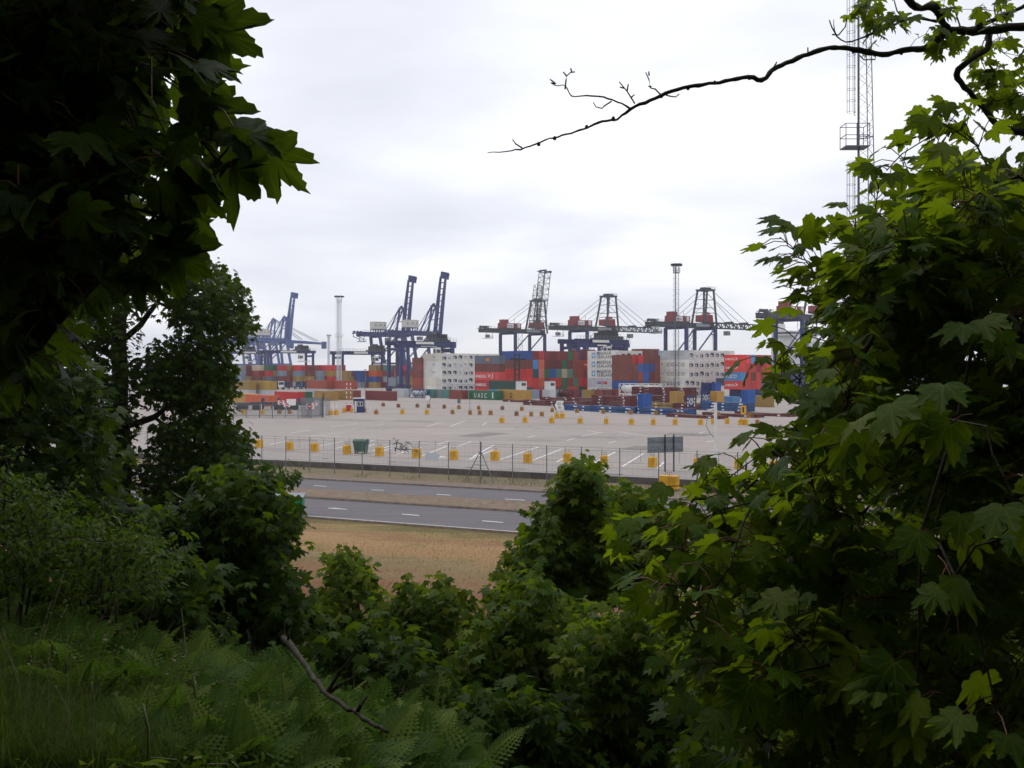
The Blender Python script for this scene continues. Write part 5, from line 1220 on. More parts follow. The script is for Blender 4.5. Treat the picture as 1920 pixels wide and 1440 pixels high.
def no_entry(px, py, D, lab, s=.55):
    p = P(px, py, D); o = empty('no_entry_sign', p, 0, lab, 'sign', 'red no-entry signs at the gate'); MB().box(-s*1.0, s*1.0, -.03, 0, -s*.62, s*.62).build('panel', M['white_print'], o)
    MB().lathe((0, -.035, 0), [(s*.62, -.0), (s*.62, .01)], 16, 'y').build('disc', M['red_print'], o); MB().box(-s*.45, s*.45, -.05, -.037, -s*.13, s*.13).build('bar', M['white_print'], o)
no_entry(581, 762, pg[1]-.3, 'red no-entry sign on the dense gate leaf', .8)
no_entry(527, 754.5, 176, 'red no-entry sign on the palisade, left one'); no_entry(538, 759.5, 175, 'red no-entry sign on the palisade, middle one'); no_entry(590, 757.5, 176, 'small red no-entry sign above the dark gate post', .4)
p = P(546, 754, 176); o = tag(MB().box(-.8, .8, -.02, 0, -.55, .55).build('gate_notice', M['white_print'], None, loc=tuple(p)), 'white notice board on the palisade between no-entry signs', 'sign')
# dark trailers behind the palisade
for i, px in enumerate((470, 500, 540, 565)):
    p = near(px, 215, 6.06); o = empty('parked_trailer', p, CROT+.9, f'dark blue parked trailer behind the palisade, {ORD[i]} from left', 'trailer', 'dark trailers behind the palisade')
    MB().box(-3, 3, -1.2, 1.2, 1.0, 1.5+.2*(i % 2)).build('bed', M['dark'], o); MB().box(-3, -2.8, -1.2, 1.2, 1.75, 2.6).build('headboard', M['navy'], o)
    for x in (-2, .9, 2.1):
        for y in (-1.1, 1.1): MB().lathe((x, y, .5), [(.3, -.16), (.5, -.12), (.5, .12), (.3, .16)], 12, 'y').build('wheel', M['tyre'], o)
# distant lorries between the stacks
for i, (px, D, m) in enumerate([(516, 425, 'fr_blue'), (527, 425, 'white_paint'), (538, 428, 'navy'), (560, 430, 'fr_blue'), (573, 430, 'navy'), (581, 428, 'white_paint')]):
    p = np.array(((px-960)/F*D, D, 0)); o = empty('lorry', p, math.radians(-70), f'small distant parked lorry, {ORD[i]} from left, beneath the far stacks', 'lorry', 'lorries parked beneath the far stacks')
    c_ = MB().box(-1.2, .9, -1.2, 1.2, .9, 3.4).build('cab', M[m], o); MB().box(.9, .94, -1.0, 1.0, 2.0, 3.1).build('windscreen', M['glass'], c_); MB().box(-6, -1.3, -1.1, 1.1, .9, 1.3).build('chassis', M['dark'], o)
    for x in (0, -4, -5.2):
        for y in (-1.1, 1.1): MB().lathe((x, y, .5), [(.3, -.15), (.5, -.12), (.5, .12), (.3, .15)], 10, 'y').build('wheel', M['tyre'], o)
# wheeled bins
def bin_(p, m, lab, rz, w=1.36, d=1.0, h=1.35):
    o = empty('wheeled_bin', p, rz, lab, 'bin')
    MB().hexa([(-w*.42, -d*.38, .2), (w*.42, -d*.38, .2), (w*.42, d*.38, .2), (-w*.42, d*.38, .2)], [(-w/2, -d/2, h*.86), (w/2, -d/2, h*.86), (w/2, d/2, h*.86), (-w/2, d/2, h*.86)]).build('body', m, o)
    MB().box(-w/2-.05, w/2+.05, -d/2-.05, d/2+.05, h*.86, h*.92).build('rim', m, o)
    out = [(d/2*math.cos(a_)*1.02, h*.92+.26*math.sin(a_)) for a_ in np.linspace(0, math.pi, 10)]
    lid = MB(); n = len(out); lid.add([(-w/2, y, z) for y, z in out]+[(w/2, y, z) for y, z in out], [tuple(range(n)), tuple(range(2*n-1, n-1, -1))]+[(i, n+i, n+i+1, i+1) for i in range(n-1)]); lid.build('lid', m, o)
    for s in (-1, 1):
        MB().lathe((s*(w/2+.03), 0, h*.93), [(.24, -.05), (.24, .05)], 14, 'x').build('lid_hinge', m, o)
        for y in (-.3, .3): MB().lathe((s*w*.36, y*d, .11), [(.11, -.04), (.11, .04)], 10, 'x').build('caster', M['tyre'], o); MB().box(s*w*.36-.06, s*w*.36+.06, y*d-.05, y*d+.05, .14, .21).build('caster_fork', M['dark'], o)
        MB().beam((s*(w/2+.08), -.15, h*.72), (s*(w/2+.08), .15, h*.72), .05).build('side_handle', M['dark'], o)
    for x in (-.3, 0, .3): MB().box(x*w-.03, x*w+.03, -d/2-.012, -d/2+.05, h*.45, h*.82).build('rib', m, o)
    return o
bin_(gp(677, 850), M['bin_green'], 'green four-wheeled bin with domed lid standing in the yard', math.radians(-12), 1.42, 1.05, 1.4)
pb2 = gp(540, 968, ROADZ-.05); o = empty('wheeled_bin', pb2, math.radians(4), 'bright green flat-lidded bin on the near verge behind the bush', 'bin')
w = 2.0; MB().hexa([(-w*.46, -.5, .2), (w*.46, -.5, .2), (w*.46, .5, .2), (-w*.46, .5, .2)], [(-w/2, -.6, 1.2), (w/2, -.6, 1.2), (w/2, .6, 1.2), (-w/2, .6, 1.2)]).build('body', M['bin_bright'], o); MB().hexa([(-w/2-.05, -.65, 1.205), (w/2+.05, -.65, 1.205), (w/2+.05, .65, 1.255), (-w/2-.05, .65, 1.255)], [(-w/2-.05, -.65, 1.28), (w/2+.05, -.65, 1.28), (w/2+.05, .65, 1.42), (-w/2-.05, .65, 1.42)]).build('lid', M['steel'], o)
for x in (-.8, .8):
    for y in (-.4, .4): MB().lathe((x, y, .11), [(.11, -.05), (.11, .05)], 10, 'x').build('caster', M['tyre'], o)
# litter
for i, (x, y, s, z) in enumerate([(590, 873, .35, ROADZ), (830, 858.5, .4, 0)]):
    o = tag(MB().hexa([(-s, -.2, 0), (s, -.15, 0), (s*.8, .2, 0), (-s*.7, .25, 0)], [(-s*.6, -.1, .16), (s*.5, -.1, .22), (s*.5, .1, .18), (-s*.4, .12, .2)]).build('litter_bag', M['white_print'], None, loc=tuple(gp(x, y, z))), ['crumpled white litter by the low wall', 'crumpled white litter on the yard beside the notice'][i], 'litter')

join_hidden()
# ------------------------------------------------------------------ leaves
def leaf_shape(half, droop=.22, fold=.10):
    half = np.array(half, float)
    out = np.concatenate([half, (half*np.array((-1, 1)))[-2:0:-1]])      # tip ... base ... back to tip
    pts = np.concatenate([[[0, .30]], out]); r2 = (pts**2).sum(1)
    z = -droop*r2+fold*np.abs(pts[:, 0])-.10*np.maximum(0, np.abs(pts[:, 0])-.3)
    V = np.column_stack([pts, z]); n = len(out)
    T = np.array([(0, 1+(i+1) % n, 1+i) for i in range(n)])
    return V, T, pts
LEAF_BIG = leaf_shape([(0, 1.0), (.045, .90), (.10, .86), (.105, .77), (.175, .72), (.165, .63), (.20, .53), (.27, .60), (.34, .60), (.40, .70), (.56, .76), (.535, .65), (.59, .57), (.515, .49), (.52, .40), (.41, .31),
                       (.49, .30), (.55, .22), (.63, .17), (.55, .09), (.50, .0), (.40, -.05), (.30, -.13), (.17, -.11), (.06, -.07), (0, 0)])
LEAF_MID = leaf_shape([(0, 1.0), (.11, .80), (.16, .56), (.38, .64), (.54, .74), (.54, .50), (.42, .31), (.62, .17), (.46, -.04), (.16, -.12), (0, 0)])
LEAF_FAR = leaf_shape([(0, 1.0), (.17, .52), (.52, .70), (.43, .28), (.58, .12), (.2, -.1)], .2, .1)
LEAF_OVAL = leaf_shape([(0, 1.0), (.22, .62), (.26, .3), (.14, .04), (0, -.02)], .2, .15)
def vary(shape, seed):
    V, T, uv = shape; r = np.random.default_rng(seed); W = V.copy(); L = W[:, 0] < 0
    W[L, 0] *= r.uniform(.82, 1.1); W[~L, 0] *= r.uniform(.82, 1.1); W[:, 1] *= 1+.10*r.normal()*np.abs(W[:, 0]); r2 = (V[:, :2]**2).sum(1)
    W[:, 2] = W[:, 2]*r.uniform(.3, 1.2)+np.where(L, -1, 1)*np.abs(W[:, 0])*r.uniform(-.18, .18)+r.normal(0, .016, len(W))-r.uniform(0, .10)*r2*r2
    W[1:, :2] += r.normal(0, .014, (len(W)-1, 2)); return W, T, uv
def norm(v): return v/np.maximum(1e-9, np.linalg.norm(v, axis=-1, keepdims=True))
def in_poly(x, y, poly):
    poly = np.asarray(poly, float); c = np.zeros(len(x), bool); j = len(poly)-1
    for i in range(len(poly)):
        xi, yi = poly[i]; xj, yj = poly[j]
        c ^= ((yi > y) != (yj > y)) & (x < (xj-xi)*(y-yi)/(yj-yi+1e-12)+xi); j = i
    return c
def sample_poly(rng, poly, n, d0, d1, bulge=True):
    poly = np.asarray(poly, float); lo, hi = poly.min(0), poly.max(0); out = []
    cxy = poly.mean(0); sz = (hi-lo)/2
    while len(out) < n:
        x = rng.uniform(lo[0], hi[0], 4*n); y = rng.uniform(lo[1], hi[1], 4*n); k = in_poly(x, y, poly)
        x, y = x[k], y[k]
        u = rng.random(len(x))
        D = d0+(d1-d0)*u
        for a, b_, c_ in zip(x, y, D): out.append(P(a, b_, c_))
    return np.array(out[:n])
class Tree:
    def __init__(s, name, base, label, cat='tree', group=None, bark='bark', seed=1):
        s.root = empty(name, tuple(base), 0, label, cat, group); s.base = np.array(base, float); s.rng = np.random.default_rng(seed)
        s.nodes = []; s.par = []; s.rad = []; s.bark = M[bark]; s.lp = []; s.lR = []; s.ls = []; s.pet = []; s.trunkn = 0
    def trunk(s, pts, rads, name='trunk', step=.25, wob=.02, n=8):
        pts = [np.array(p, float) for p in pts]; P_ = []; R_ = []
        for i in range(len(pts)-1):
            L = np.linalg.norm(pts[i+1]-pts[i]); k = max(1, int(L/step))
            for j in range(k):
                f = j/k; a0, a1, a2, a3 = pts[max(i-1, 0)], pts[i], pts[i+1], pts[min(i+2, len(pts)-1)]
                P_.append(.5*((2*a1)+(a2-a0)*f+(2*a0-5*a1+4*a2-a3)*f*f+(3*a1-a0-3*a2+a3)*f**3)+s.rng.normal(0, wob, 3)); R_.append(rads[i]*(1-f)+rads[i+1]*f)
        P_.append(pts[-1]); R_.append(rads[-1])
        R_ = [r*(1+.10*s.rng.normal()) if 0 < i < len(R_)-1 else r for i, r in enumerate(R_)]
        MB().tube([p-s.base for p in P_], R_, n).build(name, s.bark, s.root, True)
        for p in P_: s.nodes.append(p); s.par.append(-1); s.rad.append(0)
        s.trunkn = len(s.nodes)
    def grow(s, C, rmin=.0025, sag=.06, expo=2.3, rmax=.06, rscale=1.0):
        C = np.asarray(C, float); tn = np.array(s.nodes[:s.trunkn])
        dt = np.array([np.min(np.linalg.norm(tn-c, axis=1)) for c in C]); order = np.argsort(dt)
        ND = np.zeros((s.trunkn+4*len(C)+8, 3)); ND[:s.trunkn] = tn; DT = np.zeros(len(ND)); m = s.trunkn; par = [-1]*m; tips = []
        for i in order:
            c = C[i]; d = np.linalg.norm(ND[:m]-c, axis=1)+.25*DT[:m]
            j = int(np.argmin(d)); p = ND[j]; L = np.linalg.norm(c-p); k = 2 if L > .12 else 1
            if L > .6: k = 3
            last = j
            for q in range(1, k+1):
                f = q/k; w = p*(1-f)+c*f
                if q < k: w = w+np.array((0, 0, sag*L*math.sin(math.pi*f)))+s.rng.normal(0, .05*L, 3)
                ND[m] = w; DT[m] = dt[i]*f+DT[last]*(1-f) if False else DT[last]+L/k; par.append(last); last = m; m += 1
            tips.append((m-1, i))
        area = np.zeros(m); 
        kids = [[] for _ in range(m)]
        for k in range(m):
            if par[k] >= 0: kids[par[k]].append(k)
        for k in range(m-1, -1, -1): area[k] = sum(area[q] for q in kids[k]) if kids[k] else (rmin**expo)
        rad = np.minimum(area**(1/expo)*rscale, rmax)
        b = MB()
        for k in range(s.trunkn, m):
            a_, c_ = ND[par[k]]-s.base, ND[k]-s.base
            ra = rad[par[k]] if par[k] >= s.trunkn else rad[k]*1.15
            b.tube([a_, c_], [min(ra, rad[k]*1.4), rad[k]], 6 if rad[k] > .012 else (4 if rad[k] > .005 else 3), False)
        tag(b.build('branchwork', s.bark, s.root, True), kind='stuff')
        ax = np.zeros_like(C)
        for k, i in tips: ax[i] = norm(ND[k]-ND[par[k]])
        return ax
    def leaves(s, C, AX, k0, k1, size, pet=.6, spread=.5, pitch=(10, 65), roll=25, svar=.28, back=.9, up=.2, face=None):
        rng = s.rng; C = np.asarray(C); n = rng.integers(k0, k1+1, len(C)); I = np.repeat(np.arange(len(C)), n); N = len(I)
        c = C[I]; a = AX[I]; rnd = norm(rng.normal(size=(N, 3))); rnd = norm(rnd-(rnd*a).sum(1, keepdims=True)*a)
        t_ = rng.random(N)**1.3
        org = c-a*(t_*size*back)[:, None]*2
        pd = norm(a*(.25+.55*(1-t_))[:, None]+rnd*.95+np.array((0, 0, up)))
        if face is not None: pd = norm(pd+np.array(face))
        sz = size*np.clip(1+rng.normal(0, svar, N), .4, 1.5)*(1-.25*(1-t_))
        pl = size*pet*rng.uniform(.6, 1.35, N)
        bpos = org+pd*pl[:, None]
        h = pd.copy(); h[:, 2] = 0; h = norm(h+rng.normal(0, .25, (N, 3))*np.array((1, 1, 0)))
        pi_ = np.radians(rng.uniform(*pitch, N)); tip = norm(h*np.cos(pi_)[:, None]-np.array((0, 0, 1.))*np.sin(pi_)[:, None])
        nn = norm(np.array((0, 0, 1.))-tip[:, 2:3]*tip); sd_ = np.cross(tip, nn); r_ = np.radians(rng.normal(0, roll, N))
        n2 = nn*np.cos(r_)[:, None]+sd_*np.sin(r_)[:, None]; sd2 = np.cross(tip, n2)
        s.lp.append(bpos); s.lR.append(np.stack([sd2, tip, n2], -1)); s.ls.append(sz); s.pet.append((org, bpos))
    def leaf_px(s, L, D, tilt=.35):
        rng = s.rng; B = []
        for (bx, by, tx, ty) in L:
            d = D+rng.normal(0, .06); b_ = P(bx, by, d); t_ = P(tx, ty, d+rng.normal(0, .05)); v = t_-b_; sz = np.linalg.norm(v); tip = v/sz
            n = -b_+np.array((0, 0, EYE)); n = n/np.linalg.norm(n)+rng.normal(0, tilt, 3); n -= (n@tip)*tip; n /= np.linalg.norm(n)
            if n[2] < 0 and rng.random() < .6: n = -n
            s.lp.append(b_[None]); s.lR.append(np.stack([np.cross(tip, n), tip, n], -1)[None]); s.ls.append(np.array([sz])); o_ = b_-tip*sz*.5+rng.normal(0, .02, 3); s.pet.append((o_[None], b_[None])); B.append(o_)
        return np.array(B)
    def finish(s, shape, mat, nobj=300, petioles=True, petr=.0022, objshape=None, leafname='leaf'):
        p = np.concatenate(s.lp); R = np.concatenate(s.lR); sz = np.concatenate(s.ls); rng = s.rng
        px = 960+F*p[:, 0]/np.maximum(.1, p[:, 1]); py = HY-(p[:, 2]-EYE)/np.maximum(.1, p[:, 1])*F
        vis = (px > -30) & (px < 1950) & (py > -30) & (py < 1470) & (p[:, 1] > .3)
        app = sz/np.maximum(.1, p[:, 1])*F
        # nearest leaf of each picture cell first
        depth = np.where(vis, p[:, 1], 1e9); cell = np.floor(px/np.maximum(12, app*.55)).astype(int)*100000+np.floor(py/np.maximum(12, app*.55)).astype(int)
        order = np.argsort(depth); seen = {}; rank = np.full(len(p), 1e9)
        for i in order:
            if not vis[i]: break
            k = cell[i]; seen[k] = seen.get(k, 0)+1; rank[i] = seen[k]*1e3-app[i]
        pick = np.argsort(rank)[:nobj]; pick = pick[rank[pick] < 1e8]
        keep = np.ones(len(p), bool); keep[pick] = False
        vs_ = [vary(objshape or shape, q) for q in range(5)]; mes = []
        for V, T, uv in vs_:
            me = tri_mesh('leaf_blade', V, T, uv); me.materials.append(M[mat+'_o']); mes.append(me)
        bx = s.base
        for i in pick:
            o = bpy.data.objects.new(leafname, mes[i % 5]); o.parent = s.root
            m4 = np.eye(4); m4[:3, :3] = R[i]*sz[i]; m4[:3, 3] = p[i]-bx
            o.matrix_basis = Matrix(m4.tolist()); COL.objects.link(o)
        V, T, uv = shape; k = np.where(keep)[0]
        if len(k):
            VV_ = np.stack([vary(shape, q)[0] for q in range(5)])[k % 5]
            W = np.einsum('nij,nvj->nvi', R[k]*sz[k][:, None, None], VV_)+(p[k]-bx)[:, None, :]
            TT = (T[None]+(np.arange(len(k))*len(V))[:, None, None]).reshape(-1, 3)
            me2 = tri_mesh('foliage', W.reshape(-1, 3), TT, np.tile(uv, (len(k), 1)), np.repeat(rng.random(len(k))**1.15, len(V))); me2.materials.append(M[mat+'_s'])
            tag(link('foliage', me2, s.root), kind='stuff')
        if petioles:
            A = np.concatenate([q[0] for q in s.pet])-bx; B = np.concatenate([q[1] for q in s.pet])-bx
            t_ = norm(B-A); sd_ = norm(np.cross(t_, np.array((.3, .2, 1.)))); u_ = np.cross(sd_, t_)
            ring = [sd_*petr, (-sd_*.5+u_*.87)*petr, (-sd_*.5-u_*.87)*petr]
            mid = (A+B)/2+np.array((0, 0, .12))*np.linalg.norm(B-A, axis=1, keepdims=True)
            VV = np.stack([q+w for q in (A, mid, B) for w in ring], 1)
            tt = []
            for lv in (0, 3):
                for a_ in range(3):
                    b_ = (a_+1) % 3; tt += [(lv+a_, lv+b_, lv+3+b_), (lv+a_, lv+3+b_, lv+3+a_)]
            tt = np.array(tt); TT = (tt[None]+(np.arange(len(A))*9)[:, None, None]).reshape(-1, 3)
            me3 = tri_mesh('leaf_stalks', VV.reshape(-1, 3), TT); me3.materials.append(M['petiole']); tag(link('leaf_stalk', me3, s.root), kind='stuff')
def on_ground(x, y): return np.array((x, y, float(ground_z(x, y))-.05))

# --- right foreground maple
T2 = Tree('maple_tree', on_ground(2.55, 4.1), 'broad-leaved maple filling the right side with light green upper leaves', 'tree', None, 'bark', 11)
bx_, by_ = 2.55, 4.1
T2.trunk([T2.base, (2.56, 4.15, 7.6), (2.58, 4.2, 8.6), (2.5, 4.2, 9.35)], [.13, .11, .08, .03])
poly2 = [(1765, 265), (1790, 265), (1815, 390), (1890, 350), (2060, 250), (2060, 1540), (1370, 1540), (1390, 1330), (1260, 1190), (1215, 1040), (1300, 950), (1400, 915), (1510, 880), (1555, 760), (1510, 690), (1590, 600), (1590, 530), (1640, 480), (1690, 440), (1720, 365)]
C = [sample_poly(T2.rng, poly2, 640, 3.0, 6.0)]
C.append(sample_poly(T2.rng, [(1560, 800), (2060, 760), (2060, 1540), (1400, 1540), (1430, 1200)], 260, 2.9, 6.2))
C.append(sample_poly(T2.rng, [(1640, 430), (2060, 300), (2060, 900), (1620, 900)], 100, 3.0, 4.6))
C.append(np.array([P(x, y, d) for x, y, d in [(1462, 445, 3.9), (1500, 485, 4.0), (1475, 460, 4.2), (1525, 510, 4.1), (1450, 690, 3.8), (1480, 655, 3.7), (1435, 670, 4.0), (1500, 700, 4.1), (1768, 232, 3.9), (1745, 255, 3.8), (1790, 225, 4.0), (1700, 265, 3.9), (1662, 320, 3.8), (1648, 345, 4.0), (1640, 400, 4.0),
      (1330, 905, 3.6), (1368, 895, 3.7), (1300, 935, 3.9), (1200, 985, 3.8), (1225, 975, 3.9), (1215, 1020, 3.7), (1240, 1060, 3.8), (1445, 835, 3.8), (1470, 850, 3.9), (1430, 850, 3.6), (1490, 800, 4.0), (1535, 545, 4.0), (1500, 560, 4.2), (1530, 630, 3.9), (1600, 430, 4.2), (1300, 1150, 3.6), (1270, 1120, 3.9), (1380, 1390, 3.5), (1400, 1300, 3.4), (1310, 925, 3.8), (1345, 935, 3.9), (1390, 925, 4.0), (1420, 900, 4.0), (1285, 965, 3.9), (1250, 1000, 3.8), (1195, 1030, 3.9), (1230, 1100, 4.0), (1270, 1060, 3.7), (1300, 1010, 3.8), (1460, 900, 4.1), (1235, 1150, 3.9), (1510, 830, 4.0), (1530, 770, 4.1), (1490, 740, 4.0), (1470, 870, 4.0), (1520, 700, 4.1), (1550, 650, 4.2), (1440, 925, 4.0), (1560, 720, 4.3), (1550, 830, 4.4), (1500, 880, 4.3)]]))
C.append(sample_poly(T2.rng, [(1600, 440), (1660, 380), (1730, 360), (1740, 680), (1560, 680), (1560, 560)], 95, 3.3, 5.0)); C.append(sample_poly(T2.rng, [(1740, 300), (1940, 330), (1940, 560), (1720, 560)], 70, 3.3, 5.2))
C = np.concatenate(C); AX = T2.grow(C, .0026, rmax=.05)
T2.leaves(C, AX, 4, 9, .096, .95, pitch=(-8, 50), roll=30, svar=.24, up=.25)
nearC = np.array([P(x, y, d) for x, y, d in [(1650, 820, 2.5), (1850, 800, 2.3), (1790, 1080, 2.5), (1880, 1010, 2.4), (1900, 930, 2.2), (1870, 1340, 2.4), (1540, 1250, 2.9), (1470, 1160, 3.0), (1380, 1330, 3.0), (1620, 1250, 2.8), (1430, 1390, 2.9), (1830, 620, 2.8), (1720, 1300, 2.7)]])
AXn = T2.grow(nearC, .003, rmax=.05); T2.leaves(nearC, AXn, 3, 5, .128, .6, pitch=(20, 60), roll=22, svar=.15, face=(-.5, -.4, 0))
T2.finish(LEAF_BIG, 'maple', 300)

# --- left foreground sycamore
T1 = Tree('sycamore_tree', on_ground(-2.7, 2.4), 'dark large-leaved sycamore overhanging the upper left corner', 'tree', None, 'bark', 21)
T1.trunk([T1.base, (-2.75, 2.45, 9.0), (-2.6, 2.6, 11.5), (-2.5, 2.7, 13.5)], [.2, .17, .14, .08])
T1.trunk([(-2.75, 2.45, 8.6), P(60, 620, 2.6), P(150, 330, 2.7), P(185, 170, 2.75), P(235, -30, 2.8), P(300, -260, 2.9)], [.06, .05, .036, .03, .024, .014], 'limb', .12, .006)
T1.trunk([P(190, 165, 2.75), P(250, 120, 2.75), P(300, 45, 2.7), P(350, -10, 2.7), P(430, -60, 2.7)], [.026, .022, .019, .014, .01], 'limb', .1, .005)
T1.trunk([P(120, 430, 2.7), P(230, 445, 2.65), P(300, 410, 2.6), P(370, 330, 2.6)], [.024, .018, .013, .007], 'limb', .1, .005)
poly1 = [(-140, -220), (330, -220), (315, 20), (300, 110), (270, 200), (290, 280), (290, 330), (280, 400), (265, 450), (225, 490), (160, 540), (110, 640), (40, 700), (-140, 740)]
C = [sample_poly(T1.rng, poly1, 300, 2.3, 4.6), sample_poly(T1.rng, [(-140, -220), (260, -220), (250, 330), (180, 480), (80, 620), (-140, 700)], 330, 2.3, 5.0)]
C.append(np.array([P(x, y, d) for x, y, d in [(330, 60, 2.6), (330, 10, 2.7), (270, 460, 2.5), (250, 480, 2.6), (100, 420, 2.3), (60, 400, 2.2), (30, 340, 2.2), (130, 480, 2.4)]]))
EL = [(385, 45, 492, 102), (365, 15, 470, 55), (358, 85, 450, 152), (340, 100, 462, 125), (330, 150, 420, 205), (372, 190, 468, 262), (345, 180, 440, 190), (438, 238, 532, 288), (498, 275, 574, 358), (415, 296, 506, 376), (382, 298, 402, 338), (455, 300, 505, 345), (340, 395, 436, 397), (325, 425, 426, 448), (318, 455, 392, 470), (312, 462, 396, 522), (300, 480, 330, 560), (250, 500, 270, 590), (345, 250, 420, 300), (330, 330, 400, 370), (300, 360, 372, 420), (300, 30, 395, -10), (350, -20, 410, 8), (-30, 330, 40, 312), (-20, 400, 84, 372), (50, 415, 150, 470), (10, 450, 80, 560), (310, 250, 350, 330), (215, 480, 160, 560)]
AB = T1.leaf_px(EL, 2.7); C.append(AB)
C = np.concatenate(C); AX = T1.grow(C, .0028, rmax=.03)
nb = len(AB); T1.leaves(C[:-nb], AX[:-nb], 3, 7, .112, .85, pitch=(0, 55), roll=30, svar=.22, up=.1)
T1.finish(LEAF_BIG, 'sycamore', 300)
# its canopy reaching overhead and to the sides, above the frame
T1b = Tree('sycamore_tree', on_ground(-4.6, -1.6), 'sycamore standing beside the viewpoint, its boughs roofing the view from above', 'tree', 'sycamores of the wooded slope', 'bark', 23)
T1b.trunk([T1b.base, (-4.4, -1.4, 11), (-3.6, -.8, 14), (-2.5, 0, 16)], [.26, .22, .16, .06])
n = 620; C = np.column_stack([T1b.rng.uniform(-8, 8, n), T1b.rng.uniform(-5, 3.2, n), T1b.rng.uniform(12.4, 16.5, n)]); C = C[C[:, 2] > 9+C[:, 1]*.55+2.2]
AX = T1b.grow(C, .004, rmax=.08); T1b.leaves(C, AX, 5, 8, .24, .7, pitch=(0, 45)); T1b.finish(LEAF_FAR, 'sycamore', 0, False)

# --- leafless limb across the top right
T3 = Tree('old_tree', on_ground(6.6, 6.4), 'old tree reaching a crooked bare limb across the sky from the right', 'tree', None, 'bark_grey', 31)
D3 = 6.2
def pl(seq, D=D3): return [P(x, y, D+(d if False else 0)) for x, y in seq]
T3.trunk([T3.base, (6.4, 6.4, 8.5), (5.6, 6.3, 10.6), P(2300, 110, 6.2)], [.26, .22, .16, .075], 'trunk', .4, .02, 10)
def limb(seq, rads, D=D3, name='limb'):
    pts = pl(seq, D); pts = [p+np.array((0, T3.rng.normal(0, .03), 0)) for p in pts]; T3.trunk(pts, [r*.70*D/F for r in rads], name, .03, .002, 8)
limb([(2300, 110), (2050, 70), (1920, 55), (1850, 58), (1790, 52), (1770, 55)], [24, 17, 12, 12, 12, 13])
limb([(1770, 58), (1745, 85), (1690, 99), (1655, 102), (1600, 95), (1555, 90), (1515, 102), (1460, 124), (1444, 136), (1428, 150), (1400, 146), (1340, 155), (1290, 165), (1240, 180), (1218, 190), (1182, 203), (1160, 218), (1130, 228), (1080, 243), (1030, 262), (985, 278), (950, 283), (914, 285)],
     [13, 10, 8, 8, 7.5, 7, 6.5, 6.5, 7.5, 7, 5.5, 5, 5, 4.5, 4.5, 4.2, 3.2, 3, 2.6, 2.3, 2, 1.5, 1.0])
limb([(1770, 55), (1765, 35), (1745, 18), (1720, 12), (1695, -10), (1680, -40)], [12, 11, 11, 10, 9, 8])
limb([(1860, 62), (1845, 95), (1810, 118), (1795, 138), (1820, 170), (1855, 205), (1880, 235), (1930, 252), (2000, 285)], [10, 9, 8, 8, 7.5, 8, 9, 11, 13])
limb([(1830, 50), (1870, 35), (1920, 12), (1960, -20)], [7, 6, 5, 4])
limb([(1755, 42), (1700, 42), (1660, 52), (1620, 70), (1588, 78), (1562, 62), (1560, 40)], [4.5, 3.5, 3.2, 2.5, 2, 1.4, .8])
limb([(1182, 203), (1165, 194), (1130, 185), (1100, 181), (1072, 177), (1060, 165), (1042, 158), (1034, 150)], [3.2, 2.6, 2.2, 2, 1.8, 1.4, 1.1, .7])
tw = MB()
for seq in [[(1060, 165), (1061, 152), (1062, 143), (1071, 135)], [(1062, 143), (1056, 136)], [(1071, 135), (1078, 135)], [(1071, 135), (1070, 129)], [(1042, 158), (1036, 152), (1031, 149)], [(1040, 160), (1034, 155)], [(1147, 189), (1134, 196), (1129, 204), (1118, 199), (1112, 193)], [(1191, 192), (1183, 183), (1176, 171), (1166, 160), (1161, 153)], [(1176, 171), (1177, 160)], [(1170, 164), (1162, 165)], [(1183, 183), (1190, 176)],
            [(1238, 177), (1228, 168), (1221, 162), (1218, 147), (1212, 133)], [(1218, 140), (1217, 133)], [(1221, 162), (1215, 164)], [(1242, 178), (1256, 182), (1268, 180), (1276, 172)], [(979, 276), (967, 270), (961, 260)], [(1560, 65), (1572, 66), (1585, 50), (1590, 30)], [(1572, 66), (1560, 50), (1553, 40)], [(1700, 40), (1680, 22), (1675, 5)], [(1640, 62), (1632, 40), (1640, 26)], [(1450, 128), (1455, 118)], [(1515, 100), (1512, 92)], [(1640, 103), (1640, 112), (1620, 112), (1612, 104)], [(1800, 50), (1790, 25), (1770, 5)], [(1870, 34), (1862, 15), (1880, 5)]]:
    pts = [p+np.array((0, T3.rng.normal(0, .02), 0))-T3.base for p in pl(seq)]; tw.tube(pts, [max(.8, 1.6*(1-.5*i/len(pts)))*D3/F for i in range(len(pts))], 5)
for x, y in [(1690, 99), (1600, 96), (1560, 90), (1340, 155), (1290, 165), (1240, 180), (1100, 238), (1040, 259), (1405, 146), (1640, 102), (1150, 222), (1010, 270), (1470, 120)]:
    p = P(x, y, D3)-T3.base; tw.lathe(p-np.array((0, 0, .012)), [(.008, 0), (.012, .012), (.006, .024)], 6)
tag(tw.build('twig', T3.bark, T3.root), kind='stuff')
def tuft(T, pts, n, D, sp): return np.array([P(x+T.rng.normal(0, sp), y+T.rng.normal(0, sp), D+T.rng.normal(0, .15)) for x, y in pts for _ in range(n)])
C = np.concatenate([tuft(T3, [(1620, 15), (1635, 30), (1650, 5), (1645, 45), (1665, 35)], 3, D3, 12), tuft(T3, [(1745, 65), (1770, 80), (1790, 75), (1800, 90), (1755, 90)], 2, D3, 10), tuft(T3, [(1850, 80), (1870, 75), (1840, 110)], 1, D3, 10), tuft(T3, [(1850, 140), (1880, 160), (1905, 190), (1915, 140), (1900, 215), (1870, 175), (1840, 135), (1930, 230)], 4, D3+.3, 14), tuft(T3, [(1830, 25), (1870, 22), (1790, 18)], 2, D3, 8), tuft(T3, [(1980, 200), (1960, 120), (1990, 40)], 8, D3, 30)])
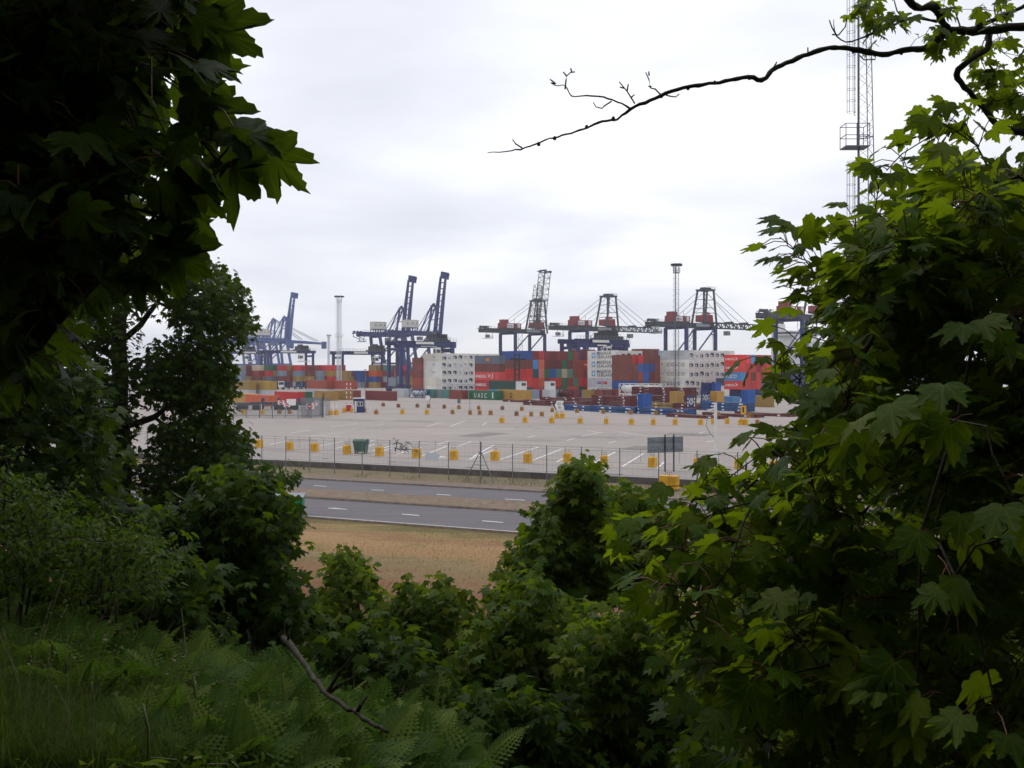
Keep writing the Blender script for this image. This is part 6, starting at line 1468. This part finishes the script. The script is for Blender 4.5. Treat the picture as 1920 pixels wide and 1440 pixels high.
AX = T3.grow(C, .002, rmax=.012); T3.leaves(C, AX, 3, 6, .08, .6, pitch=(10, 60), up=.2); T3.finish(LEAF_MID, 'maple', 300)

# --- trees down the slope on the left
T4 = Tree('sycamore_tree', on_ground(-8.7, 22.5), 'middle-distance sycamore with a straight trunk beside the blue cranes', 'tree', 'sycamores of the wooded slope', 'bark', 41)
T4.trunk([T4.base, P(228, 900, 22.5), P(225, 700, 22.5), P(232, 520, 22.5), P(260, 380, 22.5)], [.26, .2, .17, .13, .06], 'trunk', .5, .03)
T4.trunk([P(228, 800, 22.5), P(290, 780, 22.3), P(340, 740, 22)], [.09, .07, .04], 'limb', .3, .03); T4.trunk([P(226, 640, 22.5), P(280, 590, 22.3), P(330, 520, 22)], [.08, .06, .03], 'limb', .3, .03)
C = [sample_poly(T4.rng, q, n, 20.5, 24.5) for q, n in [([(330, 500), (395, 495), (440, 540), (460, 575), (435, 620), (350, 640), (320, 580)], 230), ([(420, 590), (465, 595), (472, 625), (430, 640)], 35), ([(270, 670), (340, 645), (420, 640), (440, 700), (415, 760), (330, 780), (275, 750)], 330), ([(310, 800), (430, 775), (462, 830), (484, 890), (480, 960), (300, 1000), (250, 970), (270, 900)], 560),
      ([(120, 480), (230, 500), (280, 560), (240, 640), (250, 800), (220, 1000), (100, 1000)], 620), ([(200, 330), (330, 340), (330, 470), (240, 500)], 90)]]
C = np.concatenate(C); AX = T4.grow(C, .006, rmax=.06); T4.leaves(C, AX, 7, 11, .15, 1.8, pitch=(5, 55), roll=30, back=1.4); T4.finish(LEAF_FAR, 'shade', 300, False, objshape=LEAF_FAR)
T4b = Tree('sycamore_tree', on_ground(-6.3, 11.6), 'dark sycamore at the left edge below the overhanging leaves', 'tree', 'sycamores of the wooded slope', 'bark', 43)
T4b.trunk([T4b.base, P(-10, 900, 11.6), P(40, 700, 11.6), P(60, 560, 11.6)], [.16, .12, .08, .04])
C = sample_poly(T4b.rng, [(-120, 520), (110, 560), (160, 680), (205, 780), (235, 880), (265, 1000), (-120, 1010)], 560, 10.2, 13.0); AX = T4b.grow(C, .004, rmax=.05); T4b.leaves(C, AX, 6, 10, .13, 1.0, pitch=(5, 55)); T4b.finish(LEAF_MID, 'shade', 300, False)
def bush(name, seed, base, polys, label, cat, d0, d1, size, k0, k1, mat, shape, nobj=300, group=None, tr=.05, pet=.9, pitch=(0, 55), stems=3, petioles=False, top=.75):
    T = Tree(name, base, label, cat, group, 'bark' if mat != 'young' else 'stem', seed); allp = np.concatenate([np.asarray(q, float) for q, _ in polys]); dm = (d0+d1)/2
    for k in range(stems):
        q = polys[k % len(polys)][0]; q = np.asarray(q, float); x = T.rng.uniform(.35, .65)*(q[:, 0].max()-q[:, 0].min())+q[:, 0].min(); y0, y1 = q[:, 1].max(), q[:, 1].min()
        tp = P(x, y0+(y1-y0)*top, dm); T.trunk([T.base+T.rng.normal(0, .08, 3)*np.array((1, 1, 0)), (T.base+tp)/2+T.rng.normal(0, .08, 3), tp], [tr, tr*.7, tr*.3], 'trunk' if k == 0 else 'stem', .2, .012, 6)
    C = np.concatenate([sample_poly(T.rng, q, n, d0, d1) for q, n in polys]); C = C+T.rng.normal(0, 1, C.shape)*np.array((.10, .1, .05)); tp_i = np.where(C[:, 2] > np.quantile(C[:, 2], .6))[0]; tp_i = T.rng.choice(tp_i, max(3, len(C)//14)); ex = C[tp_i]+T.rng.normal(0, .08, (len(tp_i), 3)); ex[:, 2] += T.rng.uniform(.04, .22, len(ex)); C = np.concatenate([C, ex]); AX = T.grow(C, .003, rmax=tr*.6)
    T.leaves(C, AX, k0, k1, size, pet, pitch=pitch, roll=26, svar=.3, back=.8); T.finish(shape, mat, nobj, petioles); return T
SG = 'young sycamores growing up the slope'
bush('sycamore_bush', 51, on_ground(-3.1, 12.2), [([(425, 885), (490, 905), (530, 945), (550, 1010), (545, 1090), (590, 1140), (560, 1220), (400, 1220), (345, 1110), (270, 1050), (310, 985), (375, 935)], 520), ([(300, 985), (400, 940), (520, 970), (540, 1060), (560, 1180), (380, 1150)], 160)], 'dense rounded sycamore bush left of the bright green bin', 'bush', 11.0, 13.2, .125, 7, 11, 'sycamore', LEAF_MID, group=SG)
bush('shrub', 52, on_ground(-3.05, 14.0), [([(505, 882), (548, 884), (552, 900), (535, 912), (500, 905)], 60)], 'small round-leaved shrub top poking out above the green bin', 'bush', 13.6, 14.4, .075, 6, 9, 'bramble', LEAF_OVAL, 120, stems=1, tr=.02)
bush('sycamore_sapling', 53, on_ground(-2.4, 15.0), [([(618, 1045), (645, 1035), (690, 1070), (692, 1120), (720, 1140), (715, 1290), (600, 1290), (588, 1120), (605, 1090)], 240)], 'young sycamore whose bright tip stands on the dry grass left of centre', 'sapling', 14.2, 15.8, .12, 6, 10, 'young', LEAF_MID, group=SG)
bush('sycamore_sapling', 54, on_ground(-1.2, 13.6), [([(745, 1115), (800, 1105), (850, 1105), (868, 1150), (890, 1300), (720, 1310), (690, 1170)], 330)], 'young sycamore clump at the lower edge of the dry grass', 'sapling', 12.6, 14.4, .125, 6, 10, 'young', LEAF_MID, group=SG)
bush('sycamore_sapling', 55, on_ground(.2, 12.0), [([(905, 1140), (990, 1095), (1080, 1125), (1095, 1210), (1070, 1340), (890, 1380), (855, 1260)], 380)], 'leafy young sycamore below the twin-topped one, centre of the slope', 'sapling', 11.0, 12.8, .125, 6, 10, 'young', LEAF_MID, group=SG)
bush('sycamore_sapling', 56, on_ground(.9, 10.2), [([(1085, 1165), (1200, 1155), (1290, 1220), (1320, 1340), (1290, 1460), (1070, 1460), (1045, 1280)], 420)], 'young sycamore with yellowish tips beside the right maple at the bottom', 'sapling', 9.4, 11.2, .125, 6, 10, 'young', LEAF_MID, group=SG)
bush('sycamore_sapling', 57, on_ground(.1, 9.4), [([(850, 1320), (1040, 1310), (1070, 1460), (930, 1470)], 150)], 'shaded young sycamore at the very bottom edge beyond the ferns', 'sapling', 8.8, 10.0, .125, 6, 9, 'sycamore', LEAF_MID, group=SG)
bush('sycamore_sapling', 58, on_ground(-1.5, 11.2), [([(600, 1190), (760, 1210), (850, 1290), (840, 1340), (700, 1300), (595, 1240)], 220)], 'dark young sycamore behind the fallen dead branch', 'sapling', 10.4, 12.0, .125, 6, 9, 'sycamore', LEAF_MID, group=SG)
bush('sycamore_tree', 59, on_ground(1.0, 14.0), [([(1082, 868), (1102, 868), (1130, 930), (1155, 990), (1165, 1120), (980, 1140), (990, 1030), (1030, 950), (1050, 905)], 500), ([(965, 1020), (1030, 1010), (1060, 1120), (950, 1110)], 90)], 'pointed young sycamore standing in front of the road, the tallest centre one', 'tree', 13.2, 15.0, .125, 6, 10, 'young', LEAF_MID, group=SG, top=.97)
bush('sycamore_tree', 60, on_ground(1.8, 15.0), [([(1165, 925), (1192, 908), (1222, 940), (1252, 1000), (1250, 1130), (1130, 1120), (1130, 960)], 430)], 'second lower young sycamore peak just right of the tallest one', 'tree', 14.4, 16.0, .125, 6, 10, 'young', LEAF_MID, group=SG, top=.9)
for i, (q, d0, d1, n) in enumerate([([(-60, 890), (80, 905), (120, 980), (100, 1100), (-60, 1110)], 7.4, 8.8, 260), ([(90, 960), (180, 975), (270, 1000), (330, 1070), (320, 1120), (90, 1110)], 7.6, 9.2, 330)]):
    cxp = np.mean(np.array(q), 0); bb = P(cxp[0], cxp[1], (d0+d1)/2)
    bush('bramble_bush', 70+i, on_ground(bb[0], bb[1]), [(q, n)], ['small-leaved bramble at the left edge above the grass', 'small-leaved bramble under the middle-distance sycamore trunk'][i], 'bush', d0, d1, .058, 6, 10, 'bramble', LEAF_OVAL, 300, stems=4, tr=.015, group='brambles on the slope')
bush('sycamore_bush', 75, on_ground(-4.2, 10.8), [([(-60, 950), (250, 955), (330, 1020), (390, 1140), (-60, 1150)], 330), ([(220, 1070), (420, 1085), (440, 1230), (290, 1235), (210, 1160)], 190)], 'dark sycamore undergrowth at the left edge behind the brambles', 'bush', 9.6, 12.2, .12, 6, 9, 'sycamore', LEAF_MID, 200)
bush('sycamore_bush', 73, on_ground(3.2, 9.6), [([(1330, 1000), (1700, 980), (1960, 1000), (1960, 1250), (1330, 1250)], 260)], 'shaded sycamore undergrowth seen through the right maple', 'bush', 8.2, 11, .125, 6, 9, 'sycamore', LEAF_MID, 0)
bush('sycamore_bush', 74, on_ground(2.6, 7.4), [([(1300, 1180), (1960, 1180), (1960, 1520), (1290, 1520)], 300)], 'dim sycamore undergrowth at the bottom right behind the maple', 'bush', 6.2, 8.4, .12, 6, 9, 'sycamore', LEAF_MID, 0)

def ground_bush(name, seed, poly, n, label, hmax, size, mat='bramble', group='brambles on the slope', d=(4.5, 13)):
    global wr
    rng0 = np.random.default_rng(seed); pts = []
    for _ in range(60):
        D = rng0.uniform(*d, 3000); X = rng0.uniform(-.62, .3, 3000)*D; Z = ground_z(X, D); k = in_poly(960+F*X/D, HY-(Z+.4-EYE)/D*F, poly); pts += list(np.stack([X, D, Z], -1)[k])
        if len(pts) >= n: break
    pts = np.array(pts[:n]); n = len(pts); bump_ = .55+.45*np.sin(pts[:, 0]*2.3+seed)*np.cos(pts[:, 1]*1.9); pts[:, 2] += rng0.uniform(.03, 1, n)*hmax*bump_
    b0 = pts.mean(0); T = Tree(name, on_ground(b0[0], b0[1]), label, 'bush', group, 'stem', seed)
    T.trunk([T.base, T.base+np.array((.05, .03, .25)), T.base+np.array((.0, .1, .5))], [.014, .011, .006], 'stem', .1, .01, 5)
    AX = T.grow(pts, .0016, rmax=.008, sag=.2); T.leaves(pts, AX, 6, 10, size, .8, pitch=(-10, 60), roll=30, svar=.3); T.finish(LEAF_OVAL, mat, 300, False); return T
ground_bush('bramble_bush', 81, [(-60, 1060), (150, 1070), (330, 1090), (330, 1190), (-60, 1230)], 420, 'bramble spreading at the left edge below the taller one', .55, .055)
ground_bush('bramble_bush', 82, [(250, 1080), (420, 1120), (520, 1230), (420, 1250), (260, 1180)], 300, 'bramble at the foot of the dark rounded bush', .5, .05)
ground_bush('bramble_bush', 83, [(150, 1200), (420, 1230), (560, 1330), (500, 1400), (200, 1330)], 240, 'straggling bramble among the ferns left of the dead branch', .4, .045)
# --- woodland behind and beside the viewpoint
wr = np.random.default_rng(99)
def wood(n, lim, sz, name):
    V, T, uv = LEAF_FAR; x = wr.uniform(*lim[0], n); y = wr.uniform(*lim[1], n); g_ = ground_z(x, y); z = g_+wr.uniform(lim[2][0], lim[2][1], n)
    R = norm(wr.normal(size=(n, 3))); tip = norm(np.cross(R, wr.normal(size=(n, 3)))); nn = np.cross(tip, R); Rm = np.stack([R, tip, nn], -1)*(sz*wr.uniform(.6, 1.3, n))[:, None, None]
    W = np.einsum('nij,vj->nvi', Rm, V)+np.stack([x, y, z], -1)[:, None, :]; TT = (T[None]+(np.arange(n)*len(V))[:, None, None]).reshape(-1, 3)
    me = tri_mesh(name, W.reshape(-1, 3), TT, np.tile(uv, (n, 1)), np.repeat(wr.random(n), len(V))); me.materials.append(M['sycamore_s']); o = link(name, me); tag(o, 'dense woodland foliage on the slope around the viewpoint', 'woodland', kind='stuff'); return o
wood(18000, ((-26, 26), (-18, -3.2), (1.0, 19)), .75, 'woodland')
wood(9000, ((-26, -10), (-3, 17), (1.5, 18)), .65, 'woodland'); wood(6000, ((7.5, 24), (-3, 7), (1.5, 17)), .65, 'woodland')
wt = MB()
for k in range(26):
    x, y = wr.uniform(-15, 15), wr.uniform(-15, -4); z = float(ground_z(x, y)); wt.tube([(x, y, z-.2), (x+wr.normal(0, .3), y, z+6), (x+wr.normal(0, .6), y, z+13)], [.22, .17, .06], 7)
tag(wt.build('woodland_trunks', M['bark']), 'bare trunks of the woodland behind the viewpoint', 'woodland', kind='stuff').name = 'woodland_undergrowth'

# --- ferns, grass
def scatter(poly, n, dmin=2.2, dmax=12):
    out = []
    for _ in range(400):
        if len(out) >= n: break
        D = wr.uniform(dmin**.7, dmax**.7, 4000)**(1/.7); X = wr.uniform(-.62, .35, 4000)*D; Z = ground_z(X, D); px = 960+F*X/D; py = HY-(Z-EYE)/D*F
        k = in_poly(px, py, poly); out += list(np.stack([X, D, Z], -1)[k])
    return np.array(out[:n])
def frond(npair=17, width=.36, droop=.5):
    V = []; T = []; L = 1.0
    def pt(t): return np.array((0, t*math.cos(droop*t*.9), .55*t-droop*.75*t*t))
    for i in range(npair+1):
        t_ = i/npair; p = pt(t_); 
        V += [p+np.array((-.006, 0, 0)), p+np.array((.006, 0, 0))]
        if i: a = 2*i-2; T += [(a, a+1, a+3), (a, a+3, a+2)]
    for i in range(1, npair+1):
        t_ = (i-.4)/npair; p = pt(t_); w = width*(math.sin(math.pi*min(1, .12+t_*.95))**.8)*(1.05-.3*t_) if t_ < .97 else .04
        for s in (-1, 1):
            dr = np.array((s, .42, -.12)); dr /= np.linalg.norm(dr); m_ = 4; hw = .062*(.6+w)
            pv = np.array((0, 1, .1))
            for j in range(m_):
                f0, f1 = j/m_, (j+1)/m_; k0 = len(V); a0 = p+dr*w*f0; a1 = p+dr*w*f1; hh_ = hw*(1-f0*.75)
                V += [a0, a0+dr*w*.05+pv*hh_, a1, a0+dr*w*.05-pv*hh_]; T += [(k0, k0+3, k0+2), (k0, k0+2, k0+1)]
    return np.array(V), np.array(T)
FV, FT = frond()
def fern_field(pts, name, nmin, nmax, L0, L1):
    N = []; 
    for p in pts:
        k = wr.integers(nmin, nmax+1); a0 = wr.uniform(0, 6.28)
        for j in range(k): N.append((p[0], p[1], p[2]-.02, a0+6.28*j/k+wr.normal(0, .3), wr.uniform(L0, L1), wr.uniform(-.15, .75)))
    N = np.array(N); a = N[:, 3]; t = N[:, 5]
    ca, sa, ct, st = np.cos(a), np.sin(a), np.cos(t), np.sin(t)
    R = np.stack([np.stack([ca, -sa*ct, sa*st], -1), np.stack([sa, ca*ct, -ca*st], -1), np.stack([0*a, st, ct], -1)], 1)*N[:, 4][:, None, None]
    W = np.einsum('nij,vj->nvi', R, FV)+N[:, None, :3]; TT = (FT[None]+(np.arange(len(N))*len(FV))[:, None, None]).reshape(-1, 3)
    tn = np.clip(wr.random(len(N))[:, None]*.75+FV[None, :, 1]*.35-.1+wr.normal(0, .08, (len(N), len(FV))), 0, 1); me = tri_mesh(name, W.reshape(-1, 3), TT, None, tn.ravel()); me.materials.append(M['fern']); return me
FP = [(60, 1150), (330, 1130), (430, 1215), (560, 1300), (640, 1345), (800, 1400), (960, 1500), (300, 1500), (100, 1340), (-40, 1250), (-40, 1150)]
fme = fern_field(scatter(FP, 520), 'bracken', 3, 6, .32, .70); o = link('bracken', fme); tag(o, 'bracken ferns covering the slope in the lower left', 'bracken', kind='stuff')
for i, (px, py, D, w) in enumerate([(240, 1100, 8.3, 'above the grass under the bramble'), (420, 1200, 7.8, 'below the dark rounded bush'), (300, 1130, 8.2, 'between bramble and dark bush'), (690, 1290, 8.2, 'just right of the dead branch'), (560, 1330, 7.2, 'just left of the dead branch'), (800, 1370, 8.0, 'nearest the bottom saplings')]):
    h_ = hit(px, py+40); o = empty('fern', (h_[0], h_[1], float(ground_z(h_[0], h_[1]))), 0, 'tall green fern with spread fronds '+w, 'fern', 'tall ferns on the slope'); base_f = np.array(o.location)
    for j in range(7):
        me = fern_field([np.array((0, 0, 0.))], 'frond', 1, 1, .7, .95); link('frond', me, o)
def blades(pts, hgt, wid, name, mat, lean=.35, seg=3, clump=.04):
    n = len(pts); a = wr.uniform(0, 6.28, n); L = hgt*wr.uniform(.5, 1.35, n); d = np.stack([np.cos(a), np.sin(a), 0*a], -1); sd_ = np.stack([-np.sin(a), np.cos(a), 0*a], -1); ln = lean*wr.uniform(.2, 1.6, n)
    V = []; 
    for i in range(seg+1):
        t_ = i/seg; c = pts+d*(ln*L*t_*t_)[:, None]+np.array((0, 0, 1.))*(L*(t_-.25*ln*t_*t_))[:, None]; w = wid*(1-t_**1.5)
        V += [c-sd_*w/2, c+sd_*w/2] if i < seg else [c]
    V = np.stack(V, 1); nv = V.shape[1]; T = []
    for i in range(seg-1): T += [(2*i, 2*i+1, 2*i+3), (2*i, 2*i+3, 2*i+2)]
    T.append((2*seg-2, 2*seg-1, 2*seg)); T = np.array(T)
    TT = (T[None]+(np.arange(n)*nv)[:, None, None]).reshape(-1, 3); me = tri_mesh(name, V.reshape(-1, 3), TT, None, np.repeat(wr.random(n), nv)); me.materials.append(M[mat]); return me
GP_ = [(-80, 1210), (120, 1300), (300, 1380), (560, 1460), (700, 1500), (-80, 1500)]
def clumped(poly, nc, n, r, *a): c = scatter(poly, nc, *a); q = c[wr.integers(0, nc, n)]+wr.normal(0, r, (n, 3))*np.array((1, 1, .0)); q[:, 2] = ground_z(q[:, 0], q[:, 1])-.01; return q
o = link('grass', blades(np.concatenate([clumped(GP_, 600, 13000, .07, 3.5, 10), scatter(GP_, 4500, 3.5, 10)]), .34, .008, 'grass', 'grass', .75)); tag(o, 'long green grass in the lower left corner', 'grass', kind='stuff')
o = link('grass', blades(scatter([(60, 1080), (330, 1090), (700, 1300), (1000, 1490), (-80, 1490), (-80, 1080)], 2600, 3.5, 11), .46, .006, 'grass', 'grass', .45)); tag(o, 'taller grass stems among the bracken', 'grass', kind='stuff')
# seed-headed stems
sh = MB()
for p in scatter(GP_, 26, 3.6, 6):
    h_ = wr.uniform(.6, .95); a = wr.uniform(0, 6.28); d = np.array((math.cos(a), math.sin(a), 0))*.3*h_; q = [p, p+d*.2+np.array((0, 0, h_*.55)), p+d*.9+np.array((0, 0, h_))]; sh.tube(q, [.0022, .0018, .001], 3, False)
    for k in range(26): f = .72+.28*k/26; c = q[1]*(1-(f-.5)*2)+q[2]*((f-.5)*2); e_ = wr.normal(0, 1, 3)*.005; sh.add([c-e_*.3, c+e_+np.array((0, 0, .012)), c+np.array((e_[1], -e_[0], .006))], [(0, 1, 2)])
M['straw'] = pmat('straw_seed_head', (.22, .19, .10), .8, .3, 20); tag(sh.build('grass_seed_head', M['straw']), 'pale seed heads standing in the grass', 'grass', kind='stuff')
ds = MB()
for p in scatter([(-60, 1090), (330, 1090), (560, 1260), (900, 1430), (700, 1500), (-80, 1500)], 170, 3.6, 11):
    h_ = wr.uniform(.3, .8); a = wr.uniform(0, 6.28); ln = wr.uniform(.1, .9)*h_; d = np.array((math.cos(a), math.sin(a), 0))*ln; k_ = wr.uniform(.0016, .004)
    ds.tube([p, p+d*.35+np.array((0, 0, h_*.55)), p+d+np.array((0, 0, h_*wr.uniform(.55, .95)))], [k_, k_*.8, k_*.4], 4, False)
    if wr.random() < .4: q = p+d*.35+np.array((0, 0, h_*.55)); ds.tube([q, q+wr.normal(0, .09, 3)+np.array((0, 0, .08))], [k_*.6, k_*.3], 3, False)
M['dead_stem'] = pmat('dead_plant_stem', (.15, .11, .065), .9, .4, 12); tag(ds.build('dead_stems', M['dead_stem']), 'dead brown plant stems among the bracken', 'stems', kind='stuff').name = 'dead_undergrowth'
ground_bush('nettle_patch', 84, [(-60, 1190), (200, 1220), (420, 1310), (620, 1400), (560, 1480), (-60, 1480)], 90, 'scattered broad-leaved weeds in the long grass', .35, .075, 'young', None, (3.6, 9))
# dry grass and weeds on the verges
def verge(n, d0, d1, a0, a1, zf): 
    a = wr.uniform(a0, a1, n); d = wr.uniform(d0, d1, n); p = RU[None]*a[:, None]+RN[None]*d[:, None]; p[:, 2] = zf(p[:, 0], p[:, 1]); return p
o = link('dry_grass', blades(verge(12000, 34, 52.4, -32, 16, ground_z), .15, .02, 'dry_grass', 'dry_grass', .9, 2)); tag(o, 'short dry grass of the near verge', 'grass', kind='stuff')
vw = verge(9000, 72.7, 79.4, -50, 30, lambda x, y: 0*x+ROADZ-.1); k = np.sin(vw[:, 0]*1.3)+np.sin(vw[:, 0]*.37+2)+wr.normal(0, .8, len(vw)) > .1
o = link('verge_weeds', blades(vw[k], .28, .022, 'verge_weeds', 'weed', .7, 2)); tag(o, 'dry weeds along the wire fence', 'weeds', kind='stuff')
o = link('median_grass', blades(verge(2500, 60.3, 63.9, -45, 25, lambda x, y: 0*x+ROADZ+.13), .10, .02, 'median_grass', 'dry_grass', .8, 2)); tag(o, 'dry grass of the central reservation', 'grass', kind='stuff')
# leaf litter / low undergrowth where the slope meets the dry grass
o = link('undergrowth', blades(verge(9000, 17, 36, -14, 9, ground_z), .5, .05, 'undergrowth', 'fern', .8, 3)); tag(o, 'low green undergrowth between the saplings', 'undergrowth', kind='stuff')
# --- fallen dead branch
seq = [(487, 1158, 16), (512, 1182, 17), (540, 1205, 19), (572, 1247, 17), (590, 1275, 15), (612, 1302, 15), (640, 1322, 13), (668, 1338, 14), (700, 1356, 12), (726, 1373, 12)]
pts = []; rd = []
for i, (x, y, w) in enumerate(seq):
    D = hit(x, y, .66)[1]; pts.append(P(x, y, D)); rd.append(w*.6*D/F/2*(1+.12*(-1)**i))
o = empty('dead_branch', tuple(pts[-1]), 0, 'crooked dead branch lying across the bracken', 'branch')
dm = MB(); P2 = []; R2 = []
for i in range(len(pts)-1):
    for j in range(4):
        f = j/4; P2.append(pts[i]*(1-f)+pts[i+1]*f+wr.normal(0, .004, 3)); R2.append((rd[i]*(1-f)+rd[i+1]*f)*(1+wr.normal(0, .07)))
P2.append(pts[-1]); R2.append(rd[-1]); q0 = pts[-1]
dm.tube([p-q0 for p in P2], R2, 9); dm.build('bough', M['bark_dead'], o, True)
for (i, dx, dz, L) in ((2, .02, .12, 1), (5, .16, .1, 1), (5, .14, .2, 1.1), (7, .05, .08, 1)): MB().tube([pts[i]-q0, pts[i]-q0+np.array((dx*.5*L, -.02, dz*.6*L)), pts[i]-q0+np.array((dx*L, 0, dz*L))], [.012, .009, .005], 5).build('broken_twig', M['bark_dead'], o)
# ------------------------------------------------------------------ air
hb = MB().box(-1500, 1500, -120, 2900, -7.5, 62)
hm = bpy.data.materials.new('haze_air'); hm.use_nodes = True; ht = hm.node_tree; ht.nodes.clear()
ho = ht.nodes.new('ShaderNodeOutputMaterial'); hv = ht.nodes.new('ShaderNodeVolumePrincipled')
hv.inputs['Color'].default_value = (.90, .93, 1.0, 1); hv.inputs['Density'].default_value = 0.00020; hv.inputs['Anisotropy'].default_value = .2
ht.links.new(hv.outputs[0], ho.inputs['Volume'])
HAZE = hb.build('haze', hm); tag(HAZE, kind='stuff'); HAZE.display_type = 'WIRE'
